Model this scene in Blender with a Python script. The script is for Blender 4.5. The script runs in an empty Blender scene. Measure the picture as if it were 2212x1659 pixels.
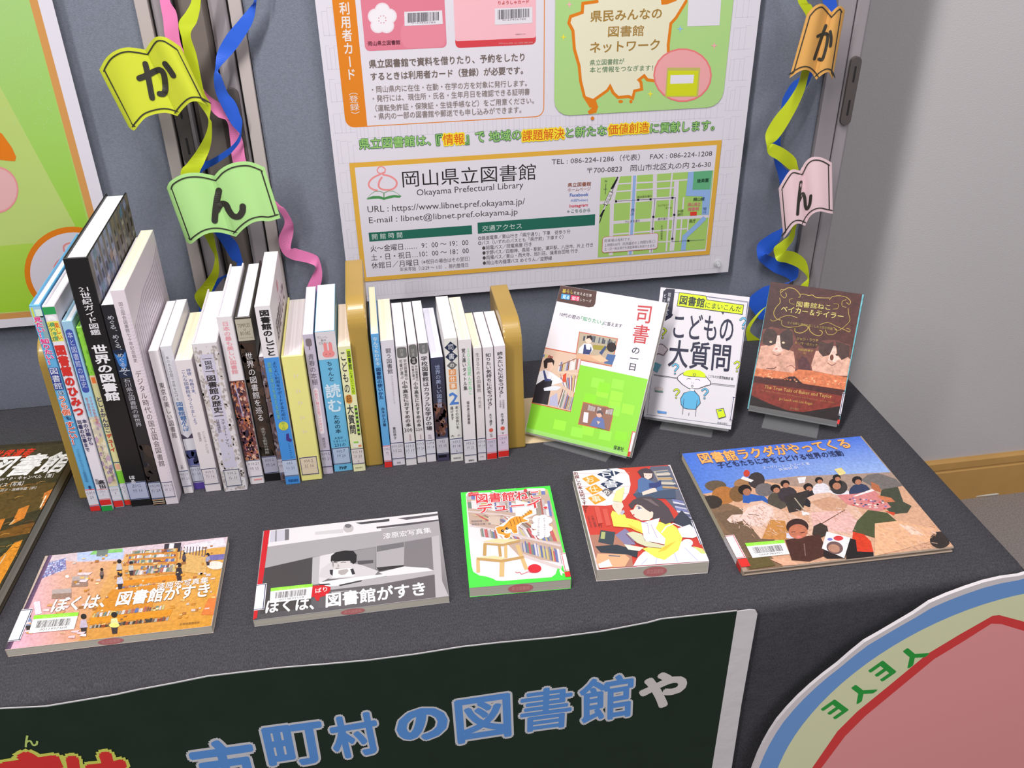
import bpy, bmesh, math, random
import numpy as np
from mathutils import Vector, Matrix
from mathutils.geometry import tessellate_polygon
SC = bpy.context.scene
COL = SC.collection
random.seed(7)

# ------------------------------------------------------------------ camera
FPX, PITCH, YAW, ROLL = 1952.802, 0.548334, 0.150588, -0.0159432
CAM = Vector((0, 0, 1.42))
FW = Vector((math.sin(YAW)*math.cos(PITCH), math.cos(YAW)*math.cos(PITCH), -math.sin(PITCH)))
_r = Vector((math.cos(YAW), -math.sin(YAW), 0)); _u = _r.cross(FW)
RT = math.cos(ROLL)*_r + math.sin(ROLL)*_u
UP = -math.sin(ROLL)*_r + math.cos(ROLL)*_u
cd = bpy.data.cameras.new('camera'); cam = bpy.data.objects.new('camera', cd); COL.objects.link(cam)
cd.sensor_width = 36; cd.lens = FPX/2212*36; cd.clip_start = .05
cam.matrix_world = Matrix((( RT.x, UP.x, -FW.x, CAM.x), (RT.y, UP.y, -FW.y, CAM.y), (RT.z, UP.z, -FW.z, CAM.z), (0, 0, 0, 1)))
SC.camera = cam
# ------------------------------------------------------------------ light
SC.view_settings.view_transform = 'Standard'; SC.view_settings.look = 'None'
SC.view_settings.gamma = 1; SC.view_settings.use_curve_mapping = False
SC.view_settings.exposure = -0.07
w = bpy.data.worlds.new('room_light'); SC.world = w; w.use_nodes = True
w.node_tree.nodes['Background'].inputs[0].default_value = (.93, .94, 1.0, 1)
w.node_tree.nodes['Background'].inputs[1].default_value = .27
def area(name, loc, target, long_axis, sx, sy, power, color=(1, .97, .95)):
    l = bpy.data.lights.new(name, 'AREA'); l.shape = 'RECTANGLE'; l.size = sx; l.size_y = sy; l.energy = power; l.color = color
    o = bpy.data.objects.new(name, l); COL.objects.link(o)
    z = (Vector(loc)-Vector(target)).normalized(); x = Vector(long_axis); x = (x-z*x.dot(z)).normalized(); y = z.cross(x)
    o.matrix_world = Matrix(((x.x, y.x, z.x, loc[0]), (x.y, y.y, z.y, loc[1]), (x.z, y.z, z.z, loc[2]), (0, 0, 0, 1))); return o
area('ceiling_tube_light_far', (-1.25, -.75, 2.75), (.1, 1.1, .7), (.69, .72, 0), 1.2, .10, 40)
area('ceiling_tube_light_near', (-.13, .42, 2.75), (-.10, .95, .7), (.69, .72, 0), 1.0, .10, 38)
area('ceiling_panel_light_right', (1.7, -1.0, 2.75), (.5, 1.3, .8), (0, 1, 0), 1.2, 1.2, 30)

# ------------------------------------------------------------------ helpers
def lin(c, g=1.0):
    if isinstance(c, str): c = tuple(int(c[i:i+2], 16) for i in (0, 2, 4))
    out = []
    for v in c[:3]:
        v = v/255
        out.append(min(.95, g*(v/12.92 if v <= .04045 else ((v+.055)/1.055)**2.4)))
    return (*out, 1)
MATS = {}
def mat(name, col, rough=.6, spec=.5, metal=0, bump=None, noise=None, g=1.0, coat=0, trans=0, alpha=1):
    """procedural material: colour + optional noise mottling (scale, amount) + optional bump (scale, strength, distance)"""
    if name in MATS: return MATS[name]
    m = bpy.data.materials.new(name); m.use_nodes = True; nt = m.node_tree; b = nt.nodes['Principled BSDF']
    c = lin(col, g); b.inputs['Base Color'].default_value = c; b.inputs['Roughness'].default_value = rough
    b.inputs['Specular IOR Level'].default_value = spec; b.inputs['Metallic'].default_value = metal
    b.inputs['Coat Weight'].default_value = coat; b.inputs['Coat Roughness'].default_value = .15
    b.inputs['Transmission Weight'].default_value = trans
    b.inputs['Alpha'].default_value = alpha
    tc = nt.nodes.new('ShaderNodeTexCoord')
    if noise:
        n = nt.nodes.new('ShaderNodeTexNoise'); n.inputs['Scale'].default_value = noise[0]; n.inputs['Detail'].default_value = 4
        nt.links.new(tc.outputs['Object'], n.inputs['Vector'])
        mp = nt.nodes.new('ShaderNodeMapRange'); mp.inputs['To Min'].default_value = 1-noise[1]; mp.inputs['To Max'].default_value = 1+noise[1]
        mp.inputs['From Min'].default_value = .3; mp.inputs['From Max'].default_value = .7
        nt.links.new(n.outputs['Fac'], mp.inputs['Value'])
        mx = nt.nodes.new('ShaderNodeMix'); mx.data_type = 'RGBA'; mx.blend_type = 'MULTIPLY'; mx.inputs['Factor'].default_value = 1
        mx.inputs['A'].default_value = c; nt.links.new(mp.outputs['Result'], mx.inputs['B']); nt.links.new(mx.outputs['Result'], b.inputs['Base Color'])
    if bump:
        n2 = nt.nodes.new('ShaderNodeTexNoise'); n2.inputs['Scale'].default_value = bump[0]; n2.inputs['Detail'].default_value = 3
        nt.links.new(tc.outputs['Object'], n2.inputs['Vector'])
        bp = nt.nodes.new('ShaderNodeBump'); bp.inputs['Strength'].default_value = bump[1]; bp.inputs['Distance'].default_value = bump[2]
        nt.links.new(n2.outputs['Fac'], bp.inputs['Height']); nt.links.new(bp.outputs['Normal'], b.inputs['Normal'])
    MATS[name] = m; return m
def print_mat(name, rough=.5, mottle=0.0, scale=120, coat=0, spec=.4):
    """ink on paper: colour from the print's own colour attribute"""
    if name in MATS: return MATS[name]
    m = bpy.data.materials.new(name); m.use_nodes = True; nt = m.node_tree; b = nt.nodes['Principled BSDF']
    a = nt.nodes.new('ShaderNodeAttribute'); a.attribute_name = 'ink'
    b.inputs['Roughness'].default_value = rough; b.inputs['Coat Weight'].default_value = coat; b.inputs['Coat Roughness'].default_value = .2
    b.inputs['Specular IOR Level'].default_value = spec
    if mottle:
        tc = nt.nodes.new('ShaderNodeTexCoord'); n = nt.nodes.new('ShaderNodeTexNoise'); n.inputs['Scale'].default_value = scale; n.inputs['Detail'].default_value = 5
        n.inputs['Roughness'].default_value = .65
        nt.links.new(tc.outputs['Object'], n.inputs['Vector'])
        mp = nt.nodes.new('ShaderNodeMapRange'); mp.inputs['From Min'].default_value = .3; mp.inputs['From Max'].default_value = .7
        mp.inputs['To Min'].default_value = 1-mottle; mp.inputs['To Max'].default_value = 1+mottle
        nt.links.new(n.outputs['Fac'], mp.inputs['Value'])
        mx = nt.nodes.new('ShaderNodeMix'); mx.data_type = 'RGBA'; mx.blend_type = 'MULTIPLY'; mx.inputs['Factor'].default_value = 1
        nt.links.new(a.outputs['Color'], mx.inputs['A']); nt.links.new(mp.outputs['Result'], mx.inputs['B']); nt.links.new(mx.outputs['Result'], b.inputs['Base Color'])
    else: nt.links.new(a.outputs['Color'], b.inputs['Base Color'])
    MATS[name] = m; return m
INK = print_mat('printed_ink', .5)
INK_GLOSS = print_mat('laminated_print', .4, coat=.12, spec=.35)
INK_PHOTO = print_mat('printed_photo', .42, .34, 170, coat=.06, spec=.3)
INK_PHOTO2 = print_mat('glossy_photo_print', .42, .20, 260, coat=.06, spec=.3)
INK_MATTE = print_mat('poster_print', .75, spec=.2)
INK_PAPER = print_mat('coloured_paper', .8, .05, 30, spec=.2)

def link(name, me, m=None, parent=None):
    o = bpy.data.objects.new(name, me); COL.objects.link(o)
    if m is not None: me.materials.append(m)
    if parent is not None: o.parent = parent
    return o
def thing(name, label, cat, loc=(0, 0, 0), group=None):
    o = bpy.data.objects.new(name, None); COL.objects.link(o); o.location = loc; o.empty_display_size = .05
    o['label'] = label; o['category'] = cat
    if group: o['group'] = group
    return o
def tag(o, label, cat, group=None):
    o['label'] = label; o['category'] = cat
    if group: o['group'] = group
    return o
def adopt(o, parent):
    """parent an object whose mesh is in world coordinates"""
    o.parent = parent; o.matrix_parent_inverse = parent.matrix_basis.inverted()
    return o
def px_ray(x, y):
    return (RT*(x-1106) - UP*(y-829.5) + FW*FPX).normalized()
def on_z(x, y, z): d = px_ray(x, y); return CAM + d*((z-CAM.z)/d.z)
def on_y(x, y, Y): d = px_ray(x, y); return CAM + d*((Y-CAM.y)/d.y)

class MB:
    def __init__(s): s.v = []; s.f = []
    def box(s, x0, x1, y0, y1, z0, z1):
        n = len(s.v)
        s.v += [(x, y, z) for z in (z0, z1) for y in (y0, y1) for x in (x0, x1)]
        s.f += [[n+i for i in q] for q in ((0, 2, 3, 1), (4, 5, 7, 6), (0, 1, 5, 4), (2, 6, 7, 3), (0, 4, 6, 2), (1, 3, 7, 5))]
        return s
    def prism(s, prof, axis, a0, a1):
        """prof: 2-D outline (convex or not), extruded along axis 0/1/2"""
        n = len(s.v); k = len(prof)
        for a in (a0, a1):
            for p, q in prof:
                s.v.append({0: (a, p, q), 1: (p, a, q), 2: (p, q, a)}[axis])
        s.f.append([n+i for i in range(k)][::-1]); s.f.append([n+k+i for i in range(k)])
        for i in range(k):
            j = (i+1) % k; s.f.append([n+i, n+j, n+k+j, n+k+i])
        return s
    def tube(s, pts, r, seg=8):
        n = len(s.v); pts = [Vector(p) for p in pts]
        for i, p in enumerate(pts):
            t = (pts[min(i+1, len(pts)-1)]-pts[max(i-1, 0)]).normalized()
            a = t.cross(Vector((.3, .2, 1))).normalized(); b = t.cross(a)
            for k in range(seg):
                an = 2*math.pi*k/seg; s.v.append(tuple(p+(a*math.cos(an)+b*math.sin(an))*r))
        for i in range(len(pts)-1):
            for k in range(seg):
                k2 = (k+1) % seg; s.f.append([n+i*seg+k, n+i*seg+k2, n+(i+1)*seg+k2, n+(i+1)*seg+k])
        s.f.append([n+k for k in range(seg)]); s.f.append([n+(len(pts)-1)*seg+k for k in range(seg)][::-1])
        return s
    def build(s, name, m, parent=None, M=None, bevel=0, smooth=False, seg=2):
        me = bpy.data.meshes.new(name); me.from_pydata([tuple(v) for v in s.v], [], s.f)
        if M is not None: me.transform(M)
        bm = bmesh.new(); bm.from_mesh(me); bmesh.ops.recalc_face_normals(bm, faces=bm.faces)
        if bevel: bmesh.ops.bevel(bm, geom=bm.edges[:], offset=bevel, segments=seg, affect='EDGES', profile=.6, clamp_overlap=True)
        bm.to_mesh(me); bm.free()
        if smooth:
            for p in me.polygons: p.use_smooth = True
        o = link(name, me, m)
        if parent is not None: adopt(o, parent)
        return o

# ---- glyph outlines of Blender's built-in typeface, cached
_GC = {}
def glyphs(text, off=0.0, res=2):
    key = (text, round(off, 4), res)
    if key in _GC: return _GC[key]
    c = bpy.data.curves.new('lettering', 'FONT'); c.body = text; c.size = 1; c.resolution_u = res; c.offset = off
    o = bpy.data.objects.new('lettering', c); COL.objects.link(o)
    ev = o.evaluated_get(bpy.context.evaluated_depsgraph_get()); me = ev.to_mesh()
    vs = [(v.co.x, v.co.y) for v in me.vertices]; fs = [tuple(p.vertices) for p in me.polygons]
    ev.to_mesh_clear(); bpy.data.objects.remove(o); bpy.data.curves.remove(c)
    _GC[key] = (vs, fs); return vs, fs
VROT = set('ー－（）「」『』〜～…-()')
LAYER = 2.0e-5
class Print:
    """flat print on a plane (origin O, unit axes U,V); input points are photograph pixels seen through a crop view"""
    def __init__(s, O, U, V, gain=1.0, warp=None):
        s.O = Vector(O); s.U = Vector(U).normalized(); s.V = Vector(V).normalized(); s.N = s.U.cross(s.V).normalized()
        s.v = []; s.c = []; s.f = []; s.L = 1; s.zz = 0.0; s.hold = False; s.view(0, 0, 1); s.g = gain; s.warp = warp; s.clip = None
    def view(s, x, y, k): s.vw = (x, y, k); return s
    def up(s, n=1):
        s.zz += 6e-6; return s
    def top(s): return s.L*LAYER+s.zz
    def rain(s, k):
        if k == 0: s.z0 = s.zz
        s.zz = s.z0+(k % 6)*1.6e-5
    def q(s, x, y):
        d = px_ray(s.vw[0]+x/s.vw[2], s.vw[1]+y/s.vw[2]); P = CAM + d*((s.O-CAM).dot(s.N)/d.dot(s.N)) - s.O
        return Vector((P.dot(s.U), P.dot(s.V)))
    def cl(s, p):
        if s.clip: return (min(max(p[0], s.clip[0]), s.clip[1]), min(max(p[1], s.clip[2]), s.clip[3]))
        return (p[0], p[1])
    def tri(s, vs, fs, col, loose=False):
        """every shape of ink gets its own height above the sheet (micrometres), so none coincide"""
        C = lin(col, s.g)
        if not loose:
            n = len(s.v); z = s.top()
            for p in vs: s.v.append((*s.cl(p), z)); s.c.append(C)
            s.f += [[n+i for i in f] for f in fs]
            if not s.hold: s.zz += 5e-6
        else:
            z0 = s.top()
            for k, f in enumerate(fs):
                n = len(s.v); z = z0+(k % 6)*2.2e-6
                for i in f: s.v.append((*s.cl(vs[i]), z)); s.c.append(C)
                s.f.append(list(range(n, n+len(f))))
            s.zz += 1.5e-5
    def polyl(s, pts, col):
        vs = [Vector((p[0], p[1], 0)) for p in pts]
        s.tri([(v.x, v.y) for v in vs], tessellate_polygon([vs]), col)
    def poly(s, pts, col): s.polyl([s.q(*p) for p in pts], col)
    def flat(s, u0, u1, v0, v1, col):
        h = s.hold; s.hold = True; s.tri([(u0, v0), (u1, v0), (u1, v1), (u0, v1)], [(0, 1, 2, 3)], col); s.hold = h
    def grad(s, pts, cols):
        n = len(s.v)
        for p, c in zip(pts, cols): s.v.append((*s.cl(s.q(*p)), s.top())); s.c.append(lin(c, s.g))
        s.f.append([n+i for i in range(len(pts))]); s.zz += 5e-6
    def ell(s, cx, cy, rx, ry, col, rot=0, n=22, lo=0, hi=360):
        c, si = math.cos(math.radians(rot)), math.sin(math.radians(rot)); P = []
        for i in range(n if hi-lo == 360 else n+1):
            a = math.radians(lo+(hi-lo)*i/n); x, y = rx*math.cos(a), ry*math.sin(a); P.append((cx+x*c-y*si, cy+x*si+y*c))
        s.poly(P, col)
    def line(s, pts, wd, col, closed=False, rnd=False):
        """stroke of width wd (view pixels)"""
        P = [s.q(*p) for p in pts]
        wl = (s.q(pts[0][0]+wd/2, pts[0][1]) - s.q(pts[0][0]-wd/2, pts[0][1])).length/2
        if closed: P = P+[P[0]]
        L, Rr = [], []
        for i, p in enumerate(P):
            a = P[i-1] if i > 0 else (P[-2] if closed else P[i]); b = P[i+1] if i < len(P)-1 else (P[1] if closed else P[i])
            d1 = (p-a).normalized() if (p-a).length > 1e-9 else (b-p).normalized(); d2 = (b-p).normalized() if (b-p).length > 1e-9 else d1
            t = (d1+d2); t = t.normalized() if t.length > 1e-6 else d1
            nn = Vector((-t.y, t.x)); m = 1/max(.45, abs(nn.dot(Vector((-d1.y, d1.x))))); L.append(p+nn*wl*m); Rr.append(p-nn*wl*m)
        k = len(P); s.tri(L+Rr, [(i, i+1, k+i+1, k+i) for i in range(k-1)], col, True)
        if rnd:
            for p in (P[0], P[-1]): s.tri([(p.x+wl*math.cos(a*.6283), p.y+wl*math.sin(a*.6283)) for a in range(10)], [tuple(range(10))], col)
    def curve(s, pts, wd, col, closed=False, rnd=True, k=5):
        """smooth stroke through points (Catmull-Rom)"""
        n = len(pts); out = []
        g = (lambda i: pts[i % n]) if closed else (lambda i: pts[max(0, min(n-1, i))])
        for i in range(n if closed else n-1):
            p0, p1, p2, p3 = g(i-1), g(i), g(i+1), g(i+2)
            for j in range(k):
                t = j/k; out.append(tuple(.5*(2*p1[a]+(p2[a]-p0[a])*t+(2*p0[a]-5*p1[a]+4*p2[a]-p3[a])*t*t+(3*p1[a]-p0[a]-3*p2[a]+p3[a])*t**3) for a in (0, 1)))
        if not closed: out.append(pts[-1])
        s.line(out, wd, col, closed, rnd and not closed)
    def rrect(s, p0, p1, r, col, bias=None):
        """rounded rectangle with sides along U,V; p0 top-left, p1 bottom-right (view px)"""
        a, b = s.q(*p0), s.q(*p1); s.rr(a.x, b.x, b.y, a.y, r, col)
    def rr(s, x0, x1, y0, y1, r, col):
        r = min(r, abs(x1-x0)/2, abs(y1-y0)/2); P = []
        for cx, cy, a0 in ((x1-r, y1-r, 0), (x0+r, y1-r, 90), (x0+r, y0+r, 180), (x1-r, y0+r, 270)):
            for i in range(5):
                a = math.radians(a0+i*22.5); P.append((cx+r*math.cos(a), cy+r*math.sin(a)))
        s.tri(P, [tuple(range(len(P)))], col)
    def _ink(s, vs, fs, A, X, Y, col, off=0.0):
        """glyphs; heavier weights and outlines are struck several times around the same place"""
        off *= .8 if off < .05 else 1
        if off < .004: off = 0
        n = 0 if off == 0 else (5 if off < .03 else 9 if off < .06 else 12)
        pos = [(0, 0)]+[(math.cos(k*2*math.pi/n+.35), math.sin(k*2*math.pi/n+.35)) for k in range(n)] if n else [(0, 0)]
        if n and off >= .06: pos += [(.5*math.cos(k*1.0472), .5*math.sin(k*1.0472)) for k in range(6)]
        for a, b in pos:
            s.tri([A+X*(v[0]+a*off)+Y*(v[1]+b*off) for v in vs], fs, col); s.zz -= 3e-6
        s.zz += 3e-6
    def text(s, t, p0, p1, h, col, bold=0, out=None, outw=.05, shear=0, res=2):
        """lettering whose box runs from bottom-left p0 to bottom-right p1, h view-px high"""
        vs0, _ = glyphs(t, 0, res)
        if not vs0: return
        x0 = min(v[0] for v in vs0); x1 = max(v[0] for v in vs0); y0 = min(v[1] for v in vs0); y1 = max(v[1] for v in vs0)
        a, b = s.q(*p0), s.q(*p1); e = (b-a); W = e.length; e.normalize(); n = Vector((-e.y, e.x))
        H = abs((s.q(p0[0], p0[1]-h)-a).dot(n)); sx = W/max(1e-6, x1-x0); sy = H/max(1e-6, y1-y0)
        X = e*sx; Y = n*sy + e*sy*shear; A = a - X*x0 - n*sy*y0
        _, fs0 = glyphs(t, 0, res)
        if out is not None: s._ink(vs0, fs0, A, X, Y, out, outw); s.up()
        s._ink(vs0, fs0, A, X, Y, col, bold)
    def vtext(s, t, pa, pb, wd, col, bold=0, out=None, outw=.05, res=2, local=False):
        """vertical lettering from pa (top centre) to pb (bottom centre), glyph width wd (view px, or metres when local)"""
        a, b = (Vector(pa), Vector(pb)) if local else (s.q(*pa), s.q(*pb)); d = b-a; cell = d.length/len(t); d.normalize(); e = Vector((-d.y, d.x))
        if local: W = wd
        else: W = (s.q(pa[0]+wd/2, pa[1])-s.q(pa[0]-wd/2, pa[1])).length
        e = e if e.x > 0 else -e
        for ps in ((out, outw), (col, bold)):
            if ps[0] is None: continue
            for i, ch in enumerate(t):
                if ch in ' 　': continue
                vs, fs = glyphs(ch, 0, res); c = a+d*cell*(i+.5); hh = cell*.98
                if ch in VROT: s._ink([(v[0]-.5, v[1]-.36) for v in vs], fs, c, d*hh, e*W, ps[0], ps[1])
                else:
                    w0 = .5 if ord(ch) > 255 else .3
                    sh = Vector((0, 0)) if ch not in '、。' else (e*W*.6-d*hh*.6)
                    s._ink([(v[0]-w0, v[1]-.36) for v in vs], fs, c+sh, e*W, -d*hh, ps[0], ps[1])
            s.up()
    def strip(s, q4, n, pal, gap=0.0, rnd=.35, lean=0):
        """n upright slivers (books on a shelf) across the quad TL,TR,BR,BL"""
        s.up(); s.hold = True; TL, TR, BR, BL = q4; t = 0; ws = [random.uniform(.5, 1.5) for _ in range(n)]; S = sum(ws)
        L = lambda A, B, k: (A[0]+(B[0]-A[0])*k, A[1]+(B[1]-A[1])*k)
        for w_ in ws:
            t1 = t+w_/S; tp = random.uniform(0, rnd); k1 = t1-(t1-t)*gap
            a, b = L(TL, TR, t), L(TL, TR, k1); c, d = L(BL, BR, k1), L(BL, BR, t)
            s.poly([L(a, d, tp), L(b, c, tp), c, d], random.choice(pal)); t = t1
        s.hold = False; s.up()
    def barcode(s, q4, n, col):
        s.up(); s.hold = True; TL, TR, BR, BL = q4; L = lambda A, B, k: (A[0]+(B[0]-A[0])*k, A[1]+(B[1]-A[1])*k)
        for i in range(n):
            t = i/n; k = t+random.choice((.35, .5, .7))/n; s.poly([L(TL, TR, t), L(TL, TR, k), L(BL, BR, k), L(BL, BR, t)], col)
        s.hold = False; s.up()
    def build(s, name, m, parent=None):
        me = bpy.data.meshes.new(name)
        if s.warp: vs = [s.warp(v, s) for v in s.v]
        else: vs = [tuple(s.O+s.U*v[0]+s.V*v[1]+s.N*v[2]) for v in s.v]
        me.from_pydata(vs, [], s.f)
        at = me.color_attributes.new('ink', 'FLOAT_COLOR', 'POINT'); at.data.foreach_set('color', [x for c in s.c for x in c])
        nv = [p.normal.dot(s.N) for p in me.polygons]
        bm = bmesh.new(); bm.from_mesh(me); bm.normal_update()
        bmesh.ops.reverse_faces(bm, faces=[f for f in bm.faces if f.normal.dot(s.N) < 0]); bm.to_mesh(me); bm.free()
        o = link(name, me, m)
        if parent is not None: adopt(o, parent)
        return o
# ------------------------------------------------------------------ setting
def setting(name, mb, m):
    o = mb.build(name, m); o['kind'] = 'structure'; return o
WALL = mat('painted_wall', (196, 192, 194), .9, .2, bump=(420, .25, .002), noise=(3, .02), g=1.0)
CARPET = mat('carpet', (150, 141, 138), .95, .1, bump=(600, .6, .003), noise=(260, .22))
WOODB = mat('baseboard_wood', (196, 152, 88), .55, .4, noise=(14, .06))
setting('wall_back', MB().box(-2.2, 3.0, 1.571, 1.65, 0, 2.9), WALL)
setting('floor', MB().box(-2.2, 3.0, -1.2, 1.571, -.05, 0), CARPET)
setting('baseboard_back', MB().prism([(1.571, 0), (1.571, .124), (1.563, .124), (1.559, .119), (1.559, .1), (1.561, .097), (1.561, .093), (1.559, .09), (1.559, 0)], 0, -2.2, 3.0), WOODB)
pts = [on_z(x, y, .004) for x, y in ((2040, 1068), (2085, 1071), (2110, 1071), (2150, 1067), (2190, 1055), (2225, 1043), (2270, 1030))]
tag(MB().tube([Vector((-.2, 1.545, .004)), Vector((.6, 1.54, .004))]+pts, .0035, 8).build('power_cord', mat('white_plastic', (215, 213, 205), .5), smooth=True), 'thin white cord on the carpet along the wooden baseboard', 'cord')

# ------------------------------------------------------------------ partition boards
FAB = mat('partition_fabric', (107, 112, 124), .95, .1, noise=(420, .10), bump=(900, .5, .001), g=1.22)
ALU = mat('beige_aluminium', (178, 168, 166), .5, .4, g=1.0, noise=(5, .03))
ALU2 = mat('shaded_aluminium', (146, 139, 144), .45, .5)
DARKP = mat('dark_joint_plastic', (78, 72, 70), .5, .4)
BLK = mat('black_slot', (22, 20, 20), .7)
def board(x0, x1, label, right_strip, left_strip, sw=.016):
    t = thing('partition_board', label, 'partition', ((x0+x1)/2, 1.285, 0))
    MB().box(x0+.001, x1-.001, 1.268, 1.300, .12, 1.95).build('fabric_panel', FAB, t)
    for on, xa, sg, sw in ((left_strip, x0, -1, .016), (right_strip, x1, 1, sw)):
        if not on: continue
        a = lambda p, q: (min(xa+sg*p, xa+sg*q), max(xa+sg*p, xa+sg*q))
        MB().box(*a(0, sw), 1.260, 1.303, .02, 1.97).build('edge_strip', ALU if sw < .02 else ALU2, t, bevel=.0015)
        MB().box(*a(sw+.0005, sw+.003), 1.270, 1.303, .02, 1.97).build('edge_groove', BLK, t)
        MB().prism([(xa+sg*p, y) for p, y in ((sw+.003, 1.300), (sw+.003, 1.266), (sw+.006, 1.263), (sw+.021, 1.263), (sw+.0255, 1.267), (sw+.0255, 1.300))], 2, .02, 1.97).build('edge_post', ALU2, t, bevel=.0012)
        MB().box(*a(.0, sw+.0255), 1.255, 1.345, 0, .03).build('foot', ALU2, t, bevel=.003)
        for zz in (.45, 1.0885):
            xc = xa+sg*(sw+.014); pr = [(xc+.0085*math.cos(an), zz+(.041 if math.sin(an) > 0 else -.041)+.0085*math.sin(an)) for an in [math.pi*2*k/16+.01 for k in range(16)]]
            jp = MB().prism(pr, 1, 1.2575, 1.263).build('joint_plate', DARKP, t, bevel=.0008)
            for dz in (-.034, .014):
                MB().box(xc-.0012, xc+.0012, 1.2568, 1.2580, zz+dz, zz+dz+.022).build('slot', BLK, jp)
    return t
board(-1.55, -.2745, 'blue-grey fabric partition board at the left behind the green poster', True, False)
board(-.146, .659, 'blue-grey fabric partition board in the middle behind the library notice poster', True, True, .027)

tag(MB().prism([(-.2300, 1.305), (-.2300, 1.280), (-.2240, 1.272), (-.1965, 1.272), (-.1905, 1.280), (-.1905, 1.305)], 2, 0, 1.97).build('joint_pole', mat('brown_grey_aluminium', (112, 103, 98), .5, .4), bevel=.001), 'brown-grey metal pole between the two partition boards behind the ribbons', 'pole')
# ------------------------------------------------------------------ table and cloth
DENIM = mat('charcoal_denim', (66, 66, 72), .95, .12, g=1.0)
def denim_nodes(m):
    nt = m.node_tree; b = nt.nodes['Principled BSDF']; tc = nt.nodes.new('ShaderNodeTexCoord')
    base = lin((66, 65, 70)); mul = None
    def nz(scale, sx, lo, hi, det=3):
        mp = nt.nodes.new('ShaderNodeMapping'); mp.inputs['Scale'].default_value = sx; nt.links.new(tc.outputs['Object'], mp.inputs['Vector'])
        n = nt.nodes.new('ShaderNodeTexNoise'); n.inputs['Scale'].default_value = scale; n.inputs['Detail'].default_value = det; nt.links.new(mp.outputs[0], n.inputs['Vector'])
        r = nt.nodes.new('ShaderNodeMapRange'); r.inputs['From Min'].default_value = .3; r.inputs['From Max'].default_value = .7
        r.inputs['To Min'].default_value = lo; r.inputs['To Max'].default_value = hi; nt.links.new(n.outputs['Fac'], r.inputs['Value']); return r.outputs['Result'], n.outputs['Fac']
    a, fa = nz(900, (1, .4, 1), .66, 1.34); c, fc = nz(230, (.35, 1.5, 1), .91, 1.09); d, _ = nz(9, (1, 1, 1), .94, 1.06)
    prev = None
    for k in (a, c, d):
        if prev is None: prev = k
        else:
            mm = nt.nodes.new('ShaderNodeMath'); mm.operation = 'MULTIPLY'; nt.links.new(prev, mm.inputs[0]); nt.links.new(k, mm.inputs[1]); prev = mm.outputs[0]
    mx = nt.nodes.new('ShaderNodeMix'); mx.data_type = 'RGBA'; mx.blend_type = 'MULTIPLY'; mx.inputs['Factor'].default_value = 1
    mx.inputs['A'].default_value = base; nt.links.new(prev, mx.inputs['B']); nt.links.new(mx.outputs['Result'], b.inputs['Base Color'])
    bp = nt.nodes.new('ShaderNodeBump'); bp.inputs['Strength'].default_value = .35; bp.inputs['Distance'].default_value = .0006
    nt.links.new(fa, bp.inputs['Height']); nt.links.new(bp.outputs['Normal'], b.inputs['Normal'])
denim_nodes(DENIM)
TX0, TX1, TY0, TY1, TZ = -1.15, .684, .662, 1.238, .70
def cloth():
    # top sheet with rolled edges, falling at front, back and right side to the floor
    prof = [(TY0, .02), (TY0, .35), (TY0+.0005, .60), (TY0, .685), (TY0+.0015, .694), (TY0+.006, .6985), (TY0+.014, TZ), (TY0+.1, TZ), (TY0+.3, TZ), (TY1-.014, TZ), (TY1-.006, .6985), (TY1-.0015, .693), (TY1, .68), (TY1, .35), (TY1, .02)]
    xs = [TX0+(TX1-TX0)*i/60 for i in range(61)]
    v = []; f = []; k = len(prof)
    for i, x in enumerate(xs):
        for j, (y, z) in enumerate(prof):
            d = 0
            if z < .66: d = .004*math.sin(x*17)*(0.66-z)/.66*(1 if y < 1 else -1)
            v.append((x, y+d, z))
    for i in range(60):
        for j in range(k-1): a = i*k+j; f.append([a, a+k, a+k+1, a+1])
    n = len(v)                                   # right side drop
    for j, (y, z) in enumerate(prof):
        if z >= .68: v.append((TX1+.004, min(max(y, TY0+.002), TY1-.002), min(z, .695)))
        else: v.append((TX1+.005, y, z))
    for j in range(k-1): a = 60*k+j; f.append([a, n+j, n+j+1, a+1])
    ys = [p[0] for p in prof]; m0 = len(v)
    lo = [n+j for j in range(k) if prof[j][1] >= .68]
    for idx in lo: x, y, z = v[idx]; v.append((x+.002, y, .02))
    for q in range(len(lo)-1): f.append([lo[q], m0+q, m0+q+1, lo[q+1]])
    mb = MB(); mb.v = v; mb.f = f
    o = mb.build('tablecloth', DENIM, smooth=True)
    return tag(o, 'charcoal denim cloth draped over the book display table down to the floor', 'tablecloth')
cloth()
t = thing('display_table', 'folding table hidden beneath the charcoal denim cloth', 'table', (-.2, .95, 0))
MET = mat('grey_metal', (120, 120, 122), .4, metal=1)
MB().box(TX0+.02, TX1-.006, TY0+.006, TY1-.006, .67, .697).build('tabletop', mat('white_laminate', (200, 198, 190), .5), t)
for x in (TX0+.08, TX1-.06):
    for y in (TY0+.05, TY1-.05): MB().tube([(x, y, 0), (x, y, .67)], .014, 10).build('leg', MET, t)

# ------------------------------------------------------------------ centre poster
PY = 1.250
PAPER = mat('poster_paper', (214, 209, 220), .8, .2, g=.92)
def poster_sheet(name, x0, x1, z0, z1, label):
    t = thing(name, label, 'poster', ((x0+x1)/2, PY, z0))
    MB().box(x0, x1, PY, PY+.0006, z0, z1).build('sheet', PAPER, t)
    return t
ctr = poster_sheet('library_poster', -.054, .540, .818, 1.66, 'white library information poster with orange frames and a street map')
P = Print((-.054, PY, .818), (1, 0, 0), (0, 0, 1), .92)
LIL = (193, 187, 201)
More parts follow.
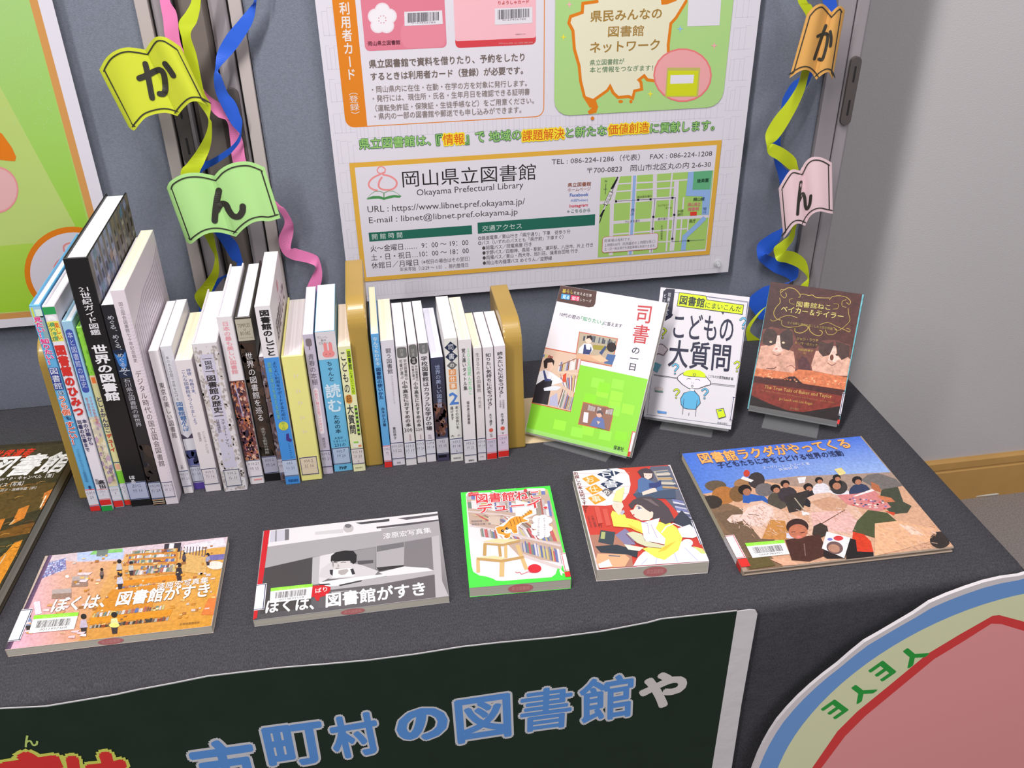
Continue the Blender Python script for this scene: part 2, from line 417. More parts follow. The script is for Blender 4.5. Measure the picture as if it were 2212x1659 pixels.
# pale book-row pattern printed over the sheet
def bookrow(u0, u1, v0, v1):
    u = u0
    while u < u1-.006:
        w_ = random.uniform(.0045, .010); h = (v1-v0)*random.uniform(.7, 1)
        for a, b, c, d in ((u, u+.0005, v0, v0+h), (u, u+w_, v0+h, v0+h+.0005)): P.flat(a, b, c, d, LIL)
        u += w_
    P.flat(u0, u1, v0, v0+.0005, LIL)
bookrow(.02, .58, .008, .032)
for k in range(9):
    bookrow(.006, .034, .045+k*.042, .045+k*.042+.034); bookrow(.560, .588, .045+k*.042, .045+k*.042+.034)
bookrow(.035, .56, .246, .268)
P.up()
ORG = (214, 126, 34); GOLD = (214, 166, 64); DK = (62, 54, 56); BRN = (112, 98, 92)
# orange card box: orange border, white field, left band
P.view(660, 0, 3.95)
def band(pts, c): P.poly(pts, c)
a, b = P.q(345, 1092), P.q(2035, 1000)
x0, x1, y0 = P.q(335, 1000).x, P.q(2037, 900).x, a.y
P.rr(x0, x1, y0, .90, .012, ORG); P.up()
bx = P.q(520, 1000).x
P.rr(bx, x1-.0012, y0+.0012, .90, .011, (216, 211, 221)); P.flat(bx, bx+.02, y0+.0012, .90, (216, 211, 221)); P.up()
P.vtext('利用者カード', (328, 15), (392, 690), 92, (222, 216, 214), .025)
P.vtext('（登録）', (400, 745), (430, 1015), 82, (222, 216, 214))
# the two library cards
c1 = (214, 122, 142); c2 = (232, 178, 188)
a = P.q(510, 437); b = P.q(1212, 405); P.rr(a.x, b.x-.001, a.y, .90, .006, c1)
a2 = P.q(1280, 410); b2 = P.q(1965, 380); P.rr(a2.x, b2.x, a2.y, .90, .006, (204, 66, 74)); P.up()
P.rr(a2.x, b2.x, a2.y+.0085, .90, .003, c2); P.clip = (a.x+.001, b.x-.002, a.y+.001, .9); P.ell(1010, 290, 200, 190, (219, 132, 150)); P.clip = None; P.up()
for k in range(5):
    an = math.radians(-90+72*k); P.ell(655+62*math.cos(an), 160+72*math.sin(an), 66, 66, (226, 208, 216), n=16)
P.ell(655, 165, 60, 62, (226, 208, 216)); P.up()
for k in range(5):
    an = math.radians(-90+72*k); P.ell(655+60*math.cos(an), 160+70*math.sin(an), 56, 56, (228, 224, 230), n=16)
P.ell(655, 165, 60, 62, (228, 224, 230)); P.up()
for k in range(8):
    an = math.radians(20+45*k); P.ell(655+32*math.cos(an), 165+32*math.sin(an), 5, 5, (206, 120, 130), n=8)
P.text('岡山県立図書館', (535, 392), (808, 380), 40, (92, 40, 56), .02)
for q4, tx in ((((842, 100), (1165, 88), (1172, 205), (845, 222)), ((905, 205), (1110, 198))), (((1615, 72), (1935, 60), (1935, 195), (1615, 212)), ((1680, 178), (1880, 170)))):
    P.poly(q4, (218, 214, 222)); P.up()
    (xa, ya), (xb, yb), _, (xd, yd) = q4
    P.barcode(((xa+25, ya+12), (xb-25, yb+12), (xb-25, yb+85), (xa+25, ya+95)), 30, (70, 66, 76)); P.text('0123456789', tx[0], tx[1], 16, (120, 110, 120))
P.text('りようしゃカード', (1645, 40), (1905, 28), 30, (196, 80, 84), .03)
P.text('利用案内はこちら', (1790, 300), (1875, 295), 12, (150, 110, 120)); P.text('岡山県立図書館', (1650, 378), (1940, 368), 14, (220, 150, 150))
# body copy
P.text('県立図書館で資料を借りたり、予約をしたり', (545, 582), (1868, 520), 72, BRN, .022)
P.text('するときは利用者カード（登録）が必要です。', (558, 688), (1855, 632), 70, BRN, .022)
for tx, x0_, y0_, x1_, y1_ in (('・岡山県内に在住・在勤・在学の方を対象に発行します。', 568, 792, 1888, 735), ('・発行には、現住所・氏名・生年月日を確認できる証明書', 575, 870, 1912, 808),
    ('（運転免許証・保険証・生徒手帳など）をご用意ください。', 598, 952, 1948, 884), ('・県内の一部の図書館や郵送でも申し込みができます。', 590, 1022, 1840, 962)):
    P.text(tx, (x0_, y0_), (x1_, y1_), 58, (134, 120, 116), .005)
# slogan in outlined green and orange
GRN = (152, 198, 112); GDK = (66, 116, 80); YEL = (236, 214, 50); OR2 = (206, 92, 34)
sl = [('県立図書館は、', 462, 1275, 1068, 1238, 0), ('『', 1120, 1240, 1170, 1235, 0), ('情報', 1176, 1238, 1355, 1226, 1), ('』で', 1365, 1232, 1530, 1212, 0), ('地域の', 1568, 1212, 1840, 1190, 0), ('課題解決', 1850, 1205, 2205, 1180, 1)]
for tx, xa, ya, xb, yb, o_ in sl:
    P.text(tx, (xa, ya), (xb, yb), 92, OR2 if o_ else GRN, .012, YEL if o_ else GDK, .13 if o_ else .055)
P.view(1160, 0, 3.95)
sl = [('と新たな', 248, 1172, 592, 1152, 0), ('価値創造', 605, 1150, 950, 1128, 1), ('に貢献します。', 965, 1135, 1508, 1108, 0)]
for tx, xa, ya, xb, yb, o_ in sl:
    P.text(tx, (xa, ya), (xb, yb), 86, OR2 if o_ else GRN, .012, YEL if o_ else GDK, .13 if o_ else .055)
# green box with the prefecture outline
g0 = P.q(148, 990); g1 = P.q(1585, 930); P.rr(P.q(148, 700).x, P.q(1600, 700).x, g0.y, .90, .022, (166, 204, 130)); P.up()
reg = [(515, -20), (512, 12), (390, 28), (385, 105), (285, 140), (270, 195), (305, 260), (318, 420), (358, 560), (370, 690), (402, 820), (440, 880), (455, 905), (500, 900), (470, 862), (600, 770), (622, 735), (648, 790), (690, 830), (780, 822), (815, 838), (830, 775), (892, 760), (885, 700), (868, 680), (912, 645), (940, 680), (1010, 690), (1120, 560), (1118, 380), (1140, 200), (1185, 150), (1240, 60), (1270, 10), (1265, -20)]
P.poly(reg, (222, 218, 192)); P.up(); P.line(reg[1:-1], 26, (214, 122, 28), rnd=True); P.up()
P.poly([(415, 820), (500, 850), (520, 910), (505, 960), (445, 975), (430, 950), (465, 920), (425, 880)], (214, 122, 28)); P.ell(472, 1008, 15, 16, (214, 122, 28)); P.ell(800, 865, 14, 16, (214, 122, 28)); P.ell(712, 865, 20, 14, (214, 122, 28))
P.poly([(1055, -10), (1060, 40), (1110, 35), (1190, 5), (1190, -10)], (214, 122, 28)); P.up()
OLV = (158, 124, 62)
P.text('県民みんなの', (455, 188), (1060, 158), 92, OLV, .03); P.text('図書館', (605, 315), (905, 305), 92, OLV, .02); P.text('ネットワーク', (450, 452), (1040, 425), 92, OLV, .03)
P.text('県立図書館が', (448, 560), (742, 545), 50, (96, 130, 96), .01); P.text('本と情報をつなぎます！', (448, 620), (985, 602), 50, (96, 130, 96), .01)
for cx, cy, c in ((225, 315, (232, 220, 60)), (275, 38, (236, 170, 178)), (1220, 245, (140, 180, 226)), (1510, 388, (236, 160, 170)), (965, 800, (232, 220, 60))):
    P.poly([(cx-28, cy), (cx-6, cy-6), (cx, cy-32), (cx+6, cy-6), (cx+28, cy), (cx+6, cy+6), (cx, cy+32), (cx-6, cy+6)], c)
P.poly([(1290, -10), (1570, -20), (1555, 215), (1280, 225)], (216, 212, 222)); P.up()
# plain stand-in for the drawing beside the map: a yellow-green book on a pink round
P.ell(1240, 640, 250, 230, (222, 120, 120)); P.up(); P.ell(1240, 640, 236, 216, (226, 160, 162)); P.up()
P.poly([(1108, 575), (1392, 575), (1372, 825), (1090, 828)], (186, 178, 96)); P.up(); P.poly([(1118, 602), (1376, 602), (1358, 815), (1102, 818)], (200, 206, 34)); P.up(); P.poly([(1138, 640), (1338, 636), (1330, 708), (1134, 714)], (220, 216, 226))
# gold contact frame
P.view(740, 320, 5.027)
f0 = P.q(70, 140); f1 = P.q(330, 1440); P.view(1140, 300, 5.027); f2 = P.q(2100, 30); f3 = P.q(1975, 1250)
fx0, fx1, fy0, fy1 = f0.x, (f2.x+f3.x)/2, (f1.y+f3.y)/2, (f0.y+f2.y)/2
P.flat(fx0, fx1, fy0, fy1, GOLD); P.up(); P.flat(fx0+.0068, fx1-.0068, fy0+.0068, fy1-.0068, (215, 210, 221)); P.up()
P.view(740, 320, 5.027)
# emblem: pink figure over an open green book
PK = (226, 140, 140)
P.curve([(375, 235), (395, 205), (430, 200), (462, 225), (455, 255), (420, 272), (385, 262), (375, 235)], 13, PK)
P.curve([(458, 258), (400, 285), (330, 320), (288, 370), (290, 415), (330, 445), (375, 455)], 19, PK)
P.curve([(440, 285), (520, 305), (580, 350), (585, 400), (545, 440), (480, 450), (420, 440), (392, 410), (398, 360), (425, 315)], 20, PK)
P.poly([(258, 550), (300, 500), (350, 462), (410, 462), (445, 480), (500, 458), (550, 460), (600, 490), (642, 520), (600, 525), (540, 520), (480, 540), (450, 556), (400, 530), (340, 535), (290, 545)], (110, 150, 116)); P.up()
P.poly([(275, 532), (308, 500), (352, 470), (408, 470), (442, 488), (442, 530), (400, 515), (330, 515)], (216, 212, 221)); P.poly([(455, 488), (500, 466), (550, 468), (595, 492), (620, 512), (560, 505), (500, 515), (455, 532)], (216, 212, 221))
P.poly([(258, 555), (330, 520), (400, 518), (448, 535), (500, 518), (560, 508), (640, 518), (620, 535), (560, 532), (500, 545), (450, 558), (390, 545), (330, 548)], (70, 140, 80))
P.text('岡山県立図書館', (655, 425), (2095, 340), 182, (40, 36, 38), .002)
P.text('Okayama Prefectural Library', (808, 535), (1962, 448), 90, (66, 62, 66))
P.text('URL : https://www.libnet.pref.okayama.jp/', (275, 718), (1978, 628), 92, (72, 68, 70)); P.text('E-mail : libnet@libnet.pref.okayama.jp', (290, 832), (1900, 735), 88, (72, 68, 70))
TEAL = (34, 100, 84)
def bar(p0, p1): a, b = P.q(*p0), P.q(*p1); P.flat(a.x, b.x, b.y, a.y, TEAL)
bar((282, 915), (1406, 930)); P.up()
P.text('開 館 時 間', (322, 990), (650, 968), 62, (200, 214, 210))
P.text('火～金曜日……  9：00 ～ 19：00', (305, 1125), (1365, 1052), 72, DK); P.text('土・日・祝日…10：00 ～ 18：00', (312, 1220), (1370, 1140), 70, DK)
P.text('休館日／月曜日', (318, 1308), (822, 1270), 70, DK); P.text('（※祝日の場合はその翌日）', (860, 1258), (1380, 1220), 50, (92, 86, 90)); P.text('年末年始（12/29 ～ 1/3）、館内整理日', (625, 1338), (1362, 1288), 48, (92, 86, 90))
P.view(1140, 300, 5.027); a = P.q(730, 835); P.view(740, 320, 5.027); b = P.q(1468, 925); P.flat(b.x, a.x, b.y, b.y+.0172, TEAL); P.up()
P.text('交通アクセス', (1515, 902), (1945, 870), 62, (200, 214, 210))
P.view(1140, 300, 5.027)
for tx, xa, ya, xb, yb in (('◎路面電車／東山行き「県庁通り」下車　徒歩５分', -540, 1100, 460, 1022), ('◎バス（いずれのバスとも「県庁前」下車すぐ）', -540, 1152, 385, 1082), ('●岡電バス／岡電高屋 行き', -495, 1205, 40, 1162),
    ('●宇野バス／四御神、長岡・駅前、瀬戸駅、八日市、片上 行き', -492, 1258, 705, 1168), ('●両備バス／東山・西大寺、旭川荘、操南台団地 行き', -490, 1312, 540, 1232), ('●岡山市内循環バス めぐりん／益野線', -488, 1368, 260, 1312)):
    P.text(tx, (xa, ya), (xb, yb), 46, (76, 70, 74))
P.text('TEL : 086-224-1286（代表）  FAX : 086-224-1208', (258, 280), (1995, 188), 72, (80, 74, 78)); P.text('〒700-0823　岡山市北区丸の内 2-6-30', (640, 375), (1982, 305), 72, (80, 74, 78))
P.text('県立図書館', (432, 520), (682, 508), 46, (150, 92, 74), .025); P.text('ホームページ', (432, 570), (680, 555), 38, (150, 92, 74)); P.text('Facebook', (455, 625), (655, 615), 34, (64, 100, 180), .025)
P.text('X(旧Twitter)', (462, 684), (648, 676), 32, (90, 130, 200), .015); P.text('Instagram', (452, 752), (650, 738), 42, (206, 70, 84), .025); P.text('←こちらから', (425, 802), (675, 790), 38, (70, 110, 96), .015)
# street map
MG = (160, 196, 104); RD = (212, 204, 214); RV = (140, 172, 220)
a = P.q(790, 412); b = P.q(2000, 345); c = P.q(760, 1275); d = P.q(1910, 1200)
mx0, mx1, my0, my1 = (a.x+c.x)/2, (b.x+d.x)/2+.002, (c.y+d.y)/2, (a.y+b.y)/2
P.flat(mx0, mx1, my0, my1, MG); P.up(); P.clip = (mx0, mx1, my0, my1)
P.line([(1155, 390), (1140, 700), (1125, 1000), (1110, 1250)], 60, RD); P.line([(1380, 380), (1375, 640), (1350, 900), (1335, 1230)], 44, RD); P.line([(1615, 440), (1590, 900), (1560, 1210)], 52, RD); P.line([(980, 400), (940, 560), (912, 700), (900, 1260)], 44, RD)
for pp, w_ in ((((770, 690), (1180, 665), (1600, 635)), 36), (((920, 905), (1400, 870), (1960, 835)), 34), (((980, 485), (1400, 462), (1790, 435)), 16), (((960, 568), (1600, 525)), 16), (((905, 1035), (1500, 985), (1730, 970)), 16), (((905, 1135), (1400, 1115), (1560, 1110)), 14), (((1565, 370), (1540, 640), (1500, 1215)), 18), (((1690, 630), (1680, 760)), 16), (((1670, 850), (1650, 1120)), 16), (((1740, 860), (1730, 1000)), 14)): P.line(pp, w_, RD)
P.up(); P.line([(1158, 390), (1142, 700), (1125, 1000), (1110, 1250)], 30, RV)
P.poly([(1740, 345), (2000, 330), (1960, 820), (1885, 820), (1895, 620), (1712, 615)], RV); P.line([(1920, 850), (1820, 950), (1700, 1060), (1685, 1205)], 52, RV); P.up()
P.poly([(1800, 345), (2000, 340), (1975, 545), (1785, 550)], (96, 168, 124)); P.line([(770, 910), (830, 740), (975, 405)], 18, (60, 58, 62)); P.up()
P.line([(796, 800), (830, 745), (925, 510), (945, 460)], 12, (222, 218, 224)); P.line([(905, 540), (965, 435)], 20, (30, 30, 34)); P.line([(785, 840), (825, 765)], 20, (30, 30, 34)); P.line([(838, 715), (905, 570)], 42, (60, 58, 62)); P.up(); P.line([(842, 708), (902, 576)], 34, (218, 214, 220)); P.up()
P.vtext('岡山駅', (893, 598), (850, 695), 24, (60, 60, 66)); P.line([(955, 672), (1380, 645), (1600, 632)], 4, (80, 80, 110)); P.line([(1600, 632), (1582, 900), (1562, 1110), (1915, 1090)], 4, (80, 80, 110)); P.line([(1378, 650), (1355, 900), (1338, 1225)], 4, (80, 80, 110)); P.up()
for x, y in ((955, 673), (1195, 657), (1330, 650), (1567, 635), (1360, 842), (1352, 970), (1587, 820), (1566, 1078), (1740, 1100)): P.poly([(x-11, y-10), (x+11, y-11), (x+11, y+10), (x-11, y+11)], (28, 28, 36))
P.poly([(1760, 788), (1832, 784), (1830, 826), (1758, 830)], (212, 62, 48)); P.text('岡山県立', (1735, 728), (1870, 720), 38, (214, 120, 130), .02); P.text('図書館', (1735, 778), (1852, 770), 38, (214, 120, 130), .02)
P.text('後楽園', (1832, 472), (1955, 465), 42, (28, 64, 44), .02); P.text('岡山城', (1795, 672), (1912, 665), 38, (30, 66, 60), .02); P.vtext('旭川', (1918, 735), (1912, 810), 42, (50, 60, 110)); P.vtext('西川', (1138, 750), (1132, 830), 42, (50, 60, 110)); P.text('県庁', (1748, 908), (1818, 902), 38, (60, 60, 50))
P.text('桃太郎大通り', (1185, 640), (1340, 628), 26, (90, 86, 60)); P.text('ハレまち通り', (1050, 905), (1210, 896), 26, (90, 86, 90)); P.text('県庁通り', (1408, 880), (1512, 872), 26, (90, 86, 90)); P.text('シンフォニー', (1410, 732), (1530, 722), 26, (110, 110, 60)); P.text('ホール', (1490, 756), (1560, 750), 22, (110, 110, 60)); P.text('中国', (1622, 796), (1682, 790), 28, (70, 80, 60)); P.text('銀行', (1620, 832), (1680, 826), 28, (70, 80, 60)); P.vtext('丸の内駐車場', (1452, 930), (1448, 1090), 22, (80, 90, 60))
P.text('N', (835, 465), (855, 464), 22, (60, 70, 60)); P.line([(845, 480), (840, 595)], 4, (60, 70, 60)); P.line([(818, 540), (860, 538)], 4, (60, 70, 60)); P.up()
P.clip = None
a = P.q(805, 1230); b = P.q(1405, 1020); P.rr(P.q(805, 1150).x, P.q(1410, 1110).x, a.y-.0005, P.q(810, 1060).y, .004, (204, 96, 100)); P.up(); P.rr(P.q(805, 1150).x+.0006, P.q(1410, 1110).x-.0006, a.y+.0001, P.q(810, 1060).y-.0006, .0036, (214, 207, 219)); P.up()
P.text('駐車場は有料です。', (828, 1118), (1120, 1100), 34, (80, 74, 78)); P.text('１時間100円（利用最初の１時間を除く）', (835, 1168), (1378, 1124), 36, (80, 74, 78)); P.text('土・日・祝は県庁外来駐車場も利用できます。', (828, 1208), (1382, 1168), 32, (80, 74, 78))
P.build('printed_content', INK_MATTE, ctr)
PINP = mat('pin_plastic', (225, 226, 228), .1, .6, alpha=.45)
pin = thing('push_pin', 'clear push pin in the lower right corner of the library poster', 'pin', (.5205, PY-.001, .846))
CLR = mat('clear_plastic', (235, 238, 240), .06, .6, alpha=.07)
q_ = on_y(1549, 568, PY)
MB().tube([(q_.x, PY-.0003, q_.z), (q_.x, PY-.0022, q_.z)], .0055, 12).build('flange', PINP, pin); MB().tube([(q_.x, PY-.0022, q_.z), (q_.x, PY-.009, q_.z)], .003, 10).build('grip', PINP, pin); MB().tube([(q_.x, PY-.0003, q_.z), (q_.x, PY+.019, q_.z)], .0006, 6).build('needle', MET, pin)

# ------------------------------------------------------------------ left poster (green)
lp0 = on_y(0, 706, PY).z
lft = poster_sheet('green_poster', -.96, -.366, lp0-.002, 1.66, 'large green poster with orange border and pale round emblem at the left')
P = Print((-.96, PY, lp0-.002), (1, 0, 0), (0, 0, 1), .84)
P.view(0, 0, 2.304)
e = P.q(165, 0).x; bb = P.q(60, 1575).y
w1 = .594; P.flat(.012, w1-.0165, .0135, .84, (208, 150, 86)); P.up()
P.flat(.022, w1-.026, .0225, .84, (168, 206, 104)); P.up()
P.clip = (.022, w1-.026, .0225, .84)
P.grad([(-200, 0), (180, 0), (460, 1200), (-200, 1100)], [(166, 204, 126), (164, 204, 124), (156, 206, 62), (166, 206, 90)]); P.up()
P.poly([(-300, 300), (0, 430), (372, 1120), (372, 1600), (-300, 1600)], (186, 208, 118)); P.poly([(-300, -20), (-50, -20), (-5, 440), (-300, 300)], (178, 208, 140)); P.up()
P.grad([(-300, 1250), (165, 1210), (165, 1545), (-300, 1575)], [(170, 204, 84), (170, 206, 78), (160, 208, 52), (160, 204, 56)]); P.up()
random.seed(5)
for k in range(150): P.rain(k); P.ell(random.uniform(-30, 330), random.uniform(20, 640), 2.2, 3.2, (178, 214, 146), n=5)
P.up()
P.ell(360, 1350, 238, 222, (220, 124, 24), n=48); P.up(); P.ell(368, 1352, 218, 196, (214, 208, 220), n=48); P.up(); P.clip = None
P.curve([(320, 1250), (318, 1225), (345, 1210), (380, 1220)], 9, PK); P.curve([(300, 1370), (275, 1340), (285, 1310), (320, 1280), (340, 1270)], 16, PK)
P.poly([(-40, 640), (10, 665), (60, 735), (80, 780), (75, 802), (40, 800), (-40, 790)], (224, 124, 26)); P.ell(-20, 945, 112, 118, (226, 150, 150)); P.up(); P.ell(-20, 945, 104, 108, (226, 176, 178)); P.up()
P.build('printed_content', INK_MATTE, lft)
# ------------------------------------------------------------------ curling ribbons hung over the board posts
def ribbon(col, rows, label, base=0.0, k_=1.0, group=None):
    """rows: (left px, right px, distance from the board) going down; smoothed"""
    rows = [(*r[:4], base+r[4]*k_, base+r[5]*k_) for r in rows]; t_rows = []
    n = len(rows)
    for i in range(n-1):
        r = [rows[max(0, i-1)], rows[i], rows[i+1], rows[min(n-1, i+2)]]
        for k in range(10):
            t = k/10
            t_rows.append([.5*(2*r[1][a]+(r[2][a]-r[0][a])*t+(2*r[0][a]-5*r[1][a]+4*r[2][a]-r[3][a])*t*t+(3*r[1][a]-r[0][a]-3*r[2][a]+r[3][a])*t**3) for a in range(6)])
    t_rows.append(list(rows[-1]))
    v = []; f = []
    for lx, ly, rx, ry, d1, d2 in t_rows:
        v += [tuple(on_y(lx, ly, 1.250-d1)), tuple(on_y(rx, ry, 1.250-d2))]
    for i in range(len(t_rows)-1): f.append([2*i, 2*i+1, 2*i+3, 2*i+2])
    me = bpy.data.meshes.new('ribbon'); me.from_pydata(v, [], f)
    o = link('curled_ribbon', me, col); s = o.modifiers.new('thickness', 'SOLIDIFY'); s.thickness = .0003
    return tag(o, label, 'ribbon', group)
def R_(pts, s=.01):
    out = []
    for p in pts:
        lx, ly, rx, ry = p[:4]; d1, d2 = (p[4], p[5]) if len(p) > 5 else (s, s+.004); out.append((lx, ly, rx, ry, d1, d2))
    return out
RB = mat('blue_ribbon_paper', (40, 90, 200), .45, .4, g=1.0); RY = mat('yellow_green_ribbon_paper', (184, 198, 34), .5, .4, g=1.0); RP = mat('pink_ribbon_paper', (230, 128, 182), .5, .4, g=1.0)
ribbon(RP, R_([(338, -60, 362, -60), (345, 0, 367, 0), (352, 40, 382, 30), (360, 90, 391, 95), (395, 150, 418, 148), (425, 185, 445, 200), (452, 232, 485, 230), (470, 252, 500, 258, .014, .02), (490, 262, 508, 268, .02, .012), (497, 300, 524, 302), (503, 350, 533, 352), (520, 380, 560, 400), (575, 415, 600, 440), (603, 455, 616, 452, .012, .02), (615, 480, 632, 480, .016, .022), (602, 515, 634, 500, .02, .01), (610, 545, 628, 535, .016, .02), (630, 560, 640, 537, .018, .02), (665, 568, 680, 550, .016, .012), (682, 578, 690, 562, .018, .008), (672, 600, 696, 592), (662, 625, 690, 622), (663, 648, 668, 655)], .004),
       'pink curled ribbon behind the yellow-green and green paper books at the left', -.008, .4)
ribbon(RY, R_([(420, -50, 440, -50, .016, .02), (414, 0, 434, 0, .016, .02), (402, 25, 432, 20, .016, .02), (386, 50, 425, 48, .016, .02), (393, 85, 412, 75, .018, .02), (400, 130, 425, 120), (415, 200, 440, 195), (430, 225, 455, 226), (447, 250, 453, 255, .02, .02), (450, 268, 457, 265, .022, .018), (442, 295, 457, 300, .024, .016), (425, 325, 452, 325, .02, .012), (405, 352, 441, 352, .016, .02), (390, 375, 430, 380, .016, .02), (400, 440, 430, 440), (442, 510, 460, 505), (455, 535, 466, 530), (464, 555, 472, 560), (458, 585, 473, 590, .02, .012), (440, 612, 465, 612, .02, .012), (421, 636, 450, 645, .016, .02), (426, 655, 440, 668, .016, .01), (436, 670, 452, 648, .01, .016)]),
       'yellow-green curled ribbon behind the left-hand paper books', .014, .5)
ribbon(RB, R_([(562, -60, 570, -60), (549, 0, 555, -2, .022, .02), (540, 15, 553, 15), (515, 45, 545, 50), (490, 75, 520, 92), (470, 112, 500, 118), (465, 145, 472, 150, .02, .016), (462, 170, 478, 165, .016, .02), (466, 200, 492, 200), (480, 232, 508, 220), (500, 268, 518, 245), (521, 297, 523, 270), (500, 330, 506, 310), (470, 352, 455, 345), (430, 378, 425, 352), (420, 420, 440, 400), (455, 490, 470, 480), (465, 505, 490, 503), (482, 530, 512, 525), (500, 560, 523, 560), (512, 570, 524, 570), (500, 600, 512, 590), (480, 600, 500, 590), (463, 628, 474, 600), (445, 640, 452, 618), (432, 650, 436, 640), (430, 680, 440, 676)], .004),
       'blue curled ribbon winding down the board posts behind the left paper books', .002, .4)
ribbon(RY, R_([(1712, -60, 1725, -60), (1723, 0, 1742, 0), (1728, 12, 1752, 10), (1740, 32, 1757, 22), (1748, 60, 1765, 50), (1740, 120, 1765, 120), (1731, 156, 1748, 158), (1722, 185, 1738, 195), (1700, 220, 1722, 232), (1672, 255, 1698, 275), (1654, 288, 1680, 300), (1656, 315, 1665, 312, .02, .012), (1660, 333, 1672, 311, .016, .02), (1680, 346, 1695, 322, .018, .02), (1705, 366, 1717, 340), (1720, 375, 1724, 362), (1720, 430, 1740, 430), (1708, 500, 1721, 486), (1690, 520, 1715, 515), (1672, 535, 1703, 533), (1674, 553, 1692, 548), (1680, 564, 1696, 541, .018, .02), (1700, 568, 1720, 546), (1726, 580, 1741, 564), (1744, 600, 1748, 596), (1730, 616, 1746, 618), (1715, 640, 1740, 640), (1660, 660, 1680, 650), (1632, 682, 1650, 668), (1612, 712, 1622, 706), (1618, 742, 1625, 722), (1640, 748, 1650, 738)]),
       'yellow-green curled ribbon behind the orange and pink paper books at the right', .012, .5)
ribbon(RB, R_([(1765, -60, 1780, -60), (1776, 0, 1806, 0), (1785, 30, 1805, 28), (1780, 80, 1795, 80), (1738, 155, 1756, 160), (1710, 180, 1740, 190), (1692, 210, 1705, 225), (1688, 228, 1700, 235), (1680, 262, 1690, 262), (1670, 298, 1686, 312), (1672, 345, 1690, 355), (1680, 375, 1708, 375), (1684, 395, 1698, 400), (1690, 440, 1710, 440), (1695, 485, 1690, 500), (1665, 505, 1685, 518), (1637, 527, 1662, 548), (1637, 558, 1654, 548, .016, .022), (1650, 572, 1670, 556), (1672, 588, 1692, 566), (1700, 600, 1722, 575), (1706, 610, 1722, 600), (1680, 614, 1700, 614), (1650, 620, 1672, 640), (1620, 642, 1660, 660), (1618, 660, 1660, 672), (1640, 690, 1660, 690)], .004),
       'blue curled ribbon winding behind the orange and pink paper books at the right', -.004, .4)

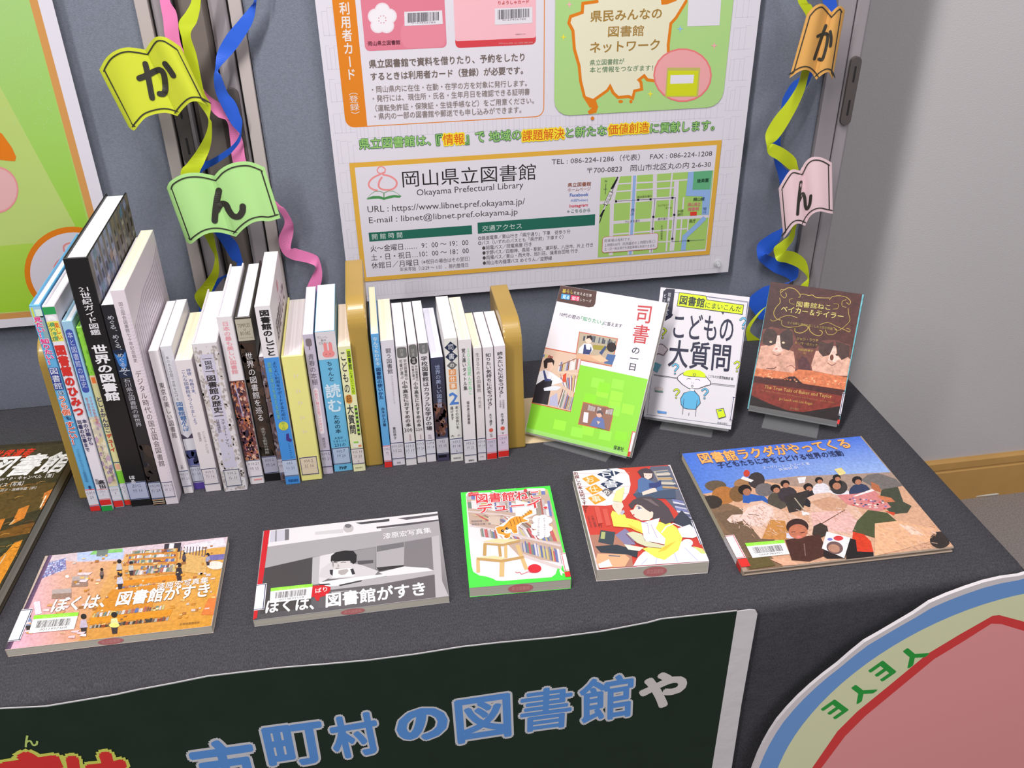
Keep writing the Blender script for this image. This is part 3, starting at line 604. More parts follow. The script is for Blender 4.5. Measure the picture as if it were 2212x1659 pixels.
# ------------------------------------------------------------------ cut paper books with hiragana
def paper_book(col, top, bot, label, strokes, sw, y0, curl, g=1.0, lw=3.0):
    """top/bot: matching outline point lists left to right (px); curl(t): distance towards the viewer"""
    def sm(P, k=8):
        out = []; n = len(P)
        for i in range(n-1):
            p0, p1, p2, p3 = P[max(0, i-1)], P[i], P[i+1], P[min(n-1, i+2)]
            if p1[2:] : p0 = p1
            if p2[2:] : p3 = p2
            for j in range(k):
                t = j/k; out.append([.5*(2*p1[a]+(p2[a]-p0[a])*t+(2*p0[a]-5*p1[a]+4*p2[a]-p3[a])*t*t+(3*p1[a]-p0[a]-3*p2[a]+p3[a])*t**3) for a in (0, 1)])
        out.append(list(P[-1][:2])); return out
    T, B = sm(top), sm(bot); n = len(T); m = 8
    v = []; f = []
    for i in range(n):
        for j in range(m+1):
            k = j/m; x = T[i][0]+(B[i][0]-T[i][0])*k; y = T[i][1]+(B[i][1]-T[i][1])*k
            v.append(tuple(on_y(x, y, y0-curl(i/(n-1), k))))
    for i in range(n-1):
        for j in range(m): a = i*(m+1)+j; f.append([a, a+1, a+m+2, a+m+1])
    Tn, Bn = np.array(T), np.array(B)
    def side_(i, x, y):
        ax, ay = Tn[i]; bx_, by_ = Bn[i]; return ((bx_-ax)*(y-ay)-(by_-ay)*(x-ax))/math.hypot(bx_-ax, by_-ay)
    def uv(x, y):
        lo, hi = 0, n-1; s0 = side_(0, x, y)
        if (s0 > 0) == (side_(n-1, x, y) > 0): return (0.0, .5) if abs(s0) < abs(side_(n-1, x, y)) else (1.0, .5)
        while hi-lo > 1:
            m_ = (lo+hi)//2
            if (side_(m_, x, y) > 0) == (s0 > 0): lo = m_
            else: hi = m_
        a, b = abs(side_(lo, x, y)), abs(side_(hi, x, y)); return (lo+a/max(1e-9, a+b))/(n-1), .5
    root = thing('paper_book_sign', label, 'paper sign', tuple(v[n//2*(m+1)+m//2]))
    me = bpy.data.meshes.new('card'); me.from_pydata(v, [], f)
    o = link('card', me, mat('card_'+label.split()[0], col, .75, .2, g=g)); adopt(o, root)
    s = o.modifiers.new('thickness', 'SOLIDIFY'); s.thickness = .0006; s.offset = 0
    def warp(c, s_):
        W = s_.O+s_.U*c[0]+s_.V*c[1]; d = W-CAM            # carried onto the bent card
        x = 1106+FPX*d.dot(RT)/d.dot(FW); y = 829.5-FPX*d.dot(UP)/d.dot(FW); a, k = uv(x, y)
        return tuple(on_y(x, y, y0-curl(a, k)-.0009-c[2]))
    P = Print((0, y0, .9), (1, 0, 0), (0, 0, 1), 1.0, warp)
    cx = sum(p[0] for p in T+B)/(2*n); cy = sum(p[1] for p in T+B)/(2*n)
    ins = []
    ring = T+B[::-1]; N = len(ring); area_ = sum(ring[i][0]*ring[(i+1) % N][1]-ring[(i+1) % N][0]*ring[i][1] for i in range(N))
    sg = 1 if area_ > 0 else -1; ofs = 9 if sw > 10 else 7
    for i in range(N):
        a, b, c = ring[i-1], ring[i], ring[(i+1) % N]
        d1 = Vector((b[0]-a[0], b[1]-a[1])); d2 = Vector((c[0]-b[0], c[1]-b[1]))
        if d1.length < 1e-6: d1 = d2
        if d2.length < 1e-6: d2 = d1
        d1.normalize(); d2.normalize(); n1 = Vector((-d1.y, d1.x))*sg; n2 = Vector((-d2.y, d2.x))*sg; q = (n1+n2)
        if q.length < .3: q = n1
        q.normalize(); k = min(2.2, 1/max(.3, q.dot(n1))); ins.append((b[0]+q.x*ofs*k, b[1]+q.y*ofs*k))
    keep = [p for p in ins]
    DKI = (52, 50, 44)
    P.line(keep, lw, DKI, closed=True)
    P.up()
    for st in strokes: P.curve(st, sw, DKI, k=6)
    P.build('inked_letter', INK, root)
    return root
Z1 = lambda x, y: (x/3.95, y/3.95)
tp = lambda L, ox, oy, k: [tuple([ox+p[0]/k, oy+p[1]/k]+list(p[2:])) for p in L]
# yellow-green か (left, upper)
paper_book((192, 200, 56), tp([(848, 595, 1), (910, 490), (990, 430), (1080, 405), (1170, 412), (1242, 425, 1), (1290, 350), (1335, 315), (1400, 315), (1460, 345), (1540, 400, 1)], 0, 0, 3.95),
  tp([(1100, 1085, 1), (1145, 1112), (1190, 1060), (1260, 995), (1400, 962), (1515, 990, 1), (1570, 920), (1630, 870), (1690, 866), (1735, 885), (1778, 912, 1)], 0, 0, 3.95),
  'yellow-green paper cut as an open book with one black hiragana letter', [tp(s, 0, 0, 3.95) for s in ([(1188, 668), (1260, 640), (1320, 608), (1365, 598), (1395, 630), (1408, 700), (1410, 765), (1395, 800), (1362, 800)], [(1240, 545), (1262, 640), (1280, 740), (1298, 835)], [(1408, 545), (1442, 590), (1478, 645)])], 13, 1.216,
  lambda t, k: .004+.012*(abs(math.sin(math.pi*(t*2 if t < .5 else t*2-1)))), 1.05)
# green ん (left, lower)
paper_book((166, 212, 136), tp([(-85, 375, 1), (-60, 320), (10, 270), (90, 240), (180, 232), (270, 240), (362, 262, 1), (420, 200), (510, 150), (610, 128), (710, 132), (835, 180, 1)], 380, 320, 4.366),
  tp([(100, 885, 1), (145, 902), (200, 860), (270, 815), (350, 795), (440, 800), (568, 835, 1), (640, 760), (720, 705), (800, 685), (880, 688), (985, 660, 1)], 380, 320, 4.366),
  'green paper cut as an open book with one black hiragana letter', [tp([(405, 400), (385, 500), (372, 600), (365, 685)], 380, 320, 4.366), tp([(385, 590), (420, 530), (470, 532), (500, 590), (540, 640), (590, 645), (625, 600), (630, 548)], 380, 320, 4.366)], 14, 1.210,
  lambda t, k: .006+.012*(abs(math.sin(math.pi*(t*2 if t < .5 else t*2-1)))), 1.05)
# orange か (right, upper)
paper_book((210, 158, 88), tp([(620, 105, 1), (670, 50), (720, 28), (755, 40), (800, 90, 1), (835, 55), (870, 45), (897, 75, 1)], 1560, 0, 3.385),
  tp([(492, 572, 1), (560, 525), (610, 510), (650, 530), (688, 582, 1), (740, 540), (780, 530), (805, 582, 1)], 1560, 0, 3.385),
  'orange paper cut as an open book with one black hiragana letter', [tp(s, 1560, 0, 3.385) for s in ([(700, 265), (740, 248), (770, 255), (765, 320), (745, 400), (730, 435), (708, 432)], [(758, 188), (735, 250), (705, 340), (675, 430)], [(790, 232), (797, 280), (792, 335)])], 6.5, 1.216,
  lambda t, k: .004+.008*(abs(math.sin(math.pi*(t*2 if t < .5 else t*2-1)))), 1.0, 2.4)
# pink ん (right, lower)
paper_book((230, 200, 206), tp([(675, 590, 1), (730, 490), (800, 390), (860, 365), (935, 382, 1), (990, 280), (1060, 225), (1140, 215), (1220, 235), (1308, 285, 1)], 1560, 300, 5.53),
  tp([(735, 1192, 1), (790, 1120), (860, 1030), (920, 1012), (988, 1040, 1), (1040, 940), (1100, 885), (1170, 865), (1240, 880), (1320, 895, 1)], 1560, 300, 5.53),
  'pale pink paper cut as an open book with one black hiragana letter', [tp([(942, 515), (925, 640), (910, 780), (902, 900)], 1560, 300, 5.53), tp([(920, 740), (960, 655), (985, 700), (995, 800), (1015, 835), (1045, 780), (1058, 680)], 1560, 300, 5.53)], 6.5, 1.212,
  lambda t, k: .004+.010*(abs(math.sin(math.pi*(t*2 if t < .5 else t*2-1)))), 1.05, 2.4)

# ------------------------------------------------------------------ banner pinned to the front of the cloth
BY = .6545
bn = thing('cloth_banner', 'dark green banner with blue and red characters hung on the front of the table', 'banner', (0, BY, .55))
top = [(-260, 1560), (0, 1533), (100, 1528), (250, 1503), (300, 1492), (370, 1479), (450, 1463), (600, 1445), (700, 1437), (800, 1428), (900, 1415), (1000, 1399), (1080, 1390), (1200, 1379), (1300, 1366), (1400, 1347), (1430, 1339), (1594, 1321)]
ptop = [on_y(x, y, BY) for x, y in top]
def sheet(name, P3, zb, m, thick=.0006, parent=None):
    v = []; f = []; n = len(P3)
    for p in P3: v += [(p.x, BY, p.z), (p.x, BY, zb)]
    for p in P3: v += [(p.x, BY+thick, p.z), (p.x, BY+thick, zb)]
    for i in range(n-1):
        f += [[2*i, 2*i+1, 2*i+3, 2*i+2], [2*n+2*i+2, 2*n+2*i+3, 2*n+2*i+1, 2*n+2*i], [2*i, 2*i+2, 2*n+2*i+2, 2*n+2*i]]
    me = bpy.data.meshes.new(name); me.from_pydata(v, [], f); o = link(name, me, m); adopt(o, parent); return o
GRB = mat('banner_green', (30, 44, 34), .85, .15, noise=(30, .08), g=1.0); WHP = mat('banner_white_paper', (204, 200, 204), .8, .2, bump=(25, .4, .004))
xr = on_y(1594, 1321, BY).x
sheet('green_field', ptop, .10, GRB, parent=bn)
pw = [Vector((p.x-.001, p.y, p.z+.0012)) for p in ptop]; BYs = BY; BY = BY+.0008
sheet('white_margin', pw, .099, WHP, parent=bn); BY = BYs
ed = [on_y(1594, 1320, BY), on_y(1625, 1319, BY)]; xe = on_y(1636, 1326, BY).x
mb = MB(); zt = on_y(1600, 1319, BY).z
mb.prism([(xr-.001, .10), (xe+.006, .10), (xe+.004, .3), (xe, .55), (xe, zt-.008), (xe-.003, zt-.002), (xe-.009, zt), (xr-.001, zt)], 1, BY-.0003, BY+.0005).build('white_side_margin', WHP, bn)
P = Print((0, BY, .5), (1, 0, 0), (0, 0, 1), 1.0)
BLU = (84, 136, 202); WHO = (190, 190, 196); RED = (204, 50, 48); YG = (196, 200, 90)
P.view(800, 1290, 2.602)
for ch, xa, ya, xb, yb, h in (('の', 162, 828, 445, 785, 190), ('図', 485, 832, 800, 788, 262), ('書', 832, 772, 1135, 735, 255), ('館', 1168, 722, 1480, 675, 262)):
    P.text(ch, (xa+14, ya-12), (xb-14, yb-12), h-26, BLU, {'の': .05, '図': .032, '書': .022, '館': .028}[ch], WHO, {'の': .085, '図': .062, '書': .058, '館': .06}[ch], res=3)
    P.up()
P.text('や', (1520, 632), (1760, 590), 180, (200, 194, 192), .05, res=3)
P.view(0, 1290, 2.765)
for ch, xa, ya, xb, yb, h in (('市', 1200, 1190, 1570, 1140, 330), ('町', 1610, 1030, 1960, 985, 262), ('村', 2000, 975, 2290, 930, 268)):
    P.text(ch, (xa+14, ya-12), (xb-14, yb-12), h-26, BLU, .042, WHO, .076, res=3); P.up()
P.text('館', (-110, 1303), (440, 1223), 330, RED, .05, YG, .095, res=3); P.up(); P.text('は', (490, 1230), (810, 1190), 275, RED, .055, YG, .105, res=3); P.up()
P.text('ん', (152, 893), (238, 880), 68, (176, 196, 110), .03)
P.build('printed_characters', INK_MATTE, bn)

# ------------------------------------------------------------------ round board at the right of the banner
SY = .645
sn = thing('round_sign', 'large round cut-out board with blue and cream rings hung on the table front', 'sign', (.6, SY, .55))
view = (1580, 1200, 3.5)
# ellipse through the visible edge: solved in the plane
rim = [(165, 1606), (215, 1480), (340, 1260), (480, 1100), (650, 945), (820, 815), (1000, 660), (1180, 560), (1380, 440), (1520, 345), (1700, 275), (1900, 205), (2050, 170), (2212, 150)]
rw = [on_y(view[0]+x/view[2], view[1]+y/view[2], SY) for x, y in rim]
A = np.array([[2*p.x, 2*p.z, 1] for p in rw]); bvec = np.array([p.x**2+p.z**2 for p in rw]); sol = np.linalg.lstsq(A, bvec, rcond=None)[0]
CX, CZ = sol[0], sol[1]; RR = math.sqrt(sol[2]+CX*CX+CZ*CZ)
def ring_outline(off, wob=0):
    # measured radius by angle on the visible side, the fitted circle elsewhere
    return off
N = 96
ra = sorted((math.atan2(p.z-CZ, p.x-CX), math.hypot(p.x-CX, p.z-CZ)) for p in rw)
def rad(a):
    a = (a+math.pi) % (2*math.pi)-math.pi
    if a < ra[0][0] or a > ra[-1][0]: return RR
    for (a0, r0), (a1, r1) in zip(ra, ra[1:]):
        if a0 <= a <= a1: return r0+(r1-r0)*(a-a0)/max(1e-6, a1-a0)
    return RR
outl = [(CX+rad(2*math.pi*i/N)*math.cos(2*math.pi*i/N), CZ+rad(2*math.pi*i/N)*math.sin(2*math.pi*i/N)) for i in range(N)]
MB().prism(outl, 1, SY, SY+.004).build('board', mat('foam_board', (206, 200, 204), .8, .2), sn)
P = Print((0, SY, .5), (1, 0, 0), (0, 0, 1), 1.0)
def disc(r, col, wf=.0):
    P.polyl([(CX+(RR*r+(rad(2*math.pi*i/N)-RR)*wf)*math.cos(2*math.pi*i/N), CZ-.5+(RR*r+(rad(2*math.pi*i/N)-RR)*wf)*math.sin(2*math.pi*i/N)) for i in range(N)], col); P.up()
P.view(*view)
q1 = P.q(395, 1205); rb0 = math.hypot(q1.x-CX, q1.y+.5-CZ)/RR
q2 = P.q(560, 1250); rb1 = math.hypot(q2.x-CX, q2.y+.5-CZ)/RR
disc(min(.985, .975), (108, 150, 208), .6); disc(rb1, (212, 214, 176))
# plain pink shield shape with a red border, no figure on it
shp = [(610, 1606), (800, 1330), (950, 1180), (1190, 985), (1480, 745), (1720, 600), (1975, 455), (2025, 450), (2212, 500), (2600, 640), (2900, 900), (3050, 1300), (3000, 1800), (2600, 2200), (1800, 2400), (1000, 2300), (560, 1950)]
P.poly(shp, (208, 62, 62)); P.up()
shi = [(680, 1606), (860, 1365), (1010, 1215), (1240, 1025), (1530, 785), (1760, 645), (1965, 515), (2040, 518), (2212, 570), (2560, 700), (2840, 940), (2980, 1310), (2930, 1780), (2560, 2140), (1800, 2330), (1030, 2230), (620, 1930)]
P.poly(shi, (222, 148, 150)); P.up()
for ch, c, ang in (('E', (790, 1158), 62), ('Y', (975, 1030), 62), ('E', (1150, 868), 62), ('Y', (1365, 755), 62)):
    o_ = P.q(*c); vs, fs = glyphs(ch, 0, 2); d = (P.q(1365, 755)-P.q(790, 1158)).normalized(); n_ = Vector((-d.y, d.x)); S = .047
    # letters stand with their heads towards the middle of the board
    x0 = max(v[0] for v in vs)/2; P._ink([(v[0]-x0, v[1]-.34) for v in vs], fs, o_, -d*S, -n_*S*.95, (42, 150, 60), .035)
P.build('printed_rings', INK_MATTE, sn)
# ------------------------------------------------------------------ books standing in the row
def page_mat(name, col, axis, scale=900, g=1.05):
    if name in MATS: return MATS[name]
    m = mat(name, col, .8, .2, g=g); nt = m.node_tree; b = nt.nodes['Principled BSDF']
    tc = nt.nodes.new('ShaderNodeTexCoord'); mp = nt.nodes.new('ShaderNodeMapping'); sc = [3, 3, 3]; sc[axis] = scale; mp.inputs['Scale'].default_value = sc
    n = nt.nodes.new('ShaderNodeTexNoise'); n.inputs['Scale'].default_value = 1; n.inputs['Detail'].default_value = 2
    nt.links.new(tc.outputs['Object'], mp.inputs['Vector']); nt.links.new(mp.outputs[0], n.inputs['Vector'])
    r = nt.nodes.new('ShaderNodeMapRange'); r.inputs['From Min'].default_value = .35; r.inputs['From Max'].default_value = .65; r.inputs['To Min'].default_value = .86; r.inputs['To Max'].default_value = 1.04
    nt.links.new(n.outputs['Fac'], r.inputs['Value'])
    mx = nt.nodes.new('ShaderNodeMix'); mx.data_type = 'RGBA'; mx.blend_type = 'MULTIPLY'; mx.inputs['Factor'].default_value = 1
    mx.inputs['A'].default_value = b.inputs['Base Color'].default_value; nt.links.new(r.outputs['Result'], mx.inputs['B']); nt.links.new(mx.outputs['Result'], b.inputs['Base Color'])
    return m
PG = {'w': page_mat('white_pages', (238, 236, 240), 0), 'c': page_mat('cream_pages', (240, 230, 200), 0), 'p': page_mat('pinkish_pages', (236, 214, 196), 0), 'b': page_mat('bluish_pages', (226, 226, 242), 0), 'g': page_mat('greyish_pages', (214, 206, 208), 0)}
NAVY = (36, 50, 92); LB = (214, 212, 222)
def standing(i, x0, x1, y, h, D, col, label, pages='w', hard=False, tilt=0.0, group='library books standing between the bookends'):
    """spine faces -y; origin at the spine's lower left edge, leaning by tilt metres at the top"""
    w_ = x1-x0-.0004
    root = thing('book', label, 'book', (x0+.0002, y, TZ+.0002), group)
    root.rotation_euler = (0, math.atan2(tilt, h), 0)
    cm = mat('cover_%02x%02x%02x' % col, col, .45, .4, g=1.05, coat=.1)
    t = .0022 if hard else .0005; e = .003 if hard else 0
    mb = MB().box(0, w_, 0, t, 0, h).box(0, t, t*.5, D, 0, h).box(w_-t, w_, t*.5, D, 0, h)
    cv = mb.build('cover', cm, bevel=.0003 if not hard else .0008, seg=1); cv.parent = root
    pb = MB().box(t+.0001, w_-t-.0001, t+.0001, D-e-.0006, e+.0001, h-e-(.0002 if not hard else 0)).build('page_block', PG[pages]); pb.parent = root
    root['w'] = w_; root['h'] = h
    return root, w_, h
class Spine:
    """print on a spine; heights are given as photograph rows, u as a share of the spine's width"""
    def __init__(s, root, w_, h, zx):
        s.root = root; s.w = w_; s.h = h; s.P = Print((0, -.00005, 0), (1, 0, 0), (0, 0, 1), 1.0)
        s.x0, s.y0, s.z0 = root.location
        s.zx = zx
    def z(s, py):
        # photograph row -> height on the spine (the row's x drifts along the spine)
        (xb, yb), (xt, yt) = s.zx; x = xb+(xt-xb)*(py-yb)/(yt-yb); return on_y(x, py, s.y0).z-s.z0
    def block(s, ya, yb, col, u0=0, u1=1):
        s.P.flat(s.w*u0, s.w*u1, max(.0002, s.z(yb)), min(s.h-.0002, s.z(ya)), col); s.P.up()
    def grad(s, ya, yb, ca, cb):
        k = 8
        for i in range(k):
            t = (i+.5)/k; s.P.flat(0, s.w, max(.0002, s.z(ya+(yb-ya)*(i+1)/k)), min(s.h-.0002, s.z(ya+(yb-ya)*i/k)), tuple(a+(b-a)*t for a, b in zip(ca, cb)))
        s.P.up()
    def mottle(s, ya, yb, pal, n=40, sz=.35, seed=1):
        rnd = random.Random(seed); za, zb = s.z(yb), s.z(ya)
        s.P.clip = (0, s.w, za, zb)
        for i in range(n):
            s.P.rain(i); cu, cz, r = rnd.uniform(0, s.w), rnd.uniform(za, zb), s.w*sz*rnd.uniform(.4, 1.2); a = rnd.uniform(0, 6)
            s.P.polyl([(cu+r*math.cos(a+k*1.05)*rnd.uniform(.5, 1.2), cz+r*1.6*math.sin(a+k*1.05)*rnd.uniform(.5, 1.2)) for k in range(6)], rnd.choice(pal))
        s.P.clip = None; s.P.up()
    def t(s, tx, ya, yb, col, u=.5, wf=.72, bold=.012, out=None, outw=.05):
        s.P.vtext(tx, (s.w*u, s.z(ya)), (s.w*u, s.z(yb)), s.w*wf, col, bold, out, outw, local=True)
    def h_(s, tx, ya, yb, col, u0=.1, u1=.9, bold=.01):
        """a line of lettering running across the spine"""
        vs, fs = glyphs(tx, 0, 1); X0 = min(v[0] for v in vs); X1 = max(v[0] for v in vs); Y0 = min(v[1] for v in vs); Y1 = max(v[1] for v in vs)
        a, b = s.z(yb), s.z(ya); kx = s.w*(u1-u0)/(X1-X0); ky = (b-a)/max(.01, Y1-Y0); s.P._ink([(v[0]-X0, v[1]-Y0) for v in vs], fs, Vector((s.w*u0, a)), Vector((kx, 0)), Vector((0, ky)), col, bold)
    def label(s, ya, yb, l1, l2, line=NAVY, frame=False, base=LB, red=None, l3=None, u0=0, u1=1):
        p = Print((0, -.00030, 0), (1, 0, 0), (0, 0, 1), 1.0); w_ = s.w; a, b = s.z(yb), s.z(ya); hh = b-a
        X0, X1 = w_*u0, w_*u1
        p.flat(X0, X1, a, b, base); p.up()
        k = hh*.035
        p.flat(X0, X1, b-k*1.6, b-k*.4, line); p.flat(X0, X1, a+k*.4, a+k*1.6, line)
        if frame:
            ww = (X1-X0)*.035; p.flat(X1-ww*1.5, X1-ww*.5, a+k*.5, b-k*.5, line); p.flat(X0+ww*.5, X0+ww*1.5, a+k*.5, b-k*.5, line)
        for f_ in (.35, .64): p.flat(X0+w_*.04, X1-w_*.04, a+hh*f_, a+hh*f_+.00025, (170, 166, 190))
        p.up()
        for tx, f0 in ((l1, .70), (l2, .42), (l3, .12)):
            if not tx: continue
            vs, fs = glyphs(tx, 0, 1); Xa = min(v[0] for v in vs); Xb = max(v[0] for v in vs); W = min(X1-X0, (Xb-Xa)*hh*.22); m0 = (X0+X1)/2-W*.42
            p.tri([(m0+(v[0]-Xa)/(Xb-Xa)*W*.84, a+hh*(f0+v[1]*.22)) for v in vs], fs, (74, 72, 92))
        if red: ra, rb = s.z(red[1]), s.z(red[0]); p.flat(X0, X1, max(.0003, ra), rb, (212, 44, 40))
        o = p.build('call_number_label', INK); o.parent = s.root
    def done(s, name='spine_print', m=None):
        if s.P.v: o = s.P.build(name, m or INK_GLOSS); o.parent = s.root
BK = {}
raw = {1: (-.391, -.379, .958, .287, .21, .005, (196.2, 1104.8, 218, 1103, 60.8, 659.7, 87.3, 662)), 2: (-.377, -.3635, .956, .286, .21, .0045, (221.5, 1104, 246.8, 1101.8, 88.6, 662, 118, 666)),
 3: (-.3625, -.351, .959, .264, .20, .004, (249, 1098, 270, 1095, 130, 694, 158, 694)), 4: (-.3505, -.343, .962, .254, .19, .004, (270, 1093, 283.5, 1091, 162, 706.6, 175, 706)),
 5: (-.342, -.3162, .958, .338, .208, .0042, (285, 1093.7, 330, 1091.6, 139, 558.5, 186, 557)), 6: (-.3150, -.3003, .956, .281, .2, .003, (331.6, 1091.6, 359, 1090, 212.7, 660, 245.6, 660)),
 7: (-.2992, -.284, .955, .298, .179, .0015, (360.8, 1089.6, 387, 1088, 239, 629, 273.4, 630.6)), 8: (-.280, -.2685, .974, .210, .134, 0, (397.5, 1067.6, 419, 1063.8, 316.5, 759.7, 345.6, 759.7)),
 9: (-.268, -.2545, .981, .211, .127, 0, (420, 1056, 442, 1056.7, 345.6, 749.6, 374.7, 749.6)), 10: (-.253, -.2335, .973, .195, .127, 0, (445.6, 1061, 480, 1060, 374.7, 779, 414, 780)),
 11: (-.229, -.2, .968, .218, .150, 0, (486, 1062.5, 535.4, 1060, 410, 743, 472, 740)), 12: (-.1975, -.1795, .978, .245, .154, 0, (541, 1046.7, 570.9, 1045, 467.8, 684.6, 506.7, 683.7)),
 13: (-.178, -.1592, .982, .240, .166, 0, (573.6, 1039.5, 606, 1037.7, 511, 686.4, 557, 684.6)), 14: (-.1588, -.1522, .980, .186, .13, 0, (607, 1038.6, 618, 1038.6, 563.6, 771, 575, 771)),
 15: (-.1515, -.1335, .970, .258, .161, 0, (621.5, 1045.8, 649.5, 1045, 556.4, 662, 589.9, 661)), 16: (-.1320, -.1052, .974, .187, .166, 0, (652, 1039.5, 697.5, 1035.9, 608, 771, 658.6, 764)),
 17: (-.1040, -.0910, .984, .209, .136, 0, (699.3, 1025, 720, 1023, 655.9, 722.5, 678.5, 720.7)), 18: (-.0895, -.0655, .987, .210, .134, 0, (722.8, 1017.8, 762.6, 1016.9, 681, 716, 723.7, 714.4)),
 19: (-.0645, -.0487, .983, .189, .118, 0, (765, 1018.7, 790.6, 1016.9, 728, 749.7, 755.3, 749.7)), 21: (-.0235, -.0135, .984, .202, .135, 0, (832, 1010.7, 848, 1009.7, 797.9, 721.4, 814, 721.4)),
 22: (-.013, .004, .987, .190, .117, 0, (849, 1005.9, 876.3, 1005, 818.8, 736.6, 851, 736.6)), 23: (.005, .0192, .984, .182, .122, 0, (877.6, 1005.9, 900.4, 1005, 853.9, 748.9, 880.5, 748)),
 24: (.0202, .0318, .987, .182, .119, 0, (902.3, 1000, 919.8, 1000, 882.4, 743, 902.9, 742)), 25: (.0328, .0455, .987, .182, .120, 0, (922.3, 997.8, 941.6, 997.4, 904, 741.3, 925, 740.4)),
 26: (.0468, .0632, .986, .160, .141, 0, (945, 995.5, 971, 995.5, 929.9, 772.6, 958.3, 771.7)), 27: (.0648, .0815, .982, .188, .120, 0, (975.4, 996.8, 1001, 996, 959.3, 730.9, 987.8, 728)),
 28: (.0828, .0990, .975, .188, .121, -.001, (1004.9, 1000, 1030.5, 999.9, 989.7, 734.7, 1016, 733.7)), 29: (.1010, .1120, .978, .173, .098, -.001, (1033.3, 995, 1050.4, 994.5, 1019, 753.3, 1040, 752.7)),
 30: (.1130, .1265, .978, .173, .098, -.001, (1052.3, 992.6, 1073.8, 991.7, 1041.9, 750.8, 1063.7, 749.9)), 31: (.1285, .1430, .980, .172, .098, -.002, (1076.4, 988.3, 1099.2, 987, 1065, 748, 1088.4, 747))}
INFO = {
1: ((96, 168, 214), 'tall thin light blue book with pink and navy spine lettering, leftmost of the row', 'w', True),
2: ((222, 216, 226), 'tall white picture book with thick red spine lettering and green top band', 'w', True),
3: ((160, 200, 222), 'pale blue book with a long violet-blue title bar, left of the lime green spine', 'w', True),
4: ((138, 204, 66), 'thin lime green and cream book pressed against the tall black book', 'w', True),
5: ((24, 23, 24), 'tallest book of the row, thick black spine with white lettering', 'w', True),
6: ((34, 33, 38), 'dark navy book with a blue swirl, just right of the tallest black book', 'w', False),
7: ((216, 205, 213), 'large white book printed with fine wavy lilac lines', 'c', False),
8: ((222, 216, 220), 'plain white book with widely spaced black lettering, right of the lilac-lined book', 'w', False),
9: ((206, 205, 214), 'pale grey book with a blue arrow shape and dark lower spine', 'w', False),
10: ((218, 210, 214), 'off-white book with two small blue columns of lettering, shortest among the left white books', 'c', False),
11: ((214, 209, 214), 'thick hardback with sandy grey mottled border and black barred title', 'w', True),
12: ((220, 214, 218), 'white book with pale pink lettering above a bronze and purple photograph', 'b', True),
13: ((52, 44, 38), 'thick dark brown book with a beige block on top and white lettering', 'b', True),
14: ((108, 92, 98), 'thin mottled brown book squeezed beside the bright blue and white one', 'w', False),
15: ((220, 215, 219), 'tall white book with a bright blue lower spine and bold black title', 'w', False),
16: ((226, 220, 136), 'thick pale yellow book with a square navy-framed label', 'g', True),
17: ((188, 179, 198), 'thin lilac-grey book with a small tree drawn at the top of its spine', 'w', False),
18: ((104, 176, 214), 'sky blue book with a pink rabbit at the top of its spine', 'w', False),
19: ((224, 222, 178), 'cream book with yellow-green band and outlined doodles, left of the middle bookend', 'p', False),
21: ((96, 162, 214), 'thin light blue book standing directly right of the middle bookend', 'c', False),
22: ((212, 206, 216), 'white book with grey spine title, right of the thin light blue book', 'c', False),
23: ((216, 210, 213), 'white book ending in the number 300 with rounded grey top block', 'w', False),
24: ((216, 210, 212), 'thin white book ending in the number 220 with a black disc', 'w', False),
25: ((216, 210, 216), 'white book with one long bold black title under a grey top block', 'w', False),
26: ((62, 62, 86), 'short navy book with a brown photograph low on its spine', 'b', False),
27: ((220, 218, 214), 'white book with navy diamonds, orange tiles and a large blue 2', 'w', False),
28: ((222, 216, 220), 'white book with a column of mint green lettering', 'c', False),
29: ((218, 210, 214), 'narrow white book with thin black lettering, third from the right end of the row', 'c', False),
30: ((220, 214, 220), 'white book with bold black title and red band, second from the right end', 'w', False),
31: ((220, 212, 220), 'white book with bold black title and red band, touching the right bookend', 'w', False)}
SP = {}
for i, (x0, x1, y, h, D, tilt, px) in raw.items():
    col, lab, pg, hard = INFO[i]
    root, w_, hh = standing(i, x0, x1, y, h, D, col, lab, pg, hard, tilt)
    SP[i] = Spine(root, w_, hh, (((px[0]+px[2])/2, (px[1]+px[3])/2), ((px[4]+px[6])/2, (px[5]+px[7])/2)))
S = SP[1]; S.block(662, 700, (150, 196, 222)); S.block(668, 683, (206, 226, 216), .4, 1); S.block(683, 686, (26, 26, 30), .2, 1); S.block(686, 735, (140, 168, 170), .55, 1); S.block(664, 700, (196, 214, 80), .1, .28)
S.t('見たい！', 684, 730, (222, 58, 134), .42, .72, .04, (240, 226, 236), .09); S.t('知りたい！', 731, 788, (222, 58, 134), .5, .8, .04, (240, 226, 236), .09)
S.block(793, 841, (50, 62, 140), .08, .92); S.t('図書館', 793, 841, (236, 238, 246), .5, .8, .0); S.t('は', 843, 853, (30, 44, 90), .55, .6, .02, (230, 240, 248), .07)
S.t('うら側', 854, 897, (220, 84, 40), .5, .8, .03, (240, 236, 236), .09); S.t('も', 898, 907, (30, 44, 90), .55, .6, .02); S.t('すごい！', 909, 960, (216, 66, 46), .5, .8, .04, (240, 236, 236), .09)
S.t('パレルわくわくスクール図書館探検', 968, 1040, (50, 100, 150), .5, .3, 0); S.block(1048, 1055, (40, 60, 110), .5, .7); S.label(1056, 1092, 'C010', '29', (208, 70, 80), red=(1093, 1104.5)); S.done()
S = SP[2]; S.block(663, 679, (46, 156, 84)); S.P.polyl([(S.w*.2, S.z(684)), (S.w*.5, S.z(681)), (S.w*.82, S.z(686)), (S.w*.85, S.z(694)), (S.w*.5, S.z(690)), (S.w*.2, S.z(693))], (240, 240, 244)); S.block(694, 737, (228, 222, 96), .03, .97)
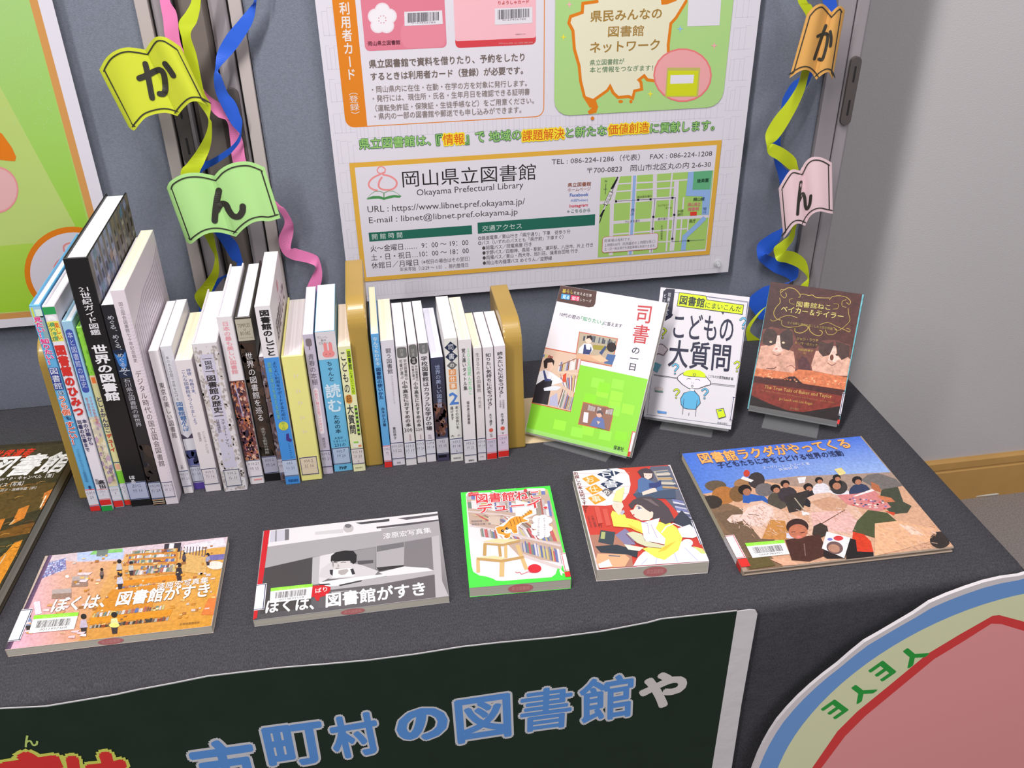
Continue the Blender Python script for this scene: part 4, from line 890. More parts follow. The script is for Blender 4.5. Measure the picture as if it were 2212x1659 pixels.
S.t('楽しい', 697, 735, (216, 90, 40), .74, .42, .03); S.t('調べ学習', 696, 736, (46, 150, 110), .42, .36, .03); S.t('シリーズ', 696, 737, (60, 60, 60), .16, .26, .02)
S.t('図書館のひみつ', 745, 899, (206, 52, 46), .48, .86, .06); S.t('本の分類から', 905, 962, (50, 52, 98), .74, .44, .03); S.t('司書の仕事まで', 906, 975, (50, 52, 98), .28, .42, .03); S.t('高田', 1036, 1055, (40, 40, 50), .66, .6, .03); S.t('監修', 1033, 1046, (40, 40, 50), .3, .3, 0)
S.label(1056, 1078, 'C010', 'ﾕ', (208, 80, 90), red=(1079, 1090)); S.block(1091.5, 1104, (40, 150, 70)); S.done()
S = SP[3]; S.grad(694, 900, (150, 190, 216), (150, 204, 232)); S.grad(900, 1050, (198, 190, 176), (216, 206, 170)); S.mottle(905, 1045, [(190, 160, 180), (206, 190, 150), (170, 150, 170), (222, 214, 186)], 40, .3, 3)
S.P.rr(S.w*.12, S.w*.82, S.z(848), S.z(711), S.w*.33, (62, 82, 164)); S.P.up(); S.t('本と図書館の歴史', 716, 838, (196, 204, 230), .47, .56, .0); S.t('ラクダの移動図書館', 856, 916, (196, 106, 110), .7, .3, 0); S.t('電子図書館まで', 858, 900, (196, 106, 110), .3, .3, 0)
S.t('モーリンサワ', 962, 1000, (90, 80, 90), .4, .34, 0); S.t('西村書店', 1010, 1040, (110, 100, 100), .7, .34, 0); S.label(1051, 1080, 'C010', 'ｻ', (200, 190, 200), red=(1081, 1094)); S.done()
S = SP[4]; S.grad(811, 1018, (206, 200, 150), (222, 218, 160)); S.mottle(715, 810, [(110, 180, 50), (150, 214, 80)], 16, .3, 8); S.block(812, 830, (222, 196, 160)); S.block(815, 828, (226, 120, 56), .2, .8); S.block(998, 1000, (50, 80, 130)); S.block(1002, 1014, (226, 170, 140), .15, .85); S.block(1017, 1043, (126, 200, 60))
S.t('としょかんねこ', 857, 935, (52, 56, 96), .5, .9, .04); S.t('デューイ', 937, 976, (206, 72, 48), .5, .9, .05); S.label(1044, 1079, 'C', 'ﾏ', (200, 190, 200), red=(1080, 1090)); S.done()
S = SP[5]; S.h_('21', 620, 629, (226, 224, 230), .32, .70, .0); S.t('世紀ガイド図鑑', 631, 724, (226, 224, 230), .52, .44, .015); S.t('世界の図書館', 744, 866, (232, 230, 236), .50, .68, .04); S.t('ほる', 1026, 1044, (220, 220, 226), .38, .3, .03); S.label(1040, 1078, 'Z012', 'ｾｶ 16', NAVY, True, (172, 178, 204), u0=.0, u1=.97); S.done()
S = SP[6]; S.block(755, 815, (30, 42, 66)); S.P.clip = (0, S.w, 0, S.h); S.P.polyl([(S.w*.05, S.z(762)), (S.w*.5, S.z(772)), (S.w*.95, S.z(760)), (S.w*.8, S.z(790)), (S.w*.5, S.z(799)), (S.w*.2, S.z(788))], (56, 118, 190)); S.P.up(); S.P.clip = None
S.block(800, 802, (170, 180, 200), .1, .9); S.t('めぐる、めくる、めぐるめく', 681, 812, (206, 210, 222), .5, .56, 0); S.t('石川県立図書館の新世界', 817, 922, (186, 186, 196), .5, .54, 0); S.t('知識と感性をつくる場所', 972, 1036, (110, 104, 110), .5, .34, 0); S.mottle(960, 1038, [(48, 42, 40), (60, 50, 44)], 20, .4, 4)
S.label(1041, 1077, '018.2143', 'ｲｼ 24', NAVY, base=(176, 180, 200)); S.block(1078, 1080, (190, 150, 120)); S.block(1082, 1084, (200, 190, 170)); S.block(1086, 1088, (190, 150, 120)); S.done()
S = SP[7]; S.t('国立国会図書館七十年記念館史', 652, 783, (120, 112, 118), .5, .32, 0); S.t('デジタル時代の国立国会図書館', 800, 1008, (96, 88, 94), .46, .5, .004)
for k in range(60): zz = .02+k*.0042; S.P.polyl([(S.w*.72, zz), (S.w*.86, zz-.001), (S.w, zz+.001), (S.w, zz+.0014), (S.w*.86, zz-.0006), (S.w*.72, zz+.0003)], (196, 178, 204))
S.label(1040, 1074, 'U016.11', 'ｺｸ 21', NAVY, True, (216, 208, 220), u0=0, u1=.9); S.done()
S = SP[8]; S.t('東京の美しい図書館', 826, 947, (60, 56, 62), .5, .58, .004); S.t('立野', 1004, 1013, (80, 76, 80), .45, .3, 0); S.label(1016, 1051, '010.213', 'ﾀﾃ 21'); S.done()
S = SP[9]; S.t('本のある空間で世界を広げる', 769, 866, (112, 108, 116), .42, .3, 0); S.t('図書館さんぽ', 868, 928, (60, 110, 170), .5, .62, .02); S.block(935, 947, (70, 62, 86)); S.P.polyl([(0, S.z(920)), (S.w, S.z(912)), (S.w, S.z(936)), (S.w*.5, S.z(946)), (0, S.z(936))], (206, 205, 214)); S.P.up(); S.t('館さんぽ', 898, 932, (60, 110, 170), .55, .6, .02)
S.block(972, 1005, (76, 84, 132)); S.mottle(972, 1005, [(96, 100, 150), (60, 66, 110), (40, 44, 70)], 18, .4, 5); S.block(1042, 1056, (86, 64, 150)); S.label(1006, 1041, '010.21', 'ﾎﾝ 10', base=(190, 192, 208)); S.done()
S = SP[10]; S.t('拝啓 市長さま、', 797, 856, (74, 92, 150), .68, .3, .01); S.t('こんな図書館をつくりましょう', 798, 917, (96, 112, 160), .36, .3, .004); S.t('アントネッラ・アンニョリ', 932, 980, (150, 140, 140), .7, .22, 0); S.t('萱野有美訳', 933, 953, (160, 150, 150), .42, .2, 0); S.label(1011, 1046, '010.1', 'ｱﾝ 16', NAVY, True, (216, 208, 212)); S.done()
S = SP[11]; S.mottle(748, 1058, [(186, 176, 172), (196, 188, 184), (170, 160, 160)], 520, .06, 6); S.block(748, 1058, (182, 172, 170), .0, .02)
S.P.rr(S.w*.22, S.w*.76, S.z(1010), S.z(765), .001, (200, 196, 216)); S.P.up(); S.block(774, 775.5, (50, 46, 50), .3, .68); S.t('図説', 779, 798, (50, 46, 50), .49, .3, .02); S.block(801, 802.5, (50, 46, 50), .3, .68)
S.t('図書館の歴史', 810, 892, (44, 40, 44), .48, .40, .03); S.block(897, 898.5, (50, 46, 50), .28, .66); S.t('スチュアート・マレー', 905, 966, (96, 90, 96), .58, .18, .01); S.t('日暮雅通監訳', 905, 934, (96, 90, 96), .36, .16, 0); S.label(1013, 1050, '010.2', 'ﾏﾚ 11', NAVY, True, (208, 204, 208), u0=.13, u1=.82); S.done()
S = SP[12]; S.block(822, 995, (110, 66, 64)); S.mottle(824, 995, [(170, 96, 70), (70, 48, 70), (196, 130, 90), (60, 44, 60), (150, 100, 110), (214, 170, 150), (50, 30, 40)], 260, .13, 7); S.t('日本の最も美しい図書館', 694, 808, (232, 150, 160), .5, .46, .01)
S.P.polyl([(S.w*.3, S.z(830)), (S.w*.38, S.z(830)), (S.w*.5, S.z(900)), (S.w*.42, S.z(900))], (170, 160, 190)); S.P.up(); S.label(993, 1030, '010.21', 'ｵｶ 15', base=(222, 216, 222)); S.block(1034, 1037, (226, 150, 150), .3, .9); S.done()
S = SP[13]; S.mottle(740, 1020, [(62, 48, 40), (38, 32, 26), (74, 58, 50)], 60, .3, 9); S.block(688, 735, (178, 172, 156)); S.h_('TEMPLES', 698, 706, (110, 102, 86), .1, .86); S.h_('OF', 709, 714, (110, 102, 86), .42, .58); S.h_('BOOKS', 715, 723, (110, 102, 86), .2, .8); S.h_('Libraries of the world', 727, 730, (130, 122, 104), .1, .9, 0)
S.t('世界の図書館を巡る', 760, 910, (214, 210, 214), .44, .48, .006); S.t('進化する叡智の神殿', 923, 980, (170, 166, 160), .45, .3, 0); S.label(985, 1022, '010.2', 'ｾｶ 24', base=(166, 164, 182)); S.block(1023, 1038, (24, 22, 24)); S.done()
S = SP[14]; S.mottle(772, 1036, [(90, 96, 130), (130, 104, 96), (76, 62, 66), (150, 140, 150)], 60, .5, 2); S.label(990, 1022, '018', 'ｾｶ', base=(196, 192, 206)); S.done()
S = SP[15]; S.block(772, 1045, (70, 142, 216)); S.t('図書館のしごと', 669, 769, (34, 32, 36), .56, .66, .045); S.t('よりよい利用をサポートするために', 780, 907, (26, 56, 110), .66, .34, .004); S.t('読書と学びを支える知恵', 781, 905, (120, 180, 160), .3, .24, .02)
S.P.rr(S.w*.2, S.w*.86, S.z(929), S.z(910), .008, (206, 206, 70)); S.P.up(); S.t('第２版', 911, 928, (110, 160, 80), .53, .3, 0); S.P.curve  # small butterfly mark
S.P.polyl([(S.w*.55, S.z(950)), (S.w*.62, S.z(937)), (S.w*.8, S.z(936)), (S.w*.78, S.z(946)), (S.w*.95, S.z(950)), (S.w*.82, S.z(955))], (70, 50, 130)); S.P.up(); S.t('J A P A N F O', 957, 988, (34, 56, 120), .7, .2, .01); S.label(992, 1028, '010', 'ﾄｼ 21', base=(184, 196, 220)); S.h_('筑波出版会', 1034, 1040, (30, 60, 120), .2, .9); S.done()
S = SP[16]; S.P.clip = (0, S.w, 0, S.h)
for k, py in enumerate((812, 845, 870, 902, 932)):
    for a in range(5): S.P.polyl([(S.w*.52+.0018*math.cos(a*1.257+j*1.05)*.6+.0021*math.cos(a*1.257), S.z(py)+.0021*math.sin(a*1.257)+.0014*math.sin(j*1.05)) for j in range(6)], (228, 216, 186))
S.P.clip = None; S.P.up(); S.label(986, 1025, '010.2', 'ﾖﾐ 16', NAVY, True, (222, 204, 178), u0=.06, u1=.9); S.done()
S = SP[17]; S.P.rr(S.w*.2, S.w*.76, S.z(748), S.z(731), .0025, (124, 112, 118)); S.block(748, 756, (110, 80, 80), .44, .52); S.t('青春の本棚', 764, 832, (84, 78, 86), .5, .58, .004); S.P.rr(S.w*.2, S.w*.72, S.z(937), S.z(838), .003, (226, 216, 226)); S.P.up(); S.t('中高生に贈る文芸ブックガイド', 842, 932, (216, 80, 110), .46, .34, .004); S.t('高見京子', 945, 968, (120, 112, 124), .52, .36, .01); S.label(972, 1009, '019.5', 'ﾀｶ 21', base=(190, 184, 204)); S.done()
S = SP[18]; S.block(716, 776, (214, 208, 214)); S.h_('忙しいし', 725, 731, (60, 58, 62), .1, .6, 0); S.h_('集中', 732, 737, (60, 58, 62), .25, .5, 0); S.h_('できないよ', 738, 744, (60, 58, 62), .12, .7, 0); PKR = (230, 140, 140)
for a, b in ((.34, .52), (.60, .78)): S.P.rr(S.w*a, S.w*b, S.z(760), S.z(740), .002, PKR)
S.P.rr(S.w*.24, S.w*.86, S.z(772), S.z(757), .0045, PKR); S.P.up()
for u in (.4, .6): S.block(764, 765.5, (70, 50, 50), u, u+.04)
S.t('ちゃんと', 780, 824, (36, 54, 74), .52, .32, .01); S.t('読む', 829, 892, (208, 226, 240), .5, .82, .03); S.t('ための本', 896, 936, (30, 48, 66), .5, .34, .012); S.h_('人生が', 943, 948, (30, 60, 90), .25, .7, 0); S.h_('うまくいく', 950, 955, (30, 60, 90), .15, .85, 0); S.h_('231の', 957, 964, (30, 60, 90), .2, .8, 0); S.label(966, 1002, '002.7', 'ﾁﾔ 20', NAVY, True, (172, 190, 216), u0=.0, u1=.97); S.h_('PHP', 1007, 1013, (30, 36, 50), .3, .7, .03); S.done()
S = SP[19]; S.block(755, 853, (190, 220, 44), .62, .96); S.t('図書館', 759, 800, (40, 44, 40), .79, .26, .03); S.t('にまいこんだ', 802, 851, (40, 44, 40), .79, .22, .01); S.t('こどもの', 757, 850, (44, 46, 62), .32, .5, .01); S.P.rr(S.w*.1, S.w*.62, S.z(871), S.z(852), .004, (222, 146, 56)); S.P.up(); S.t('超', 853, 870, (80, 50, 30), .36, .4, .01); S.t('大質問', 873, 938, (40, 42, 56), .36, .54, .02)
S.block(876, 940, (56, 66, 48), .72, .92)
for k in range(7): S.block(878+k*9, 882+k*9, (150, 200, 70), .7, .94)
S.P.rr(S.w*.2, S.w*.86, S.z(966), S.z(952), .003, (232, 230, 214)); S.P.up(); S.block(953, 957, (150, 200, 80), .3, .7); S.block(961, 965, (226, 140, 90), .65, .9); S.label(968, 1002, '015.93', 'ｺﾄ 23', base=(220, 210, 206), l3='2'); S.h_('青春出版社', 1008, 1011, (110, 104, 70), .15, .8, 0); S.done()
S = SP[21]; S.t('なんでもわかる', 728, 790, (208, 226, 240), .5, .62, .02); S.t('図書館の使いかた', 794, 863, (26, 60, 110), .5, .66, .03); S.t('赤木かん子著', 880, 921, (26, 50, 80), .55, .5, .01); S.label(962, 996, 'C015', 'ｱｶ', (216, 100, 110), base=(222, 210, 222), red=(997, 1009)); S.done()
S = SP[22]; S.t('闘う図書館', 752, 808, (84, 80, 88), .52, .42, .01); S.t('アメリカのライブラリアンシップ', 812, 873, (160, 154, 162), .6, .18, 0); S.t('豊田恭子', 922, 949, (70, 66, 72), .4, .26, .01); S.label(955, 991, '010.253', 'ﾄﾖ 22', base=(212, 206, 216)); S.h_('筑摩', 997, 1001, (110, 106, 110), .35, .65, 0); S.done()
for n_, num, b1, b2, b3, yl, c1_, c2_ in ((23, '300', 776, 818, 822, 955, 'ﾄｳ 17', '019.5'), (24, '220', 789, 820, 824, 950, 'ﾄｳ 20', '019.5')):
    S = SP[n_]; S.P.rr(S.w*.08, S.w*.94, S.z(773), S.z(750 if n_ == 23 else 744), .003, (112, 112, 110)); S.P.up(); S.t('読書', 753, 770, (170, 168, 166), .5, .34, 0)
    S.t('学校図書館の', b1, b2+4, (96, 92, 94), .72, .3, .01); S.t('司書が選ぶ', b1, b2, (96, 92, 94), .34, .3, .01)
    if n_ == 24: S.P.rr(S.w*.14, S.w*.86, S.z(787), S.z(771), .004, (46, 42, 44)); S.P.up(); S.t('増補', 773, 785, (210, 206, 206), .5, .4, 0)
    S.t('小中高生におすすめの本', b3, 922, (66, 62, 64), .52, .52, .02); S.h_(num, 924, 933 if n_ == 23 else 930, (66, 62, 64), .1, .85, .0); S.t('東京都立高校', 938, 952 if n_ == 23 else 948, (170, 130, 140), .6, .2, 0); S.label(yl, yl+36, c2_, c1_); S.done()
S = SP[25]; S.block(741, 758, (114, 114, 116), .04, .96); S.P.rr(S.w*.08, S.w*.92, S.z(764), S.z(750), .003, (114, 114, 116)); S.P.up(); S.t('読書', 745, 762, (170, 168, 170), .5, .32, 0); S.t('学校図書館はカラフルな学びの場', 769, 930, (56, 52, 56), .5, .66, .02); S.t('松田', 938, 948, (150, 140, 150), .5, .36, 0); S.label(950, 981, '017.4', 'ﾏﾂ 18'); S.done()
S = SP[26]; S.grad(772, 870, (58, 60, 88), (52, 48, 64)); S.mottle(870, 942, [(120, 80, 66), (96, 60, 50), (70, 48, 52), (140, 104, 92)], 50, .3, 11); S.t('世界の美しい図書館', 788, 881, (166, 178, 214), .5, .44, 0); S.label(945, 980, '012', 'ｾｶ 15', base=(196, 192, 202)); S.block(983, 994, (70, 64, 90)); S.block(983, 988, (20, 20, 26), .1, .8); S.done()
S = SP[27]
def dia(u, py, r, col): S.P.polyl([(S.w*u-r, S.z(py)), (S.w*u, S.z(py)-r*1.05), (S.w*u+r, S.z(py)), (S.w*u, S.z(py)+r*1.05)], col)
dia(.48, 750, .0078, (32, 42, 72)); dia(.5, 770, .0078, (32, 42, 72)); dia(.5, 789, .0066, (104, 104, 106)); S.P.up(); S.t('司', 743, 757, (226, 228, 236), .48, .5, .0); S.t('書', 763, 777, (226, 228, 236), .5, .5, 0); S.t('の', 784, 794, (226, 224, 220), .5, .4, .02)
for ch, py in (('お', 804), ('仕', 819), ('事', 834)): S.block(py-6.5, py+6.5, (222, 150, 92), .22, .78); S.t(ch, py-5.5, py+5.5, (240, 226, 214), .5, .42, .02)
S.h_('2', 848, 873, (76, 124, 202), .16, .84, .03); S.t('本との出会いを', 877, 927, (66, 62, 66), .68, .26, .015); S.t('届けます', 877, 907, (66, 62, 66), .3, .26, .015); S.h_('大', 938, 943, (60, 56, 60), .1, .35, .01); S.h_('小', 938, 943, (60, 56, 60), .62, .82, .01); S.label(946, 980, '013.1', 'ｵｵ 18', base=(206, 204, 216), l3='2'); S.h_('勉誠出版', 987, 991, (80, 70, 90), .2, .8, 0); S.done()
S = SP[28]; S.t('１００万回死んだねこ', 752, 853, (110, 214, 140), .74, .3, .015); S.t('覚え違いタイトル集', 752, 843, (66, 62, 66), .36, .32, .015); S.t('福井県立図書館', 866, 916, (90, 86, 88), .5, .24, .012); S.label(949, 984, '015.2', 'ﾌｸ 21', base=(216, 212, 222)); S.h_('講談社', 992, 996, (80, 76, 84), .3, .78, .01); S.done()
S = SP[29]; S.t('生きるための図書館', 762, 848, (96, 92, 94), .48, .52, .004); S.t('竹内悊', 857, 882, (110, 106, 108), .5, .4, 0); S.label(946, 979, '010.4', 'ﾀｹ 19'); S.h_('1783', 985, 988, (110, 104, 120), .25, .7, 0); S.done()
S = SP[30]; S.t('知りたい気持ちに火をつけろ！', 763, 885, (54, 50, 58), .5, .54, .025); S.t('木下通子', 893, 920, (70, 66, 70), .5, .3, .012); S.P.rr(S.w*.3, S.w*.7, S.z(933), S.z(925), .003, (214, 96, 80)); S.t('岩波', 936, 944, (120, 100, 110), .5, .3, 0); S.label(947, 978, 'C017', 'ｷﾉ', (214, 100, 116), base=(206, 196, 216), red=(979, 991)); S.done()
S = SP[31]; S.t('読みたい心に火をつけろ！', 760, 859, (54, 50, 58), .5, .52, .025); S.t('学校図書館', 864, 883, (130, 126, 132), .66, .2, 0); S.t('大活用術', 864, 880, (130, 126, 132), .38, .2, 0); S.t('木下通子', 892, 917, (70, 66, 70), .5, .3, .012); S.P.rr(S.w*.3, S.w*.7, S.z(929), S.z(921), .003, (214, 96, 80)); S.t('岩', 933, 937, (80, 70, 80), .5, .24, 0); S.label(939, 973, 'C017', 'ｷﾉ', (226, 160, 170), base=(220, 200, 222), red=(974, 986)); S.done()

# faces of covers that can be seen from the right
def side(i, m=INK_PHOTO):
    r, (x0, x1, y, h, D, t_, px) = SP[i].root, raw[i]
    P = Print((SP[i].w+.00005, .001, 0), (0, 1, 0), (0, 0, 1), 1.0); P.clip = (.0005, D-.0015, .0005, h-.0005); P.D, P.h = D, h
    return P
def fin(P, i, name='cover_print', m=INK_PHOTO): o = P.build(name, m); o.parent = SP[i].root
P = side(5); rnd = random.Random(3); P.flat(0, P.D, 0, P.h, (90, 84, 88)); P.up()
for k in range(10):                                                       # photograph of tall library galleries
    u = .012+k*.020; P.flat(u, u+.012, .05, P.h, (124, 132, 166) if k < 5 else (120, 108, 90))
    for j in range(9): P.flat(u+.002, u+.010, .17+j*.018, .182+j*.018, rnd.choice([(60, 76, 96), (150, 160, 186), (70, 62, 56), (120, 122, 140)] if k < 6 else [(104, 92, 66), (70, 60, 46), (190, 186, 176), (86, 76, 60)]))
P.up(); P.polyl([(.0, .17), (P.D, .20), (P.D, .05), (0, .05)], (104, 88, 84)); P.up()
for k in range(40): u = rnd.uniform(0, P.D); v = rnd.uniform(.08, .33); P.polyl([(u, v), (u+.012, v+.004), (u+.010, v+.014), (u-.002, v+.011)], rnd.choice([(130, 140, 176), (176, 166, 170), (90, 90, 110), (150, 126, 116), (80, 116, 140), (196, 196, 210)]))
fin(P, 5)
P = side(7); 
for k in range(44):
    v0 = .03+k*.0053; pts_ = []
    for j in range(13):
        u = P.D*j/12; v = v0 + .030*(u/P.D)**1.5 + .012*math.sin(u*26+.6)*(1-u/P.D*.3) + (.014 if u > .04 else 0)*(1-math.exp(-(u-.04)*30)); pts_.append((u, min(v, P.h-.001)))
    if v0 < .245: P.polyl([(a, b) for a, b in pts_]+[(a, b-.0009) for a, b in pts_[::-1]], (170, 158, 182))
fin(P, 7, m=INK)
P = side(2); P.flat(.02, .07, .235, .262, (216, 196, 70)); P.up()
for a, b, c, d in ((.01, .03, .262, .264), (.03, .05, .255, .257), (.02, .045, .242, .244)): P.flat(a, b, c, d, (50, 50, 56))
P.flat(.035, .045, .24, .258, (206, 110, 50)); P.flat(.055, .062, .238, .254, (60, 120, 90)); fin(P, 2, m=INK)
P = side(15)
P.vtext('図書館のしごと', (.030, .238), (.118, .250), .02, (60, 52, 56), .0, local=True)
P.v = []; P.f = []; P.c = []
for k, ch in enumerate('図書館のしごと'):
    vs, fs = glyphs(ch, 0, 2); P._ink(vs, fs, Vector((.022+k*.0185, .198)), Vector((.017, 0)), Vector((0, .03)), (96, 84, 90) if k < 3 else (86, 40, 66), .02)
P.up(); P.rr(.085, .100, .232, .246, .004, (216, 150, 160)); fin(P, 15, m=INK)

# ------------------------------------------------------------------ wooden bookends
WD = mat('varnished_wood', (172, 140, 66), .38, .5, noise=(9, .08), g=1.0, coat=.25)
def bookend(x0, x1, y, h, D, label, tilt=0.0, slope=.0):
    t = thing('bookend', label, 'bookend', (x0, y, TZ+.0002), 'wooden bookends'); t.rotation_euler = (0, math.atan2(tilt, h), 0)
    prof = [(0, 0), (D, 0), (D, h-.012)]
    for k in range(5): a = math.radians(k*22.5); prof.append((D-.012+.012*math.cos(a), h-.012+.012*math.sin(a)))
    r = .030
    for k in range(9): a = math.radians(90+k*11.25); prof.append((r+r*math.cos(a), h-r+r*math.sin(a)))
    mb = MB().prism(prof, 0, 0, x1-x0); me_o = mb.build('block', WD, bevel=.0022, smooth=False); me_o.parent = t
    for k in (1,): 
        ft = MB().box(.003, x1-x0-.003, .004, D-.004, -.0001, .0012).build('felt_pad', mat('green_felt', (60, 80, 60), .95)); ft.parent = t
    return t
bookend(-.4112, -.3942, .986, .226, .15, 'varnished wooden bookend at the left end of the book row', .005)
bookend(-.0480, -.0250, .991, .238, .148, 'tall varnished wooden bookend in the middle of the book row', -.002)
bookend(.1455, .1690, .997, .190, .130, 'varnished wooden bookend at the right end of the book row', -.004)
tag(MB().box(.1700, .262, 1.005, 1.120, TZ, TZ+.0012).build('cardboard_sheet', mat('beige_card', (208, 186, 150), .8), bevel=.0003), 'beige card sheet on the cloth right of the right-hand wooden bookend', 'card')
# ------------------------------------------------------------------ books lying flat / standing on easels
def frame_from(TL, TR, BR, BL):
    c = (TL+TR+BR+BL)/4; U = ((TR-TL)+(BR-BL)).normalized(); V0 = ((TL-BL)+(TR-BR)); V = (V0-U*V0.dot(U)).normalized()
    w_ = ((TR-TL).length+(BR-BL).length)/2; h = ((TL-BL).length+(TR-BR).length)/2
    return c, U, V, w_, h
def lay_book(name, c, U, V, w_, h, t, col, label, spine, hard=False, pages='greyish', back=None, cat='book', group=None):
    """c: centre of the front cover; body extends t behind it; spine: 'L' or 'R' side"""
    N = U.cross(V).normalized(); O = c-U*w_/2-V*h/2
    M = Matrix(((U.x, V.x, N.x, O.x), (U.y, V.y, N.y, O.y), (U.z, V.z, N.z, O.z), (0, 0, 0, 1)))
    root = thing(name, label, cat, tuple(O-N*t), group)
    cm = mat('cover_%02x%02x%02x' % col, col, .45, .4, g=1.0, coat=.1); k = .0025 if hard else .0006; e = .003 if hard else .0
    mb = MB().box(0, w_, 0, h, -k, 0).box(0, w_, 0, h, -t, -t+k)
    if spine == 'L': mb.box(0, k, 0, h, -t+k*.5, -k*.5)
    elif spine == 'R': mb.box(w_-k, w_, 0, h, -t+k*.5, -k*.5)
    mb.build('cover', cm, root, M, bevel=.0002 if not hard else .0008, seg=1)
    a0, a1 = (k+.0001, w_-e-.0004) if spine == 'L' else (e+.0004, w_-k-.0001)
    MB().box(a0, a1, e+.0002, h-e-.0002, -t+k+.0001, -k-.0001).build('page_block', PGF, root, M)
    P = Print(O, U, V, .94 if N.z > .9 else 1.0); P.clip = (0.0002, w_-.0002, .0002, h-.0002); P.M = M; P.w, P.h, P.t = w_, h, t
    P.flat(0, w_, 0, h, col); P.up()
    return root, P
PGF = mat('flat_page_block', (176, 170, 160), .85, .2, g=1.0); 
def page_lines(m):
    nt = m.node_tree; b = nt.nodes['Principled BSDF']; tc = nt.nodes.new('ShaderNodeTexCoord'); mp = nt.nodes.new('ShaderNodeMapping'); mp.inputs['Scale'].default_value = (4, 4, 1600)
    n = nt.nodes.new('ShaderNodeTexNoise'); n.inputs['Scale'].default_value = 1; nt.links.new(tc.outputs['Object'], mp.inputs['Vector']); nt.links.new(mp.outputs[0], n.inputs['Vector'])
    r = nt.nodes.new('ShaderNodeMapRange'); r.inputs['From Min'].default_value = .35; r.inputs['From Max'].default_value = .65; r.inputs['To Min'].default_value = .86; r.inputs['To Max'].default_value = 1.08; nt.links.new(n.outputs['Fac'], r.inputs['Value'])
    mx = nt.nodes.new('ShaderNodeMix'); mx.data_type = 'RGBA'; mx.blend_type = 'MULTIPLY'; mx.inputs['Factor'].default_value = 1
    mx.inputs['A'].default_value = lin((190, 184, 172)); nt.links.new(r.outputs['Result'], mx.inputs['B']); nt.links.new(mx.outputs['Result'], b.inputs['Base Color'])
page_lines(PGF)
def flat_book(px, t, *a, **k):
    z = TZ+t+.0003; P4 = [on_z(x, y, z) for x, y in px]; c, U, V, w_, h = frame_from(*P4); return lay_book('book', c, U, V, w_, h, t, *a, **k)
def stamp(root, P, u, wd=.026):
    """round red ownership stamp on the lower page edges"""
    M = P.M; O = M @ Vector((0, 0.00012, -P.t)); U = M.col[0].to_3d(); W = M.col[2].to_3d()
    s = Print(O-M.col[1].to_3d()*.0002, U, W, 1.0); hh = P.t*.42
    pts = [(u+wd/2*math.cos(a*.314), P.t/2+hh*math.sin(a*.314)) for a in range(20)]; s.tri(pts, [tuple(range(20))], (196, 116, 118)); s.up()
    vs, fs = glyphs('県立図書館', 0, 1); s.tri([(u-wd*.36+v[0]*wd*.145, P.t/2+(v[1]-.36)*P.t*.42) for v in vs], fs, (214, 160, 156)); s.build('page_edge_stamp', INK, root)
def spine_label(root, P, side_, v0, v1, wrap, line, red=None, base=(222, 216, 222)):
    """call number label folded from the spine onto the front cover"""
    M = P.M; c0 = M.col[0].to_3d(); N = M.col[2].to_3d(); O = M.to_translation(); V = M.col[1].to_3d()
    L = Print(O+N*(P.top()+.00008), c0, V, 1.0)
    u0, u1 = (0, wrap) if side_ == 'L' else (P.w-wrap, P.w)
    L.flat(u0, u1, v0, v1, base); L.up(); k = .0009
    L.flat(u0, u1, v1-k*2, v1-k, line); L.flat(u0, u1, v0+k, v0+2*k, line)
    if side_ == 'L': L.flat(u1-2*k, u1-k, v0+k, v1-k, line)
    else: L.flat(u0+k, u0+2*k, v0+k, v1-k, line)
    if red: L.flat(u0, u1, red[0], red[1], (208, 46, 42))
    o = L.build('call_number_label', INK_GLOSS, root)
    # spine face
    O2 = O+(c0*(-.0003) if side_ == 'L' else c0*(P.w+.0003))
    L = Print(O2, N if side_ == 'R' else -N, V, 1.0) if False else Print(O2, -V if side_ == 'R' else V, N, 1.0)
    f = (lambda a, b, c, d, col: L.flat(-b, -a, c, d, col)) if side_ == 'R' else (lambda a, b, c, d, col: L.flat(a, b, c, d, col))
    L.L = 1
    f(v0, v1, -P.t, 0, base); L.up(); f(v1-2*k, v1-k, -P.t, 0, line); f(v0+k, v0+2*k, -P.t, 0, line)
    if red: f(red[0], red[1], -P.t, 0, (208, 46, 42))
    L.build('call_number_label', INK_GLOSS, root)
def library_sticker(root, P, pts, k_, num):
    """barcode sticker: four corners in view px"""
    L = Print(P.O+P.N*(P.top()+.0001), P.U, P.V, 1.0); L.vw = P.vw
    TL, TR, BR, BL = pts; m = lambda A, B, t: (A[0]+(B[0]-A[0])*t, A[1]+(B[1]-A[1])*t)
    L.poly(pts, (232, 230, 234)); L.up(); g1, g2 = m(TL, BL, .22), m(TR, BR, .22); L.poly([TL, TR, g2, g1], (140, 220, 64)); L.up()
    i0, i1 = m(m(TL, BL, .32), m(TR, BR, .32), .12), m(m(TL, BL, .32), m(TR, BR, .32), .88); j0, j1 = m(m(TL, BL, .74), m(TR, BR, .74), .12), m(m(TL, BL, .74), m(TR, BR, .74), .88)
    L.barcode((i0, i1, j1, j0), k_, (66, 62, 66)); hpx = abs(BL[1]-TL[1])
    L.text(num, m(m(TL, BL, .91), m(TR, BR, .91), .22), m(m(TL, BL, .91), m(TR, BR, .91), .82), hpx*.12, (90, 86, 90)); L.text('岡山県立図書館', m(g1, g2, .2), m(g1, g2, .8), hpx*.14, (180, 236, 120))
    L.build('barcode_sticker', INK_GLOSS, root)
SHELFPAL = [(206, 200, 204), (186, 176, 180), (170, 96, 90), (96, 110, 160), (150, 140, 130), (220, 214, 216), (120, 80, 76), (196, 180, 120), (110, 130, 120)]

rnd = random.Random(21)
